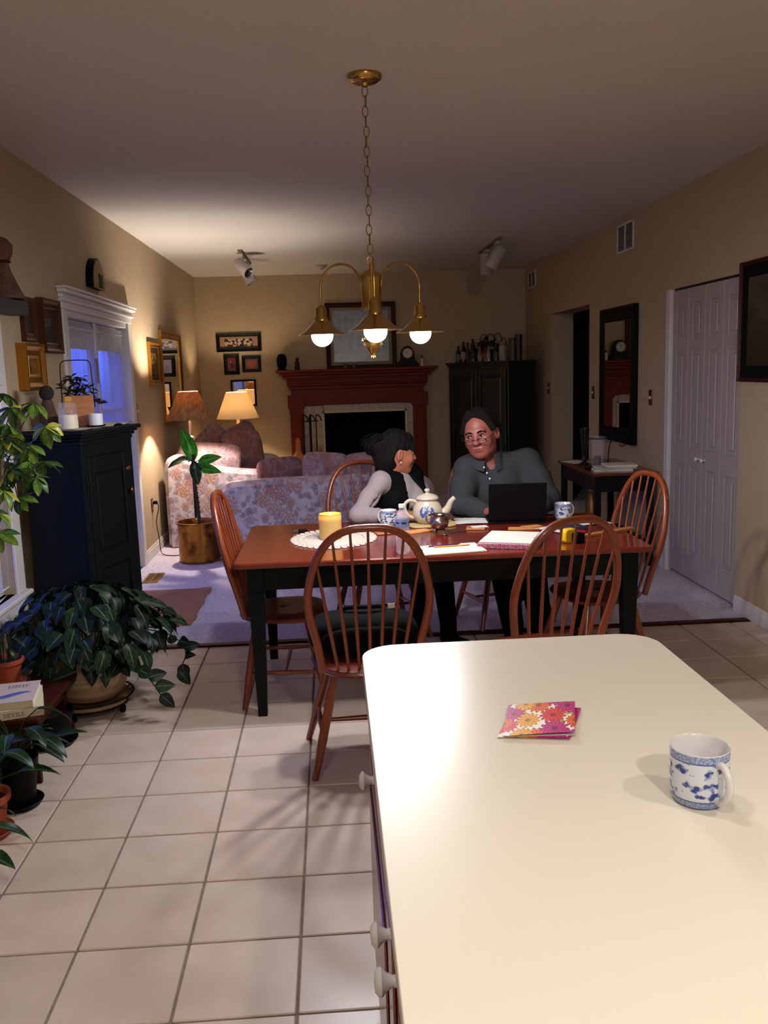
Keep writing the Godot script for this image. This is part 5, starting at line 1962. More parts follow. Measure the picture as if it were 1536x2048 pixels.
func floor_plants() -> void:
	# low scalloped wooden bench with books
	var t := thing("plant_bench", "low dark red wooden bench with curved ends among the plants", "bench", V(-1.42, 0, -3.7))
	var mb := MB.new()
	mb.bb(-0.2, 0.22, 0.262, 0.285, -0.28, 0.28, 0.005)
	part(mb, "bench_top", M.dark_wood, t)
	for z in [-0.235, 0.235]:
		var pl := [Vector2(-0.19, 0.0), Vector2(-0.12, 0.0), Vector2(-0.06, 0.08), Vector2(0.06, 0.08), Vector2(0.13, 0.0), Vector2(0.2, 0.0)]
		for i in 6:
			var s := i / 5.0
			pl.append(Vector2(0.2 - 0.03 * sin(s * PI), 0.05 + 0.21 * s))
		pl.append(Vector2(-0.19, 0.262))
		mb = MB.new()
		mb.at(Transform3D(Basis(V(1, 0, 0), V(0, 0, 1), V(0, 1, 0)), V(0, 0, z)))
		mb.prism(pl, -0.012, 0.012, 0.003)
		part(mb, "end_panel", M.dark_wood, t)
	mb = MB.new()
	mb.bb(0.15, 0.17, 0.19, 0.262, -0.223, 0.223)
	part(mb, "rail", M.dark_wood, t)
	var bm := mat("field_guide", Color.WHITE, 0.5, 0.0, tex_fn(96, 96, func(u: float, s: float) -> Color:
		var c := Color(0.74, 0.68, 0.62)
		var by := 0.62 + 0.08 * sin(u * 6.0)
		if absf(s - by) < 0.09 * sin(clampf(u * 1.1, 0.0, 1.0) * PI) and u < 0.92:
			c = Color(0.2, 0.34, 0.62) if s < by else Color(0.35, 0.4, 0.55)
		if s > 0.14 and s < 0.3 and u > 0.35 and u < 0.8 and fmod(u * 14.0, 1.0) < 0.6 and fmod(s * 14.0, 1.0) < 0.7:
			c = Color(0.4, 0.36, 0.34)
		return c))
	for b in [[V(-1.325, 0.285, -3.56), 0.2, 0.27, 0.036, 18.0, M.paper_cream, "thick cream book at the bottom of the pair on the bench"], [V(-1.34, 0.3211, -3.56), 0.19, 0.25, 0.028, 10.0, bm, "pale book with a blue bird cover on top of the other book"]]:
		t = thing("book", b[6], "book", b[0], deg_to_rad(b[4]), "books on the plant bench")
		mb = MB.new()
		var h: float = b[3]
		mb.bb(-b[1] / 2 + 0.003, b[1] / 2 - 0.004, 0.002, h - 0.002, -b[2] / 2 + 0.004, b[2] / 2 - 0.003)
		part(mb, "pages", M.paper, t)
		mb = MB.new()
		mb.bb(-b[1] / 2, b[1] / 2, 0, 0.002, -b[2] / 2, b[2] / 2)
		mb.bb(-b[1] / 2, b[1] / 2, 0.0, h, b[2] / 2 - 0.0025, b[2] / 2)
		part(mb, "cover", M.paper_cream, t)
		mb = MB.new()
		var hw: float = b[1] / 2
		var hd: float = b[2] / 2
		mb.grid(1, 1, func(u: float, s: float) -> Vector3: return V(lerpf(-hw, hw, u), h, lerpf(-hd, hd, s)))
		part(mb, "front_cover", b[5], t)
		if b[5] == M.paper_cream:
			var tx := TextMesh.new()
			tx.text = "DEVILS"
			tx.font_size = 24
			tx.pixel_size = 0.0009
			tx.depth = 0.0006
			var f := SystemFont.new()
			f.font_names = PackedStringArray(["Droid Serif"])
			tx.font = f
			inst(tx, "spine_lettering", mat("ink_brown", Color(0.3, 0.25, 0.2), 0.7), t, tf(V(-0.01, h / 2, hd + 0.0004)))
	# pots on the floor
	var pot := func(label: String, at: Vector3, r: float, h: float, m: Material, leaves: int, ll: float, rim: bool, sd: int, called: String) -> Node3D:
		rng.seed = sd
		var p := thing(called, label, "potted plant", at)
		var b := MB.new()
		b.lathe([Vector2(0.0, 0.012), Vector2(r * 0.75, 0.012), Vector2(r * 0.96, h * 0.85), Vector2(r * (1.08 if rim else 1.0), h * 0.86), Vector2(r * (1.1 if rim else 1.03), h), Vector2(r * 0.95, h), Vector2(r * 0.9, h * 0.85)], 30)
		part(b, "pot", m, p)
		b = MB.new()
		b.lathe([Vector2(0.0, h * 0.84), Vector2(r * 0.92, h * 0.84)], 20)
		part(b, "soil", M.soil, p)
		b = MB.new()
		b.lathe([Vector2(0.0, 0.0), Vector2(r * 0.95, 0.0), Vector2(r * 1.12, 0.02), Vector2(r * 1.08, 0.022), Vector2(r * 0.92, 0.008), Vector2(0.0, 0.008)], 30)
		part(b, "saucer", m, p)
		if leaves == 0:
			return p
		var lv := [leaf_mesh(ll, ll * 0.36, 0.8, 0.3, 0.9), leaf_mesh(ll * 1.1, ll * 0.4, 0.75, 0.2, 1.3), leaf_mesh(ll * 0.9, ll * 0.34, 0.85, 0.35, 0.6)]
		var ms := [leafmat("lily_1", Color(0.07, 0.16, 0.07), Color(0.1, 0.22, 0.09)), leafmat("lily_2", Color(0.06, 0.12, 0.06), Color(0.09, 0.18, 0.08))]
		b = MB.new()
		for i in leaves:
			var a := TAU * i / leaves + rng.randf() * 0.5
			var out := V(cos(a), 0, sin(a))
			var rise := rng.randf_range(0.06, 0.2)
			var tip := out * rng.randf_range(0.05, 0.13) + V(0, h * 0.85 + rise, 0)
			if at.x + tip.x + out.x * ll < XL + 0.05:
				continue
			b.tube(curve([out * 0.02 + V(0, h * 0.83, 0), out * 0.03 + V(0, h * 0.85 + rise * 0.7, 0), tip], 4), 0.0028, 5)
			scatter_leaf(p, lv, ms, tip, out + V(0, rng.randf_range(-0.3, 0.5), 0), V(0, 1, 0) + out * 0.3, rng.randf_range(0.8, 1.1))
		part(b, "stems", M.stem_green, p)
		return p
	pot.call("empty black nursery pot on a saucer at the bench foot", V(-1.3, 0, -3.86), 0.1, 0.15, M.black_plastic, 0, 0.1, false, 1, "plant_pot")
	pot.call("glossy dark leaved lily in a black plastic pot on the floor", V(-1.25, 0, -3.28), 0.082, 0.19, M.black_plastic, 17, 0.17, false, 4, "potted_lily")
	pot.call("leafy plant in an orange terracotta pot at the left edge", V(-1.29, 0, -3.06), 0.085, 0.15, M.terracotta, 13, 0.15, true, 6, "potted_plant")
	pot.call("leafy plant at the lower left edge, mostly out of frame", V(-1.22, 0, -2.6), 0.09, 0.16, M.terracotta, 11, 0.17, true, 9, "potted_plant")
	var sm := pot.call("small plant in a terracotta pot standing behind the books", V(-1.46, 0.285, -3.84), 0.07, 0.12, M.terracotta, 8, 0.08, true, 12, "potted_seedling") as Node3D
	sm.set_meta("category", "potted plant")

# ------------------------------------------------------------------ living room
func prism_z(mb: MB, pl: Array, z0: float, z1: float, b: float) -> void:
	# outline in the xy plane, pushed along z
	mb.at(Transform3D(Basis(V(1, 0, 0), V(0, 0, 1), V(0, 1, 0)), Vector3.ZERO))
	mb.prism(pl, z0, z1, b)
	mb.at(Transform3D())

func smooth_outline(pl: Array, k := 4) -> Array:
	var out := []
	var m := pl.size()
	for i in m:
		for j in k:
			out.append(pl[i].cubic_interpolate(pl[(i + 1) % m], pl[(i + m - 1) % m], pl[(i + 2) % m], float(j) / k))
	return out

func smooth_open(pl: Array, k := 4) -> Array:
	# rounds an outline but keeps its first and last corners sharp
	var out := []
	var m := pl.size()
	for i in m - 1:
		for j in k:
			out.append(pl[i].cubic_interpolate(pl[i + 1], pl[maxi(i - 1, 0)], pl[mini(i + 2, m - 1)], float(j) / k))
	out.append(pl[m - 1])
	return out

func sofas() -> void:
	# sofa along the left wall, its near arm towards the camera
	var t := thing("floral_sofa", "pink floral sofa along the left wall under the gilt mirror", "sofa", V(-1.07, 0, -9.28))
	var mb := MB.new()
	mb.bb(-0.46, 0.44, 0.1, 0.42, -0.7, 0.7, 0.03)
	part(mb, "base", M.chintz, t)
	for z in [0.7, -0.93]:
		mb = MB.new()
		var pl := [Vector2(-0.5, 0.02), Vector2(-0.505, 0.4), Vector2(-0.5, 0.72), Vector2(-0.485, 0.81), Vector2(-0.44, 0.855), Vector2(-0.36, 0.86), Vector2(-0.26, 0.82), Vector2(-0.05, 0.745), Vector2(0.2, 0.71), Vector2(0.38, 0.69), Vector2(0.46, 0.64), Vector2(0.475, 0.56), Vector2(0.44, 0.49), Vector2(0.43, 0.3), Vector2(0.44, 0.02)]
		prism_z(mb, smooth_open(pl, 3), z, z + 0.23, 0.035)
		part(mb, "arm", M.chintz, t)
	mb = MB.new()
	mb.cushion(V(-0.4, 0.56, 0.0), V(0.26, 0.62, 1.5), 0.3)
	part(mb, "back", M.chintz, t)
	for z in [-0.35, 0.35]:
		mb = MB.new()
		mb.cushion(V(0.07, 0.44, z), V(0.76, 0.17, 0.7), 0.25)
		part(mb, "seat_cushion", M.chintz, t)
	for z in [-0.35, 0.35]:
		mb = MB.new()
		mb.at(tf(V(-0.24, 0.68, z), V(0, 0, -16)))
		mb.cushion(Vector3.ZERO, V(0.2, 0.46, 0.68), 0.35)
		part(mb, "back_cushion", M.chintz_cushion, t)
	mb = MB.new()
	for i in 22:
		var x := lerpf(-0.47, 0.42, i / 22.0)
		mb.bb(x, x + 0.0405, 0.01, 0.13, 0.925, 0.937 if i % 7 != 3 else 0.931)
	part(mb, "skirt", M.chintz, t)
	# sofa with its back to the dining table
	t = thing("floral_sofa", "floral sofa seen from behind, backing onto the dining area", "sofa", V(-0.07, 0, -7.92))
	mb = MB.new()
	var ol := [Vector2(-0.91, 0.02), Vector2(-0.915, 0.3), Vector2(-0.92, 0.54), Vector2(-0.9, 0.63), Vector2(-0.83, 0.685), Vector2(-0.7, 0.7), Vector2(-0.3, 0.71), Vector2(0.3, 0.71), Vector2(0.7, 0.7), Vector2(0.83, 0.685), Vector2(0.9, 0.63), Vector2(0.92, 0.54), Vector2(0.915, 0.3), Vector2(0.91, 0.02)]
	prism_z(mb, smooth_open(ol, 3), 0.2, 0.4, 0.04)
	part(mb, "back", M.chintz, t)
	mb = MB.new()
	mb.bb(-0.72, 0.72, 0.08, 0.38, -0.4, 0.25, 0.03)
	part(mb, "base", M.chintz, t)
	for s in [-1.0, 1.0]:
		mb = MB.new()
		mb.bb(s * 0.81 - 0.09, s * 0.81 + 0.09, 0.03, 0.5, -0.42, 0.25, 0.03)
		mb.at(tf(V(s * 0.82, 0.5, -0.09), V(90, 0, 0)))
		mb.lathe([Vector2(0.0, -0.33), Vector2(0.09, -0.33), Vector2(0.115, -0.31), Vector2(0.115, 0.32), Vector2(0.0, 0.33)], 22)
		part(mb, "arm", M.chintz, t)
		mb = MB.new()
		mb.cushion(V(s * 0.36, 0.42, -0.1), V(0.72, 0.17, 0.66), 0.25)
		part(mb, "seat_cushion", M.chintz, t)
	# scatter cushions, each its own thing
	var g := "scatter cushions on the sofas"
	for c in [
		[V(-0.47, 0.66, -7.92), V(0.42, 0.4, 0.16), V(-14, 8, 3), M.chintz_dark, "dark floral cushion at the left of the sofa back"],
		[V(-0.08, 0.68, -7.93), V(0.44, 0.42, 0.17), V(-14, -6, -4), M.chintz_cushion, "pale floral cushion showing above the middle of the sofa back"],
		[V(0.3, 0.68, -7.93), V(0.44, 0.4, 0.17), V(-14, 5, 4), M.chintz_cushion, "floral cushion at the right end of the sofa back"],
		[V(-1.2, 0.78, -8.74), V(0.62, 0.34, 0.16), V(-16, -4, -4), M.chintz_cushion, "long pink floral cushion against the near sofa arm"],
		[V(-0.92, 0.82, -9.15), V(0.42, 0.42, 0.17), V(-14, 14, 6), M.chintz_dark, "large dark floral cushion leaning in the middle of the wall sofa"],
		[V(-1.22, 0.88, -9.35), V(0.38, 0.38, 0.15), V(-10, 35, 38), M.chintz_dark, "dark cushion standing on its corner on the wall sofa"],
		[V(-0.95, 0.9, -9.5), V(0.36, 0.36, 0.15), V(-10, 20, 24), M.chintz_dark, "dark cushion tilted behind the other cushions of the wall sofa"]]:
		mb = MB.new()
		mb.at(tf(Vector3.ZERO, V(90, 0, 0)))
		mb.cushion(Vector3.ZERO, V(c[1].x, c[1].z, c[1].y), 0.42)
		var o := solo(mb, "throw_cushion", c[3], c[4], "cushion", c[0], 0.0, g)
		o.rotation_degrees = c[2]

func tree_in_brass() -> void:
	var t := thing("potted_dieffenbachia", "tall bare-stemmed leafy plant in a hammered brass pot", "potted plant", V(-1.19, 0, -7.72))
	var mb := MB.new()
	mb.lathe([Vector2(0.0, 0.0), Vector2(0.165, 0.0), Vector2(0.182, 0.012), Vector2(0.178, 0.03), Vector2(0.178, 0.325), Vector2(0.186, 0.335), Vector2(0.186, 0.35), Vector2(0.176, 0.352), Vector2(0.17, 0.33), Vector2(0.168, 0.27)], 44, 0.3)
	var tq := noise(61, 0.05, 3)
	var bm := mat("tarnished_brass", Color.WHITE, 0.3, 0.9, tex_fn(128, 128, func(u: float, s: float) -> Color: return Color(0.64, 0.43, 0.18).lerp(Color(0.4, 0.24, 0.11), clampf(tq.get_noise_2d(u * 128.0, s * 60.0) * 1.8 + 0.15, 0, 1))))
	part(mb, "brass_pot", bm, t)
	mb = MB.new()
	mb.lathe([Vector2(0.0, 0.3), Vector2(0.17, 0.29)], 24)
	part(mb, "soil", M.soil, t)
	mb = MB.new()
	var st := curve([V(0.01, 0.29, 0.0), V(0.005, 0.5, 0.0), V(-0.01, 0.72, 0.0), V(-0.005, 0.93, 0.0)], 6)
	mb.tube(st, 0.014, 9)
	for i in 14:
		var p: Vector3 = st[i % st.size()]
		mb.ellip(V(p.x + 0.008, lerpf(0.3, 0.9, i / 14.0), 0.004), V(0.013, 0.006, 0.014), 8, 5)
	part(mb, "stem", mat("cane", Color(0.16, 0.13, 0.1), 0.7), t)
	var big := leaf_mesh(0.3, 0.125, 0.75, 0.25, 0.5, 10)
	var mid := leaf_mesh(0.22, 0.1, 0.75, 0.25, 1.0, 10)
	var bright := leafmat("dumbcane_bright", Color(0.12, 0.42, 0.08), Color(0.26, 0.55, 0.14), 0.3)
	var dark := leafmat("dumbcane_dark", Color(0.1, 0.15, 0.09), Color(0.18, 0.24, 0.15), 0.3)
	inst(big, "leaf", bright, t, aim(V(0.0, 0.88, 0.0), V(-0.3, 1.0, 0.05), V(0.25, 0.1, 1.0), 1.0))
	inst(mid, "leaf", dark, t, aim(V(-0.02, 0.88, 0.02), V(-0.9, 0.15, 0.35), V(0, 1, 0.6), 1.0))
	inst(mid, "leaf", bright, t, aim(V(0.03, 0.84, 0.0), V(0.85, 0.5, 0.2), V(-0.2, 0.6, 1), 1.0))
	inst(mid, "leaf", bright, t, aim(V(0.03, 0.8, 0.02), V(0.95, 0.1, 0.3), V(0, 0.7, 1), 0.95))
	inst(mid, "leaf", dark, t, aim(V(0.0, 0.87, 0.02), V(0.15, -0.9, 0.35), V(0.1, 0.5, 1), 1.0))
	inst(mid, "leaf", dark, t, aim(V(-0.01, 0.9, -0.02), V(-0.9, 0.35, -0.4), V(0, 1, 0.2), 0.9))
	mb = MB.new()
	for e in [V(-0.1, 0.92, 0.05), V(0.1, 0.9, 0.03), V(0.1, 0.82, 0.04)]:
		mb.tube([V(0, 0.86, 0), e], 0.004, 6)
	part(mb, "leaf_stalk", M.stem_green, t)

func shade_mesh(r0: float, y0: float, r1: float, y1: float, pleats: float) -> MB:
	var mb := MB.new()
	mb.lathe([Vector2(r1, y1), Vector2(r0, y0), Vector2(r0 - 0.002, y0), Vector2(r1 - 0.002, y1)], int(maxf(48, pleats * 4.0)), 0.6, func(a: float, y: float) -> float: return 1.0 + (0.012 * sin(a * pleats) if pleats > 0.0 else 0.0))
	return mb

func lamps() -> void:
	# floor lamp with a brown shade, left
	var t := thing("floor_lamp", "floor lamp with a brown woven shade beside the left wall", "lamp", V(-1.275, 0, -8.16))
	var sq := noise(15, 0.1, 2)
	var brown := mat("brown_shade", Color.WHITE, 0.9, 0.0, tex_fn(128, 64, func(u: float, s: float) -> Color: return Color(0.48, 0.35, 0.2).lerp(Color(0.64, 0.49, 0.3), clampf(0.5 + sq.get_noise_2d(u * 400.0 + s * 120.0, s * 60.0), 0, 1))))
	brown.backlight_enabled = true
	brown.backlight = Color(0.5, 0.43, 0.35)
	part(shade_mesh(0.205, 1.205, 0.09, 1.455, 0.0), "lamp_shade", brown, t)
	var mb := MB.new()
	mb.lathe([Vector2(0.0, 1.35), Vector2(0.012, 1.35), Vector2(0.012, 1.1), Vector2(0.014, 1.06), Vector2(0.03, 1.05), Vector2(0.032, 1.04), Vector2(0.02, 1.03), Vector2(0.018, 0.95), Vector2(0.012, 0.9), Vector2(0.0, 0.9)], 20)
	part(mb, "column", mat("lamp_pewter", Color(0.45, 0.4, 0.4), 0.4, 0.4), t)
	mb = MB.new()
	mb.tube([V(0, 0.02, 0), V(0, 0.92, 0)], 0.011, 10)
	part(mb, "pole", M.iron, t)
	mb = MB.new()
	mb.lathe([Vector2(0.0, 0.03), Vector2(0.03, 0.028), Vector2(0.09, 0.014), Vector2(0.1, 0.0), Vector2(0.0, 0.0)], 28)
	part(mb, "base", M.iron, t)
	mb = MB.new()
	mb.tube(arc(V(0, 1.39, 0), 0.06, -80, 80, 10, Vector3.RIGHT, Vector3.UP), 0.0018, 5)
	mb.tube(arc(V(0, 1.39, 0), 0.06, 100, 260, 10, Vector3.RIGHT, Vector3.UP), 0.0018, 5)
	mb.tube([V(-0.088, 1.45, 0), V(0.088, 1.45, 0)], 0.0018, 5)
	part(mb, "harp", M.brass, t)
	mb = MB.new()
	mb.ellip(V(0, 1.385, 0), V(0.026, 0.034, 0.026), 16, 12)
	part(mb, "bulb", glow("lamp_bulb", Color(1.0, 0.86, 0.62), 14.0), t)
	lamp(V(0, 1.385, 0), Color(1.0, 0.94, 0.88), LAMP1_E, 0.03, t)
	# end table in the far corner and its table lamp
	t = thing("end_table", "dark wooden end table in the far left corner", "table", V(-1.13, 0, -10.92))
	mb = MB.new()
	mb.bb(-0.3, 0.3, 0.58, 0.61, -0.28, 0.28, 0.006)
	part(mb, "table_top", M.dark_wood, t)
	mb = MB.new()
	mb.bb(-0.26, 0.26, 0.48, 0.58, -0.24, 0.24)
	part(mb, "apron", M.dark_wood, t)
	for x in [-0.25, 0.25]:
		for z in [-0.23, 0.23]:
			mb = MB.new()
			mb.tube([V(x, 0, z), V(x, 0.5, z)], [0.014, 0.022], 8)
			part(mb, "leg", M.dark_wood, t)
	t = thing("table_lamp", "lit table lamp with a cream pleated shade in the far corner", "lamp", V(-1.13, 0.61, -10.92))
	var cream := mat("cream_shade", Color(0.92, 0.87, 0.77), 0.9)
	cream.backlight_enabled = true
	cream.backlight = Color(0.66, 0.6, 0.5)
	part(shade_mesh(0.25, 0.455, 0.125, 0.77, 60.0), "lamp_shade", cream, t)
	mb = MB.new()
	mb.lathe([Vector2(0.0, 0.0), Vector2(0.08, 0.0), Vector2(0.085, 0.015), Vector2(0.05, 0.03), Vector2(0.022, 0.06), Vector2(0.03, 0.12), Vector2(0.024, 0.2), Vector2(0.018, 0.44), Vector2(0.014, 0.52), Vector2(0.0, 0.52)], 22)
	part(mb, "turned_stem", M.light_wood, t)
	mb = MB.new()
	mb.tube([V(-0.123, 0.765, 0), V(0.123, 0.765, 0)], 0.0018, 5)
	mb.tube([V(0, 0.52, 0), V(0.05, 0.6, 0), V(0.05, 0.7, 0), V(0, 0.775, 0)], 0.0018, 5)
	mb.ellip(V(0, 0.782, 0), V(0.01, 0.012, 0.01), 10, 6)
	part(mb, "harp_and_finial", M.brass, t)
	mb = MB.new()
	mb.ellip(V(0, 0.67, 0), V(0.028, 0.04, 0.028), 16, 12)
	part(mb, "bulb", glow("lamp_bulb_2", Color(1.0, 0.84, 0.6), 14.0), t)
	lamp(V(0, 0.67, 0), Color(1.0, 0.9, 0.76), LAMP2_E, 0.03, t)
	var fr := framed("photo_frame", "small photo frame standing on the end table", "photo frame", V(-0.98, 0.79, -10.82), 0.2, 0.15, 0.2, 0.02, 0.014, M.dark_gilt, M.brown_picture)
	fr.position.y = 0.711
	fr.rotation.x = -0.12
	mb = MB.new()
	mb.lathe([Vector2(0.0, 0.0), Vector2(0.045, 0.0), Vector2(0.06, 0.05), Vector2(0.055, 0.12), Vector2(0.03, 0.16), Vector2(0.035, 0.18), Vector2(0.028, 0.18), Vector2(0.022, 0.16)], 22)
	solo(mb, "small_vase", M.porcelain, "small white vase on the end table beside the lamp", "vase", V(-1.3, 0.61, -10.85))

func fireplace() -> void:
	var t := thing("fireplace", "cherry wood fireplace mantel with cream tile surround and black firebox", "fireplace", V(0, 0, ZF))
	var mb := MB.new()
	# shelf and stepped cornice
	mb.bb(-0.68, 1.36, 1.585, 1.62, 0, 0.24, 0.006)
	mb.bb(-0.64, 1.32, 1.55, 1.585, 0, 0.205, 0.008)
	mb.bb(-0.6, 1.28, 1.51, 1.55, 0, 0.165, 0.008)
	mb.bb(-0.55, 1.24, 1.45, 1.51, 0, 0.12)
	mb.bb(-0.55, 1.24, 1.415, 1.45, 0, 0.14, 0.012)
	mb.bb(-0.53, 1.22, 1.37, 1.415, 0, 0.11, 0.006)
	part(mb, "mantel_shelf", M.mantel_wood, t)
	mb = MB.new()
	mb.box(Vector3.ZERO, V(0.022, 0.03, 0.02), 0.002)
	var dm := mb.mesh()
	for i in 44:
		inst(dm, "dentil", M.mantel_wood, t, tf(V(-0.53 + i * 0.0403, 1.488, 0.128)))
	mb = MB.new()
	mb.bb(-0.5, 1.19, 1.17, 1.37, 0, 0.085, 0.004)
	part(mb, "frieze", M.mantel_wood, t)
	for x in [[-0.53, -0.36], [1.05, 1.22]]:
		mb = MB.new()
		mb.bb(x[0], x[1], 0.0, 1.17, 0, 0.09, 0.004)
		mb.bb(x[0] + 0.035, x[1] - 0.035, 0.2, 1.1, 0.09, 0.1, 0.004)
		mb.bb(x[0] - 0.02, x[1] + 0.02, 0.0, 0.14, 0, 0.11, 0.005)
		mb.bb(x[0] - 0.02, x[1] + 0.02, 1.13, 1.3, 0, 0.1, 0.005)
		part(mb, "pilaster", M.mantel_wood, t)
	var tile := mat("hearth_tile", Color(0.72, 0.62, 0.54), 0.35, 0.0, tex_noise(33, Color(0.9, 0.9, 0.9), Color(1, 1, 1), 0.08, 64), 3.0, true)
	mb = MB.new()
	mb.bb(-0.36, -0.1, 0, 1.17, 0, 0.015)
	mb.bb(0.95, 1.05, 0, 1.17, 0, 0.015)
	mb.bb(-0.1, 0.95, 1.075, 1.17, 0, 0.015)
	part(mb, "surround_bed", M.grout, t)
	mb = MB.new()
	mb.box(Vector3.ZERO, V(0.126, 0.126, 0.01), 0.002)
	var tmesh := mb.mesh()
	mb = MB.new()
	mb.box(Vector3.ZERO, V(0.126, 0.088, 0.01), 0.002)
	var tmesh2 := mb.mesh()
	for r in 9:
		for x in [-0.295, -0.166, 1.0]:
			inst(tmesh, "surround_tile", tile, t, Transform3D(Basis().scaled(V(0.76 if x > 0 else 1.0, 1, 1)), V(x, 0.065 + r * 0.1285, 0.02)))
	for c in 9:
		inst(tmesh2, "surround_tile", tile, t, tf(V(-0.04 + c * 0.1165, 1.124, 0.02), Vector3.ZERO, V(0.905, 1, 1)))
	mb = MB.new()
	mb.bb(-0.1, 0.95, -0.01, 1.09, -0.5, -0.48)
	mb.bb(-0.14, -0.1, -0.01, 1.09, -0.5, 0.0)
	mb.bb(0.95, 0.99, -0.01, 1.09, -0.5, 0.0)
	mb.bb(-0.14, 0.99, 1.09, 1.13, -0.5, -0.001)
	mb.bb(-0.14, 0.99, -0.03, 0.0, -0.5, 0.0)
	part(mb, "firebox", M.firebox_black, t)
	mb = MB.new()
	for s in [[-0.12, 0.97, 1.06, 1.085], [-0.12, -0.095, 0.05, 1.085], [0.945, 0.97, 0.05, 1.085]]:
		mb.bb(s[0], s[1], s[2], s[3], 0.022, 0.035)
	part(mb, "metal_frame", M.paper_cream, t)
	mb = MB.new()
	mb.bb(-0.6, 1.3, 0.0, 0.05, 0.1, 0.5, 0.006)
	part(mb, "hearth", tile, t)
	# fire tools
	t = thing("fireplace_tools", "black iron fireplace tool set left of the firebox", "fireplace tools", V(-0.27, 0.05, ZF + 0.28))
	mb = MB.new()
	mb.lathe([Vector2(0.0, 0.02), Vector2(0.1, 0.012), Vector2(0.11, 0.0), Vector2(0.0, 0.0)], 24)
	mb.tube([V(0, 0, 0), V(0, 1.0, 0)], 0.011, 8)
	mb.tube([V(-0.1, 0.93, 0), V(0.1, 0.93, 0)], 0.007, 6)
	part(mb, "stand", M.iron, t)
	for i in 3:
		mb = MB.new()
		var x := -0.09 + i * 0.08
		mb.tube(curve([V(x, 0.12, 0.03), V(x, 0.8, 0.03), V(x, 0.98, 0.03), V(x + 0.02, 1.01, 0.03), V(x + 0.05, 0.98, 0.03), V(x + 0.07, 0.93, 0.04)], 4), 0.008, 6)
		if i == 0:
			mb.bb(x - 0.05, x + 0.05, 0.03, 0.17, 0.02, 0.04, 0.005)
		part(mb, ["shovel", "poker", "tongs"][i], M.iron, t)
	t = thing("hearth_broom", "hearth broom with a pale wooden handle beside the firebox", "broom", V(-0.16, 0.05, ZF + 0.3))
	mb = MB.new()
	mb.lathe([Vector2(0.0, 0.6), Vector2(0.014, 0.59), Vector2(0.02, 0.5), Vector2(0.016, 0.45), Vector2(0.024, 0.4), Vector2(0.026, 0.3), Vector2(0.0, 0.28)], 16)
	part(mb, "handle", M.light_wood, t)
	mb = MB.new()
	mb.lathe([Vector2(0.024, 0.3), Vector2(0.05, 0.1), Vector2(0.06, 0.0), Vector2(0.0, 0.0)], 18)
	part(mb, "bristles", mat("bristle", Color(0.3, 0.2, 0.12), 0.95), t)
	t = thing("bellows", "wooden fireplace bellows standing against the left pilaster", "bellows", V(-0.44, 0.05, ZF + 0.2), 0.25)
	mb = MB.new()
	var pl := smooth_outline([Vector2(-0.012, 0.0), Vector2(0.012, 0.0), Vector2(0.03, 0.16), Vector2(0.095, 0.34), Vector2(0.09, 0.46), Vector2(0.03, 0.54), Vector2(0.022, 0.68), Vector2(0.0, 0.72), Vector2(-0.022, 0.68), Vector2(-0.03, 0.54), Vector2(-0.09, 0.46), Vector2(-0.095, 0.34), Vector2(-0.03, 0.16)], 3)
	prism_z(mb, pl, 0.03, 0.045, 0.004)
	prism_z(mb, pl, -0.045, -0.03, 0.004)
	part(mb, "boards", M.light_wood, t)
	mb = MB.new()
	var inner := []
	for p in pl:
		inner.append(Vector2(p.x * 0.9, p.y * 0.75 + 0.02))
	prism_z(mb, inner, -0.031, 0.031, 0.0)
	part(mb, "leather", M.soft_black, t)
	# kindling box
	t = thing("kindling_box", "reddish woven firewood basket in front of the firebox", "basket", V(0.0, 0.05, ZF + 0.35))
	for r in 7:
		for c in 6:
			mb = MB.new()
			var off := 0.022 * (r % 2)
			mb.bb(-0.18 + c * 0.06 + off * 0.5, -0.125 + c * 0.06 + off * 0.5, r * 0.055, r * 0.055 + 0.05, 0.13, 0.145 + 0.004 * ((r + c) % 2), 0.003)
			part(mb, "weave_slat", M.cherry, t)
	mb = MB.new()
	mb.bb(-0.2, 0.2, 0, 0.37, -0.13, -0.115)
	mb.bb(-0.2, -0.185, 0, 0.37, -0.115, 0.13)
	mb.bb(0.185, 0.2, 0, 0.37, -0.115, 0.13)
	mb.bb(-0.185, 0.185, 0, 0.38, 0.115, 0.13)
	mb.bb(-0.205, 0.205, 0.37, 0.4, 0.11, 0.152, 0.004)
	mb.bb(-0.205, -0.18, 0.0, 0.4, 0.125, 0.152, 0.004)
	mb.bb(0.18, 0.205, 0.0, 0.4, 0.125, 0.152, 0.004)
	part(mb, "box_body", M.dark_wood, t)

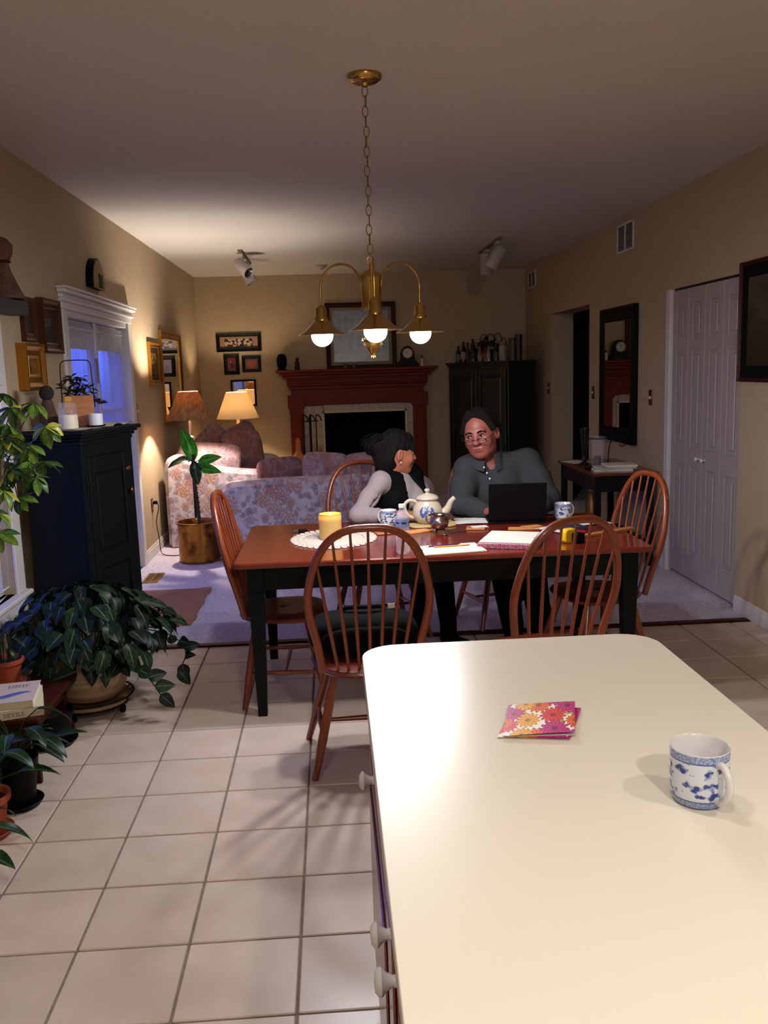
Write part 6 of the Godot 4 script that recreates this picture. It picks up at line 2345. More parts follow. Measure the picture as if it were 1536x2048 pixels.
func mantel_things() -> void:
	var Y := 1.62
	var Z := ZF + 0.13
	var t := thing("loudspeaker", "small black rounded loudspeaker at the left end of the mantel", "speaker", V(-0.6, Y, Z))
	var mb := MB.new()
	mb.prism(rect_round(-0.055, 0.055, -0.05, 0.05, 0.03, 5), 0.0, 0.02, 0.004)
	part(mb, "stand", M.black_plastic, t)
	mb = MB.new()
	mb.at(tf(V(0, 0.1, 0)))
	mb.cushion(V(0, 0.01, 0), V(0.125, 0.19, 0.12), 0.5)
	part(mb, "cabinet", M.soft_black, t)
	t = thing("figurine", "small dark red figurine on the mantel near the loudspeaker", "figurine", V(-0.41, Y, Z))
	mb = MB.new()
	mb.lathe([Vector2(0.03, 0.0), Vector2(0.034, 0.02), Vector2(0.028, 0.06), Vector2(0.03, 0.09), Vector2(0.016, 0.11)], 18)
	part(mb, "body", M.dark_wood, t)
	mb = MB.new()
	mb.ellip(V(0.004, 0.13, 0), V(0.022, 0.026, 0.022), 14, 10)
	part(mb, "head", M.dark_wood, t)
	t = thing("mantel_clock", "dark round-topped mantel clock with a white dial", "clock", V(0.985, Y, Z))
	mb = MB.new()
	var pl := smooth_outline([Vector2(-0.13, 0.0), Vector2(0.13, 0.0), Vector2(0.125, 0.05), Vector2(0.09, 0.09), Vector2(0.085, 0.17), Vector2(0.05, 0.235), Vector2(0.0, 0.255), Vector2(-0.05, 0.235), Vector2(-0.085, 0.17), Vector2(-0.09, 0.09), Vector2(-0.125, 0.05)], 3)
	prism_z(mb, pl, -0.05, 0.04, 0.008)
	part(mb, "case", M.dark_green_paint, t)
	mb = MB.new()
	mb.at(tf(V(0, 0.165, 0.04), V(90, 0, 0)))
	mb.lathe([Vector2(0.0, 0.006), Vector2(0.062, 0.006), Vector2(0.062, 0.0)], 32)
	var dial := part(mb, "dial", mat("dial_face", Color(0.72, 0.7, 0.64), 0.4), t)
	mb = MB.new()
	mb.tube(arc(V(0, 0.165, 0.046), 0.064, 0, 360, 32).slice(0, 32), 0.005, 8, true)
	part(mb, "bezel", M.aged_brass, t)
	mb = MB.new()
	for h in [[0.035, 140.0, 0.003], [0.05, 65.0, 0.002]]:
		var a := deg_to_rad(h[1])
		mb.tube([V(0, 0.165, 0.048), V(cos(a) * h[0], 0.165 + sin(a) * h[0], 0.048)], h[2], 5)
	for i in 12:
		var a := TAU * i / 12
		mb.tube([V(cos(a) * 0.05, 0.165 + sin(a) * 0.05, 0.0465), V(cos(a) * 0.057, 0.165 + sin(a) * 0.057, 0.0465)], 0.0018, 4)
	part(mb, "hands_and_marks", M.black_paint, dial)
	t = thing("figurine", "small pale figurine on the mantel right of the clock", "figurine", V(1.17, Y, Z))
	mb = MB.new()
	mb.lathe([Vector2(0.026, 0.0), Vector2(0.028, 0.02), Vector2(0.018, 0.06), Vector2(0.024, 0.08), Vector2(0.012, 0.1)], 16)
	part(mb, "body", M.stoneware, t)
	mb = MB.new()
	mb.ellip(V(0, 0.115, 0), V(0.016, 0.018, 0.016), 12, 8)
	part(mb, "head", mat("figurine_hair", Color(0.3, 0.14, 0.1), 0.7), t)
	for p in [[V(0.2, Y, Z + 0.04), "small clear glass ornament in front of the poster"], [V(0.31, Y, Z + 0.05), "second small glass ornament in front of the poster"]]:
		mb = MB.new()
		mb.lathe([Vector2(0.0, 0.0), Vector2(0.025, 0.0), Vector2(0.032, 0.02), Vector2(0.02, 0.04), Vector2(0.026, 0.05)], 18)
		solo(mb, "glass_ornament", mat("smoky_glass", Color(0.3, 0.29, 0.3), 0.15), p[1], "ornament", p[0])

func armoire() -> void:
	# front from (1.45,-11.45) to (2.02,-10.45): local +z is the front
	var t := thing("armoire", "dark green armoire with panelled doors right of the fireplace", "armoire", V(1.95, 0, -10.93), deg_to_rad(-60))
	mat("armoire_paint", Color(0.075, 0.1, 0.085), 0.4)
	var w := 0.56
	var d := 0.21
	var mb := MB.new()
	mb.bb(-w, w, 0.08, 1.6, -d, d, 0.003)
	mb.bb(-w + 0.02, w - 0.02, 0, 0.08, -d, d - 0.02)
	part(mb, "carcass", M.armoire_paint, t)
	mb = MB.new()
	mb.bb(-w - 0.015, w + 0.015, 1.6, 1.625, -d, d + 0.02, 0.005)
	mb.bb(-w - 0.03, w + 0.03, 1.625, 1.65, -d, d + 0.035, 0.006)
	part(mb, "crown", M.armoire_paint, t)
	for s in [-1.0, 1.0]:
		mb = MB.new()
		var x0 := 0.004 if s > 0 else -w + 0.03
		var x1 := w - 0.03 if s > 0 else -0.004
		for r in [[x0, x0 + 0.07], [x1 - 0.07, x1]]:
			mb.bb(r[0], r[1], 0.12, 1.56, d, d + 0.022, 0.003)
		for y in [[0.12, 0.2], [0.82, 0.9], [1.48, 1.56]]:
			mb.bb(x0 + 0.07, x1 - 0.07, y[0], y[1], d, d + 0.022, 0.003)
		var door := part(mb, "door", M.armoire_paint, t)
		for y in [[0.2, 0.82], [0.9, 1.48]]:
			mb = MB.new()
			mb.bb(x0 + 0.09, x1 - 0.09, y[0] + 0.02, y[1] - 0.02, d, d + 0.018, 0.009)
			part(mb, "raised_panel", M.armoire_paint, door)
		mb = MB.new()
		mb.at(tf(V(s * 0.04, 0.95, d + 0.02), V(90, 0, 0)))
		mb.lathe([Vector2(0.006, 0.0), Vector2(0.007, 0.012), Vector2(0.016, 0.02), Vector2(0.01, 0.03), Vector2(0.0, 0.031)], 16)
		part(mb, "knob", M.aged_brass, door)
	# bottles and tins along the top
	var o := t.position
	var B := Basis(Vector3.UP, deg_to_rad(-60))
	var at := func(x: float, z: float) -> Vector3:
		return o + B * V(x, 1.65, z)
	var bot := func(x: float, z: float, r: float, h: float, neck: float, c: Color, lab: Color, label: String) -> void:
		var b := thing("bottle", label, "bottle", at.call(x, z), 0.0, "bottles on top of the armoire")
		var q := MB.new()
		q.lathe([Vector2(0.0, 0.0), Vector2(r, 0.002), Vector2(r, h * 0.55), Vector2(r * 0.8, h * 0.65), Vector2(neck, h * 0.76), Vector2(neck, h * 0.95), Vector2(0.0, h * 0.95)], 20)
		part(q, "glass", mat("bottle_" + c.to_html(), c, 0.12), b)
		q = MB.new()
		q.lathe([Vector2(r + 0.0008, h * 0.5), Vector2(r + 0.0008, h * 0.15)], 20)
		part(q, "label_band", mat("label_" + lab.to_html(), lab, 0.7), b)
		q = MB.new()
		q.lathe([Vector2(0.0, h), Vector2(neck * 1.15, h), Vector2(neck * 1.15, h * 0.9), Vector2(0.0, h * 0.9)], 14)
		part(q, "stopper", M.dark_wood if int(h * 1000) % 2 == 0 else M.black_plastic, b)
	bot.call(-0.5, 0.1, 0.035, 0.2, 0.012, Color(0.05, 0.07, 0.06), Color(0.35, 0.36, 0.34), "squat dark bottle at the left end of the armoire top")
	bot.call(-0.42, 0.02, 0.03, 0.24, 0.012, Color(0.3, 0.2, 0.14), Color(0.3, 0.22, 0.2), "amber bottle second from the left on the armoire")
	bot.call(-0.36, 0.13, 0.034, 0.25, 0.013, Color(0.04, 0.04, 0.06), Color(0.5, 0.48, 0.46), "dark bottle with a white label on the armoire")
	bot.call(-0.3, 0.03, 0.03, 0.28, 0.012, Color(0.16, 0.05, 0.05), Color(0.42, 0.2, 0.12), "tall red-brown bottle with an orange label on the armoire")
	bot.call(-0.2, 0.1, 0.045, 0.24, 0.014, Color(0.03, 0.03, 0.04), Color(0.1, 0.09, 0.08), "black bottle below the trailing ivy on the armoire")
	bot.call(-0.05, 0.12, 0.032, 0.2, 0.013, Color(0.42, 0.32, 0.28), Color(0.5, 0.4, 0.36), "pale bottle in the middle of the armoire top")
	bot.call(0.03, 0.1, 0.042, 0.19, 0.014, Color(0.4, 0.14, 0.08), Color(0.5, 0.18, 0.1), "short orange-red bottle in the middle of the armoire top")
	bot.call(0.11, 0.12, 0.026, 0.2, 0.011, Color(0.45, 0.43, 0.43), Color(0.5, 0.48, 0.47), "slim whitish bottle right of the orange-red one")
	bot.call(0.2, 0.08, 0.038, 0.21, 0.014, Color(0.06, 0.08, 0.12), Color(0.2, 0.25, 0.25), "dark blue bottle under the wire hoops on the armoire")
	for c in [[0.3, 0.06, 0.046, 0.22, Color(0.55, 0.5, 0.48), "tall white cylindrical tin on the armoire"], [0.43, 0.02, 0.046, 0.26, Color(0.2, 0.19, 0.19), "grey cylindrical tin right of the white tin"], [0.51, 0.0, 0.04, 0.3, Color(0.14, 0.05, 0.05), "tallest dark red tin at the right end of the armoire"]]:
		var b := thing("tin_canister", c[5], "tin", at.call(c[0], c[1]), 0.0, "tins on the armoire")
		mb = MB.new()
		mb.lathe([Vector2(0.0, 0.0), Vector2(c[2], 0.0), Vector2(c[2], c[3] - 0.03), Vector2(0.0, c[3] - 0.03)], 26)
		part(mb, "can", mat("tin_" + c[4].to_html(), c[4], 0.45), b)
		mb = MB.new()
		mb.lathe([Vector2(c[2] + 0.002, c[3] - 0.045), Vector2(c[2] + 0.002, c[3]), Vector2(0.0, c[3] + 0.002)], 26)
		part(mb, "lid", mat("tin_lid_" + c[4].to_html(), c[4].darkened(0.3), 0.4), b)
	# ivy in a planter with wire hoops
	rng.seed = 33
	var v := thing("ivy_planter", "dark ivy planter with looping wire hoops on the armoire", "potted plant", at.call(-0.05, -0.05), deg_to_rad(-60))
	mb = MB.new()
	mb.prism(rect_round(-0.2, 0.2, -0.07, 0.07, 0.03, 4), 0.0, 0.14, 0.006)
	part(mb, "planter", M.soft_black, v)
	for i in 3:
		mb = MB.new()
		for r in [0.075, 0.062]:
			mb.tube(arc(V(-0.13 + i * 0.13, 0.26, 0.0), r, -20, 200, 16), 0.0032, 6)
		mb.tube([V(-0.2 + i * 0.13, 0.14, 0), V(-0.2 + i * 0.13, 0.24, 0)], 0.0032, 6)
		mb.tube([V(-0.06 + i * 0.13, 0.14, 0), V(-0.06 + i * 0.13, 0.24, 0)], 0.0032, 6)
		part(mb, "wire_hoop", M.iron, v)
	mb = MB.new()
	mb.tube(curve([V(0.2, 0.2, 0), V(0.26, 0.27, 0.03), V(0.33, 0.24, 0.05), V(0.36, 0.16, 0.06)], 5), 0.004, 6)
	mb.tube(curve([V(-0.2, 0.2, 0), V(-0.28, 0.24, 0.03), V(-0.33, 0.19, 0.05)], 5), 0.004, 6)
	part(mb, "trailing_stem", M.dark_wood, v)
	var lv := leaf_mesh(0.06, 0.05, 0.6, 0.2, 0.8, 4)
	for i in 70:
		var a := rng.randf() * PI
		var p := V(cos(a) * rng.randf_range(0.05, 0.24), 0.12 + sin(a) * rng.randf_range(0.03, 0.16), rng.randf_range(-0.06, 0.09))
		inst(lv, "leaf", M.pothos_2, v, aim(p, V(rng.randf_range(-1, 1), rng.randf_range(-0.8, 0.4), rng.randf_range(-0.2, 1)), V(0, 0.6, 1), rng.randf_range(0.7, 1.2)))

func right_side() -> void:
	# console table below the black mirror
	var t := thing("console_table", "dark green console table with cherry top by the right wall", "table", V(2.235, 0, -7.3))
	var mb := MB.new()
	mb.bb(-0.24, 0.27, 0.725, 0.75, -0.55, 0.55, 0.006)
	part(mb, "table_top", M.cherry, t)
	mb = MB.new()
	for x in [-0.2, 0.23]:
		mb.bb(x - 0.01, x + 0.01, 0.6, 0.725, -0.5, 0.5)
	for z in [-0.5, 0.5]:
		mb.bb(-0.2, 0.23, 0.6, 0.725, z - 0.01, z + 0.01)
	part(mb, "apron", M.dark_green_paint, t)
	for x in [-0.195, 0.225]:
		for z in [-0.5, 0.5]:
			mb = MB.new()
			mb.bb(x - 0.024, x + 0.024, 0.0, 0.725, z - 0.024, z + 0.024, 0.003)
			part(mb, "leg", M.dark_green_paint, t)
	mb = MB.new()
	mb.bb(-0.2, 0.23, 0.18, 0.2, -0.5, 0.5, 0.003)
	part(mb, "low_shelf", M.dark_green_paint, t)
	mb = MB.new()
	mb.lathe([Vector2(0.0, 0.0), Vector2(0.06, 0.0), Vector2(0.065, 0.02), Vector2(0.05, 0.1), Vector2(0.055, 0.2), Vector2(0.035, 0.26), Vector2(0.04, 0.3), Vector2(0.03, 0.3)], 24)
	solo(mb, "brass_urn", M.aged_brass, "dull brass urn on the low shelf of the console table", "urn", V(2.2, 0.2, -7.5))
	# hurricane candle holder with a curled iron handle
	t = thing("hurricane_lamp", "glass hurricane holder with a curled iron handle on the console", "candle holder", V(2.16, 0.75, -7.2))
	mb = MB.new()
	mb.lathe([Vector2(0.0, 0.0), Vector2(0.075, 0.0), Vector2(0.08, 0.012), Vector2(0.0, 0.014)], 26)
	mb.tube(curve([V(0.07, 0.01, 0.05), V(0.075, 0.15, 0.06), V(0.09, 0.22, 0.08), V(0.13, 0.265, 0.12), V(0.175, 0.25, 0.15), V(0.185, 0.2, 0.15), V(0.16, 0.175, 0.13), V(0.14, 0.19, 0.12)], 5), 0.0045, 7)
	mb.tube(arc(V(0, 0.235, 0), 0.07, 0, 360, 26, Vector3.RIGHT, Vector3.BACK).slice(0, 26), 0.004, 6, true)
	part(mb, "iron_stand", M.iron, t)
	mb = MB.new()
	mb.lathe([Vector2(0.05, 0.014), Vector2(0.06, 0.05), Vector2(0.055, 0.14), Vector2(0.066, 0.25)], 28)
	part(mb, "glass_chimney", M.clear_glass, t)
	mb = MB.new()
	mb.lathe([Vector2(0.0, 0.014), Vector2(0.028, 0.014), Vector2(0.028, 0.09), Vector2(0.0, 0.092)], 20)
	part(mb, "candle", mat("plum_wax", Color(0.32, 0.2, 0.22), 0.5), t)
	t = thing("tall_vase", "slim dark glass vase at the far side of the console table", "vase", V(2.1, 0.75, -7.38))
	mb = MB.new()
	mb.lathe([Vector2(0.0, 0.0), Vector2(0.04, 0.0), Vector2(0.042, 0.01), Vector2(0.018, 0.03), Vector2(0.02, 0.08), Vector2(0.03, 0.2), Vector2(0.042, 0.31), Vector2(0.038, 0.31), Vector2(0.026, 0.2), Vector2(0.016, 0.09)], 24)
	part(mb, "glass", mat("dark_glass", Color(0.06, 0.07, 0.09), 0.08), t)
	var g := "magazines and papers on the console"
	for b in [[V(2.2, 0.75, -6.97), 0.3, 0.24, 0.016, -8.0, M.paper, "lowest magazine of the pile on the console"], [V(2.22, 0.7661, -6.96), 0.28, 0.22, 0.014, 6.0, M.paper_cream, "second magazine from the bottom on the console"], [V(2.27, 0.7802, -6.98), 0.24, 0.22, 0.016, -4.0, M.paper, "topmost white booklet of the pile on the console"]]:
		mb = MB.new()
		mb.bb(-b[1] / 2, b[1] / 2, 0, b[3], -b[2] / 2, b[2] / 2, 0.002)
		solo(mb, "magazine", b[5], b[6], "magazine", b[0], deg_to_rad(b[4]), g)
	mb = MB.new()
	mb.grid(4, 4, func(u: float, s: float) -> Vector3: return V((u - 0.5) * 0.2, 0.001 + 0.003 * sin(u * 3.0), (s - 0.5) * 0.26))
	solo(mb, "loose_letter", M.paper, "loose pale letter at the front of the console table", "paper", V(2.1, 0.75, -7.62), 0.3)
	mb = MB.new()
	mb.bb(-0.05, 0.05, 0, 0.022, -0.025, 0.025, 0.006)
	solo(mb, "spectacle_case", M.black_plastic, "small black spectacle case beside the hurricane holder", "case", V(2.06, 0.75, -7.05), 0.5)
	# rug and floor register
	t = thing("jute_rug", "worn brown rug lying on the carpet by the left wall", "rug", V(-1.28, 0, -6.16))
	mb = MB.new()
	mb.grid(14, 18, func(u: float, s: float) -> Vector3:
		var w := 0.012 * sin(s * 17.0) * (1.0 if u > 0.95 else 0.0)
		return V((u - 0.5) * 0.64 + w, 0.008 + 0.003 * sin(s * 9.0) * sin(u * 5.0) + (0.006 if u > 0.9 and s < 0.1 else 0.0), (s - 0.5) * 1.0))
	mb.bb(-0.315, 0.315, 0.0, 0.006, -0.495, 0.495)
	part(mb, "mat", mat("jute", Color.WHITE, 0.95, 0.0, tex_noise(44, Color(0.52, 0.35, 0.27), Color(0.64, 0.46, 0.36), 0.05, 128, 0.5, 6.0), 1.0), t)
	t = thing("floor_register", "brass floor register in the carpet near the double door", "vent", V(-1.48, 0, -7.1))
	mb = MB.new()
	mb.bb(-0.065, 0.065, 0.0, 0.006, -0.17, -0.15, 0.002)
	mb.bb(-0.065, 0.065, 0.0, 0.006, 0.15, 0.17, 0.002)
	mb.bb(-0.065, -0.048, 0.0, 0.006, -0.15, 0.15, 0.002)
	mb.bb(0.048, 0.065, 0.0, 0.006, -0.15, 0.15, 0.002)
	mb.bb(-0.004, 0.004, 0.0, 0.006, -0.15, 0.15)
	part(mb, "frame", mat("register_brass", Color(0.6, 0.45, 0.22), 0.4, 0.6), t)
	mb = MB.new()
	mb.bb(-0.05, 0.05, 0.0, 0.0015, -0.15, 0.15)
	part(mb, "duct", M.lens_black, t)
	for i in 9:
		mb = MB.new()
		mb.bb(-0.048, 0.048, 0.002, 0.0055, -0.135 + i * 0.034 - 0.006, -0.135 + i * 0.034 + 0.006)
		part(mb, "slat", M.register_brass, t)

# ------------------------------------------------------------------ people
# head in its own frame: +z the way the face looks, +y up, origin mid-head
func head_body(male: bool) -> Body:
	var b := Body.new()
	b.ell(V(0, 0.035, -0.012), V(0.075, 0.093, 0.096), Basis(), 0.03)
	b.ell(V(0, -0.035, 0.026), V(0.061, 0.082, 0.066), Basis(), 0.04)
	if male:
		b.ell(V(0, -0.072, 0.02), V(0.06, 0.045, 0.055), Basis(), 0.03)
	b.ell(V(0, -0.1, 0.058), V(0.028, 0.02, 0.026), Basis(), 0.03)
	b.cap(V(-0.034, 0.026, 0.078), 0.011, V(0.034, 0.026, 0.078), 0.011, 0.02)
	for s in [-1.0, 1.0]:
		b.ell(V(s * 0.04, -0.03, 0.062), V(0.024, 0.026, 0.022), Basis(), 0.025)
		b.cut(V(s * 0.031, 0.004, 0.102), V(0.018, 0.012, 0.017), Basis(), 0.012)
	b.cap(V(0, 0.012, 0.086), 0.0075, V(0, -0.03, 0.107), 0.0125, 0.014)
	for s in [-1.0, 1.0]:
		b.ell(V(s * 0.0115, -0.034, 0.098), V(0.009, 0.008, 0.011), Basis(), 0.008)
		b.ell(V(s * 0.079, -0.006, -0.012), V(0.009, 0.034, 0.02), Basis.from_euler(V(0.15, s * -0.35, 0)), 0.008)
		b.cut(V(s * 0.086, -0.006, -0.006), V(0.006, 0.02, 0.01), Basis(), 0.006)
	b.cap(V(-0.017, -0.062, 0.087), 0.006, V(0.017, -0.062, 0.087), 0.006, 0.01)
	b.cap(V(-0.014, -0.073, 0.086), 0.0065, V(0.014, -0.073, 0.086), 0.0065, 0.01)
	b.cap(V(0, -0.05, -0.025), 0.052 if male else 0.046, V(0, -0.18, -0.05), 0.056 if male else 0.046, 0.04)
	return b

func hand_body(w: Vector3, dir: Vector3, palm: Vector3, curl: float, left: float) -> Body:
	# wrist, pointing direction, palm normal; five fingers of unequal length curled about the palm
	var b := Body.new()
	var x := dir.cross(palm).normalized() * left
	b.cap(w - dir * 0.02, 0.027, w + dir * 0.01, 0.026, 0.02)
	b.cap(w + dir * 0.02 - x * 0.018, 0.021, w + dir * 0.08 - x * 0.026, 0.017, 0.02)
	b.cap(w + dir * 0.02 + x * 0.014, 0.021, w + dir * 0.082 + x * 0.024, 0.017, 0.02)
	var ls := [0.068, 0.078, 0.074, 0.058]
	for i in 4:
		var k: Vector3 = w + dir * (0.086 + [0.0, 0.006, 0.003, -0.008][i]) + x * (-0.031 + i * 0.0205)
		var l: float = ls[i]
		var d1 := (dir * cos(curl * 0.5) + palm * sin(curl * 0.5)).normalized()
		var d2 := (dir * cos(curl * 1.2) + palm * sin(curl * 1.2)).normalized()
		var d3 := (dir * cos(curl * 1.7) + palm * sin(curl * 1.7)).normalized()
		var a: Vector3 = k + d1 * l * 0.45
		var c: Vector3 = a + d2 * l * 0.32
		b.chain([k - dir * 0.02, k, a, c, c + d3 * l * 0.22], [0.0105, 0.0098, 0.0088, 0.0082, 0.007], 0.006)
	var tb := w + dir * 0.03 - x * 0.032
	b.chain([tb, tb + dir * 0.025 - x * 0.018 + palm * 0.008, tb + dir * 0.052 - x * 0.02 + palm * 0.018, tb + dir * 0.07 - x * 0.012 + palm * 0.022], [0.015, 0.0125, 0.0105, 0.0085], 0.01)
	return b

func person(label: String, at: Vector3, J: Dictionary, H: Transform3D, male: bool, skin: Material, cloth: Callable) -> Node3D:
	var t := thing("person", label, "person", at)
	var off := Transform3D(Basis(), -at)
	var b := Body.new()
	var w := 1.0 if male else 0.86
	b.ell(J.chest, V(0.15, 0.17, 0.11) * w, J.turn, 0.06)
	b.ell(J.pelvis + V(0, 0.06, 0), V(0.155, 0.14, 0.12) * w, J.turn, 0.08)
	b.cap(J.chest, 0.12 * w, J.pelvis, 0.12 * w, 0.06)
	b.cap(J.shr, 0.055 * w, J.shl, 0.055 * w, 0.05)
	b.cap(J.neck, 0.055 * w, J.chest, 0.07 * w, 0.05)
	b.chain([J.shr, J.elr, J.wrr], [0.05 * w, 0.04 * w, 0.026 * w], 0.03)
	b.chain([J.shl, J.ell, J.wrl], [0.05 * w, 0.04 * w, 0.026 * w], 0.03)
	b.chain([J.hipr, J.knr, J.anr], [0.085 * w, 0.055 * w, 0.038 * w], 0.05)
	b.chain([J.hipl, J.knl, J.anl], [0.085 * w, 0.055 * w, 0.038 * w], 0.05)
	var mb := MB.new()
	mb.at(off)
	b.build(mb, J.lo, J.hi, 0.018)
	mb.at(off * H)
	head_body(male).build(mb, V(-0.1, -0.2, -0.125), V(0.1, 0.14, 0.13), 0.0042)
	mb.at(off)
	for h in [[J.wrr, J.hdr, J.pmr, -1.0], [J.wrl, J.hdl, J.pml, 1.0]]:
		var dir: Vector3 = h[1].normalized()
		var pm: Vector3 = (h[2] - dir * dir.dot(h[2])).normalized()
		var c: Vector3 = h[0] + dir * 0.08
		hand_body(h[0], dir, pm, J.curl, h[3]).build(mb, c - V(0.13, 0.13, 0.13), c + V(0.13, 0.13, 0.13), 0.0055)
	part(mb, "body", skin, t)
	# eyes, brows, lips
	var eye := MB.new()
	var iris := MB.new()
	var brow := MB.new()
	eye.at(off * H)
	iris.at(off * H)
	brow.at(off * H)
	for s in [-1.0, 1.0]:
		eye.ellip(V(s * 0.031, 0.003, 0.0805), V(0.012, 0.0068, 0.0105), 14, 10)
		iris.ellip(V(s * 0.031 + J.gaze, 0.003, 0.0892), V(0.0056, 0.0056, 0.0032), 12, 8)
		brow.tube(curve([V(s * 0.012, 0.021, 0.091), V(s * 0.03, 0.028, 0.09), V(s * 0.049, 0.02, 0.077)], 5), 0.0048, 6)
		brow.tube(curve([V(s * 0.019, 0.006, 0.0895), V(s * 0.031, 0.0105, 0.0925), V(s * 0.044, 0.006, 0.086)], 4), 0.0018, 5)
	part(eye, "eyes", mat("eye_white", Color(0.6, 0.55, 0.53), 0.3), t)
	part(iris, "irises", mat("iris_brown", Color(0.06, 0.035, 0.025), 0.2), t)
	part(brow, "eyebrows", J.hair, t)
	var lip := MB.new()
	lip.at(off * H)
	lip.tube(curve([V(-0.021, -0.067, 0.088), V(-0.008, -0.063, 0.0945), V(0.0, -0.0645, 0.0955), V(0.008, -0.063, 0.0945), V(0.021, -0.067, 0.088)], 4), 0.0035, 6)
	lip.tube(curve([V(-0.019, -0.069, 0.088), V(0.0, -0.074, 0.094), V(0.019, -0.069, 0.088)], 4), 0.0042, 6)
	part(lip, "lips", J.lips, t)
	J.hair.metallic_specular = 0.25
	cloth.call(t, off)
	for k in ["black_vest", "dark_trousers", "dark_jeans", "grey_knit", "white_shirt"]:
		if M.has(k):
			M[k].metallic_specular = 0.2
	return t

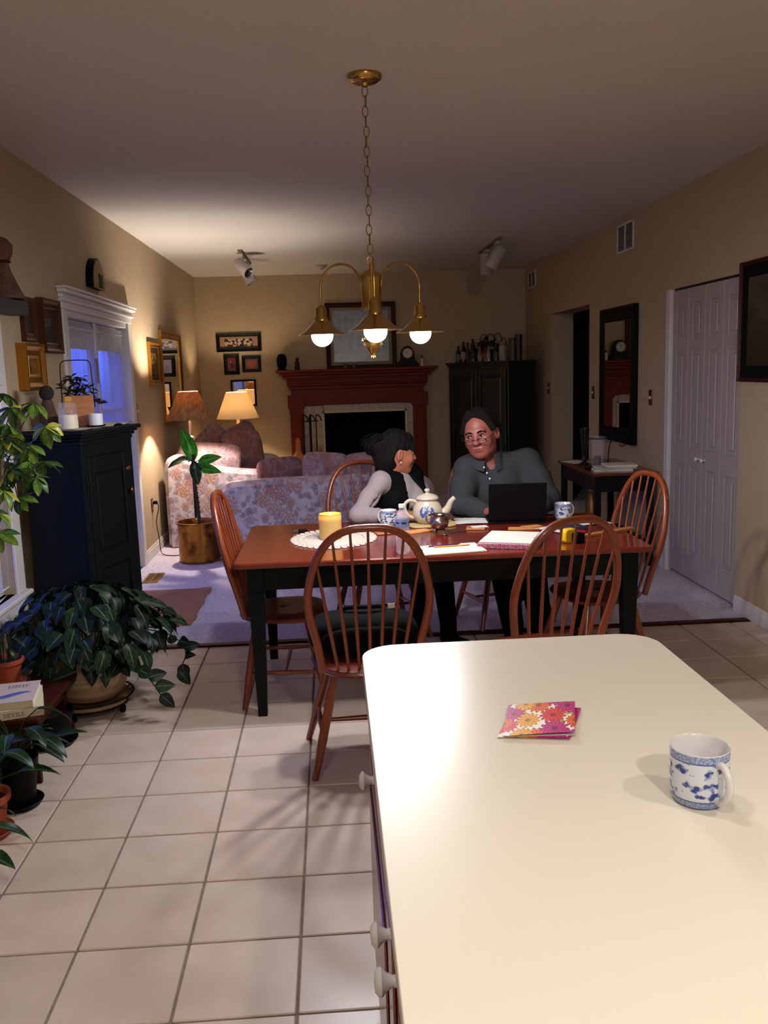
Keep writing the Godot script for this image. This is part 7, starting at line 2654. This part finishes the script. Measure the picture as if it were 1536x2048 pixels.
func woman() -> void:
	var fwd := V(0.75, 0, 0.66)
	var turn := Basis(V(0.66, 0, -0.75), Vector3.UP, fwd)
	var hf := V(0.95, -0.05, -0.26).normalized()
	var hx := Vector3.UP.cross(hf).normalized()
	var H := Transform3D(Basis(hx, hf.cross(hx).normalized(), hf).scaled_local(V(0.97, 1.0, 0.97)), V(0.372, 1.115, -5.165))
	var J := {
		"chest": V(0.35, 0.86, -5.2), "pelvis": V(0.27, 0.53, -5.34), "neck": V(0.36, 1.0, -5.2), "turn": turn,
		"shr": V(0.262, 0.965, -5.085), "shl": V(0.455, 0.96, -5.3), "elr": V(0.12, 0.798, -4.93), "wrr": V(0.31, 0.793, -4.9),
		"ell": V(0.5, 0.79, -5.06), "wrl": V(0.46, 0.793, -4.84), "hdr": V(0.9, 0.12, 0.1), "pmr": V(0.1, -0.8, 0.3), "hdl": V(-0.85, 0.1, 0.1), "pml": V(0.0, -0.8, -0.3), "curl": 0.55,
		"hipr": V(0.26, 0.51, -5.27), "hipl": V(0.37, 0.51, -5.36), "knr": V(0.5, 0.5, -4.93), "knl": V(0.6, 0.5, -5.1), "anr": V(0.42, 0.09, -4.82), "anl": V(0.62, 0.1, -4.95),
		"lo": V(0.0, 0.0, -5.6), "hi": V(0.85, 1.12, -4.65), "gaze": 0.001, "hair": mat("dark_hair", Color(0.05, 0.04, 0.038), 0.8), "lips": mat("lips_rose", Color(0.55, 0.24, 0.2), 0.5)}
	var skin := mat("skin_woman", Color(0.6, 0.36, 0.26), 0.5)
	person("seated person in a white shirt and black vest, one elbow on the table", V(0.33, 0, -5.2), J, H, false, skin, func(t: Node3D, off: Transform3D) -> void:
		var sh := mat("white_shirt", Color(0.57, 0.52, 0.52), 0.85)
		var ve := mat("black_vest", Color(0.025, 0.027, 0.033), 0.8)
		var b := Body.new()
		b.wave = 0.0006
		b.ell(J.chest + V(0, -0.01, 0), V(0.14, 0.16, 0.112), turn, 0.06)
		b.cap(J.chest + fwd * 0.02, 0.112, J.pelvis, 0.118, 0.06)
		for s in [-1.0, 1.0]:
			b.ell(J.chest + fwd * 0.07 + turn.x * (0.055 * s) + V(0, -0.03, 0), V(0.06, 0.06, 0.055), turn, 0.04)
		b.cap(J.shr, 0.056, J.shl, 0.056, 0.05)
		b.cap(J.chest, 0.06, J.neck + V(0, -0.01, 0), 0.053, 0.04)
		b.chain([J.shr, J.shr.lerp(J.elr, 0.5), J.elr, J.elr.lerp(J.wrr, 0.5), J.wrr], [0.053, 0.05, 0.044, 0.039, 0.032], 0.03)
		b.chain([J.shl, J.ell, J.wrl], [0.053, 0.043, 0.032], 0.03)
		# creases in the bent sleeve
		for q in [0.3, 0.42, 0.62, 0.75]:
			var c: Vector3 = J.shr.lerp(J.elr, q)
			b.cut(c + V(0.02, -0.03, 0.05), V(0.05, 0.004, 0.02), Basis.from_euler(V(0.3, 0.2, 0.5)), 0.012)
		var mb := MB.new()
		mb.at(off)
		b.build(mb, V(0.02, 0.42, -5.55), V(0.68, 1.07, -4.76), 0.011)
		part(mb, "white_shirt", sh, t)
		# open vest
		b = Body.new()
		b.ell(J.chest + V(0, -0.01, 0) - fwd * 0.01, V(0.158, 0.172, 0.13), turn, 0.06)
		b.cap(J.chest, 0.128, J.pelvis, 0.134, 0.06)
		for s in [-1.0, 1.0]:
			b.ell(J.chest + fwd * 0.065 + turn.x * (0.07 * s) + V(0, -0.04, 0), V(0.068, 0.075, 0.062), turn, 0.04)
		b.cap(J.shr.lerp(J.shl, 0.16) + V(0, 0.01, 0), 0.06, J.shl + V(0, 0.006, 0), 0.07, 0.05)
		b.cap(J.shl, 0.068, J.shl.lerp(J.ell, 0.75), 0.06, 0.04)
		b.cap(J.neck - fwd * 0.03 + V(0, -0.02, 0), 0.07, J.chest - fwd * 0.02, 0.1, 0.05)
		b.cut(J.chest + fwd * 0.14 + turn.x * 0.012 + V(0, -0.03, 0), V(0.05, 0.3, 0.09), turn, 0.01)
		b.cut(J.neck + fwd * 0.03 + V(0, 0.07, 0), V(0.062, 0.1, 0.07), turn, 0.01)
		b.cut(J.shr.lerp(J.elr, 0.4) + V(-0.02, -0.02, 0.01), V(0.075, 0.13, 0.075), Basis(), 0.01)
		mb = MB.new()
		mb.at(off)
		b.build(mb, V(0.1, 0.4, -5.58), V(0.68, 1.1, -4.9), 0.011)
		part(mb, "black_vest", ve, t)
		b = Body.new()
		b.ell(J.pelvis + V(0, -0.01, 0), V(0.155, 0.1, 0.14), turn, 0.06)
		b.chain([J.hipr, J.knr, J.anr + V(0, 0.05, 0)], [0.09, 0.068, 0.05], 0.05)
		b.chain([J.hipl, J.knl, J.anl + V(0, 0.05, 0)], [0.09, 0.068, 0.05], 0.05)
		mb = MB.new()
		mb.at(off)
		b.build(mb, V(0.05, 0.05, -5.56), V(0.8, 0.68, -4.7), 0.016)
		part(mb, "dark_trousers", mat("dark_trousers", Color(0.025, 0.025, 0.03), 0.85), t)
		b = Body.new()
		for a in [J.anr, J.anl]:
			b.cap(a + V(0, 0.06, 0), 0.05, a + V(0, -0.03, 0), 0.048, 0.02)
			b.cap(a + V(0, -0.052, 0), 0.036, a + fwd * 0.13 + V(0, -0.06, 0), 0.03, 0.03)
		mb = MB.new()
		mb.at(off)
		b.build(mb, V(0.3, -0.03, -5.1), V(0.85, 0.26, -4.6), 0.011)
		part(mb, "boots", M.soft_black, t)
		# hair: cap swept back into a loose bun and a fall at the nape
		b = Body.new()
		b.wave = 0.0016
		b.ell(V(0, 0.045, -0.02), V(0.086, 0.1, 0.105), Basis(), 0.03)
		b.ell(V(0, -0.02, -0.06), V(0.078, 0.09, 0.07), Basis(), 0.04)
		b.cut(V(0, -0.045, 0.08), V(0.09, 0.1, 0.085), Basis(), 0.012)
		b.cut(V(0.085, -0.035, 0.0), V(0.04, 0.06, 0.05), Basis(), 0.01)
		b.cut(V(-0.085, -0.035, 0.0), V(0.04, 0.06, 0.05), Basis(), 0.01)
		b.ell(V(0, 0.05, -0.135), V(0.05, 0.055, 0.05), Basis(), 0.03)
		b.ell(V(0.01, 0.03, -0.17), V(0.03, 0.04, 0.035), Basis(), 0.03)
		b.cap(V(0, -0.03, -0.1), 0.045, V(0.0, -0.14, -0.1), 0.032, 0.04)
		b.cap(V(0.0, 0.085, 0.06), 0.022, V(0.045, 0.05, 0.085), 0.012, 0.03)
		b.cap(V(-0.02, 0.085, 0.06), 0.022, V(-0.055, 0.03, 0.075), 0.012, 0.03)
		mb = MB.new()
		mb.at(off * H)
		b.build(mb, V(-0.11, -0.2, -0.23), V(0.11, 0.17, 0.13), 0.0055)
		part(mb, "hair", J.hair, t)
		mb = MB.new()
		mb.at(off * H)
		rng.seed = 3
		for i in 40:
			var a := rng.randf_range(-1.2, 1.2)
			var p := V(sin(a) * 0.05, 0.06 + cos(a) * 0.05, -0.1)
			var q := V(sin(a) * 0.085, 0.03 + cos(a) * 0.06, -0.17 - rng.randf() * 0.05)
			mb.tube(curve([p, p.lerp(q, 0.5) + V(0, 0.015, 0), q, q + V(rng.randf_range(-0.02, 0.02), -0.03, -0.01)], 3), 0.0018, 4)
		part(mb, "loose_strands", J.hair, t)
		mb = MB.new()
		mb.at(off * H)
		for s in [-1.0, 1.0]:
			mb.ellip(V(s * 0.084, -0.048, -0.008), V(0.0045, 0.006, 0.0045), 8, 6)
		part(mb, "earrings", M.porcelain, t))

func man() -> void:
	var fwd := V(-0.08, 0, 1.0).normalized()
	var turn := Basis(V(1, 0, 0.08).normalized(), Vector3.UP, fwd)
	var hf := V(-0.42, -0.1, 0.9).normalized()
	var hx := (Vector3.UP + V(-0.17, 0, 0)).normalized().cross(hf).normalized()
	var H := Transform3D(Basis(hx, hf.cross(hx).normalized(), hf).scaled_local(V(1.2, 1.1, 1.14)), V(0.858, 1.208, -5.17))
	var J := {
		"chest": V(0.965, 0.88, -5.25), "pelvis": V(1.0, 0.54, -5.4), "neck": V(0.905, 1.075, -5.21), "turn": turn,
		"shr": V(0.785, 1.0, -5.22), "shl": V(1.15, 1.03, -5.24), "elr": V(0.715, 0.815, -5.07), "wrr": V(0.845, 0.79, -4.95),
		"ell": V(1.235, 0.825, -5.08), "wrl": V(1.12, 0.79, -4.92), "hdr": V(0.55, 0.05, 0.8), "pmr": V(0.0, -1.0, 0.0), "hdl": V(-0.5, 0.05, 0.8), "pml": V(0.0, -1.0, 0.0), "curl": 0.45,
		"hipr": V(0.91, 0.52, -5.36), "hipl": V(1.1, 0.52, -5.36), "knr": V(0.93, 0.5, -4.95), "knl": V(1.1, 0.5, -4.92), "anr": V(0.98, 0.09, -4.86), "anl": V(1.13, 0.09, -4.8),
		"lo": V(0.55, 0.0, -5.62), "hi": V(1.42, 1.15, -4.68), "gaze": -0.003, "hair": mat("brown_hair", Color(0.07, 0.05, 0.042), 0.9), "lips": mat("lips_brown", Color(0.45, 0.2, 0.17), 0.5)}
	var skin := mat("skin_man", Color(0.54, 0.29, 0.24), 0.5)
	person("seated person in a grey pullover and glasses behind the laptop", V(0.97, 0, -5.25), J, H, true, skin, func(t: Node3D, off: Transform3D) -> void:
		var gr := mat("grey_knit", Color(0.23, 0.235, 0.24), 0.9, 0.0, tex_noise(91, Color(0.85, 0.85, 0.85), Color(1, 1, 1), 0.25, 64), 6.0, true)
		var b := Body.new()
		b.wave = 0.0006
		b.ell(J.chest + V(0, -0.02, 0.0), V(0.2, 0.19, 0.145), turn, 0.07)
		b.cap(J.chest, 0.15, J.pelvis + V(0, 0.03, 0.02), 0.17, 0.07)
		b.cap(J.shr, 0.072, J.shl, 0.072, 0.06)
		b.cap(J.chest + V(0, 0.08, 0), 0.09, J.neck + V(0, -0.02, -0.01), 0.07, 0.05)
		b.chain([J.shr, J.shr.lerp(J.elr, 0.5), J.elr, J.elr.lerp(J.wrr, 0.6), J.wrr], [0.074, 0.074, 0.064, 0.052, 0.043], 0.04)
		b.chain([J.shl, J.shl.lerp(J.ell, 0.5), J.ell, J.ell.lerp(J.wrl, 0.6), J.wrl], [0.074, 0.074, 0.064, 0.052, 0.043], 0.04)
		# neck opening
		b.cut(J.neck + fwd * 0.075 + V(0.01, 0.01, 0.0), V(0.036, 0.09, 0.06), Basis.from_euler(V(0.25, 0, 0.12)), 0.01)
		b.cut(J.neck + V(-0.005, 0.07, 0.01), V(0.07, 0.06, 0.075), turn, 0.01)
		var mb := MB.new()
		mb.at(off)
		b.build(mb, V(0.56, 0.42, -5.64), V(1.38, 1.14, -4.84), 0.011)
		part(mb, "grey_pullover", gr, t)
		# open collar: a folded band round the neck with two points
		mb = MB.new()
		mb.at(off)
		var n: Vector3 = J.neck + V(-0.004, -0.01, 0.0)
		for s in [-1.0, 1.0]:
			mb.grid(14, 5, func(u: float, v: float) -> Vector3:
				var a: float = PI * (0.5 + s * lerpf(1.0, 0.1, u))
				var r: float = lerpf(0.078, 0.102 + 0.012 * u, v)
				var y: float = lerpf(0.085 - 0.06 * u, 0.0 - 0.07 * u, v)
				return n + V(cos(a) * r, y, sin(a) * r * 0.92 + 0.012))
		part(mb, "collar", gr, t)
		mb = MB.new()
		mb.at(off)
		for k in 3:
			mb.ellip(n + V(-0.035 + 0.014 * k, -0.045 - 0.032 * k, 0.105 + 0.012 * k), V(0.006, 0.006, 0.003), 10, 6)
		part(mb, "buttons", M.porcelain, t)
		b = Body.new()
		b.ell(J.pelvis + V(0, -0.01, 0), V(0.18, 0.11, 0.16), turn, 0.06)
		b.chain([J.hipr, J.knr, J.anr + V(0, 0.02, 0)], [0.1, 0.078, 0.06], 0.05)
		b.chain([J.hipl, J.knl, J.anl + V(0, 0.02, 0)], [0.1, 0.078, 0.06], 0.05)
		mb = MB.new()
		mb.at(off)
		b.build(mb, V(0.74, 0.03, -5.62), V(1.28, 0.68, -4.68), 0.016)
		part(mb, "dark_jeans", mat("dark_jeans", Color(0.035, 0.04, 0.055), 0.9), t)
		b = Body.new()
		for a in [J.anr, J.anl]:
			b.cap(a + V(0, 0.0, 0), 0.045, a + V(0, -0.04, -0.02), 0.045, 0.02)
			b.cap(a + V(0, -0.05, 0), 0.04, a + fwd * 0.16 + V(0, -0.055, 0), 0.034, 0.03)
		mb = MB.new()
		mb.at(off)
		b.build(mb, V(0.86, -0.02, -5.0), V(1.26, 0.18, -4.52), 0.011)
		part(mb, "shoes", M.soft_black, t)
		# hair: receding at the temples, longer at the sides
		b = Body.new()
		b.wave = 0.0012
		b.ell(V(0, 0.042, -0.022), V(0.084, 0.099, 0.1), Basis(), 0.03)
		b.ell(V(0, -0.02, -0.055), V(0.08, 0.07, 0.06), Basis(), 0.03)
		b.cut(V(0, -0.012, 0.09), V(0.068, 0.112, 0.085), Basis(), 0.012)
		for s in [-1.0, 1.0]:
			b.cut(V(s * 0.085, -0.03, 0.016), V(0.03, 0.05, 0.045), Basis(), 0.01)
			b.cap(V(s * 0.03, 0.125, 0.03), 0.014, V(s * 0.078, 0.03, 0.03), 0.013, 0.02)
		mb = MB.new()
		mb.at(off * H)
		b.build(mb, V(-0.11, -0.12, -0.14), V(0.11, 0.17, 0.12), 0.0055)
		part(mb, "hair", J.hair, t)
		# half-rim glasses low on the nose
		mb = MB.new()
		mb.at(off * H)
		for s in [-1.0, 1.0]:
			var ring := []
			for i in 20:
				var a := TAU * i / 20
				ring.append(V(s * 0.029 + 0.0235 * MB._pw(cos(a), 0.8), -0.021 + 0.0135 * MB._pw(sin(a), 0.8), 0.109 - 0.0016 * pow(absf(cos(a)), 2.0) * 4.0))
			mb.tube(ring, 0.0021, 6, true)
			mb.tube(curve([V(s * 0.0525, -0.014, 0.104), V(s * 0.074, -0.006, 0.07), V(s * 0.083, 0.018, -0.012), V(s * 0.082, -0.004, -0.03)], 4), 0.0015, 6)
		mb.tube(curve([V(-0.006, -0.016, 0.111), V(0.0, -0.012, 0.114), V(0.006, -0.016, 0.111)], 4), 0.0015, 6)
		part(mb, "glasses", mat("spectacle_brown", Color(0.09, 0.03, 0.025), 0.3), t))

func _ready() -> void:
	rng.seed = 1
	set_stage()
	set_materials()
	set_room()
	set_openings()
	ceiling_things()
	wall_things()
	island()
	dining_table()
	chairs()
	sofas()
	fireplace()
	cupboard()
	lamps()
	right_side()
	pothos()
	umbrella_tree()
	floor_plants()
	tree_in_brass()
	armoire()
	mantel_things()
	island_things()
	table_things()
	woman()
	man()
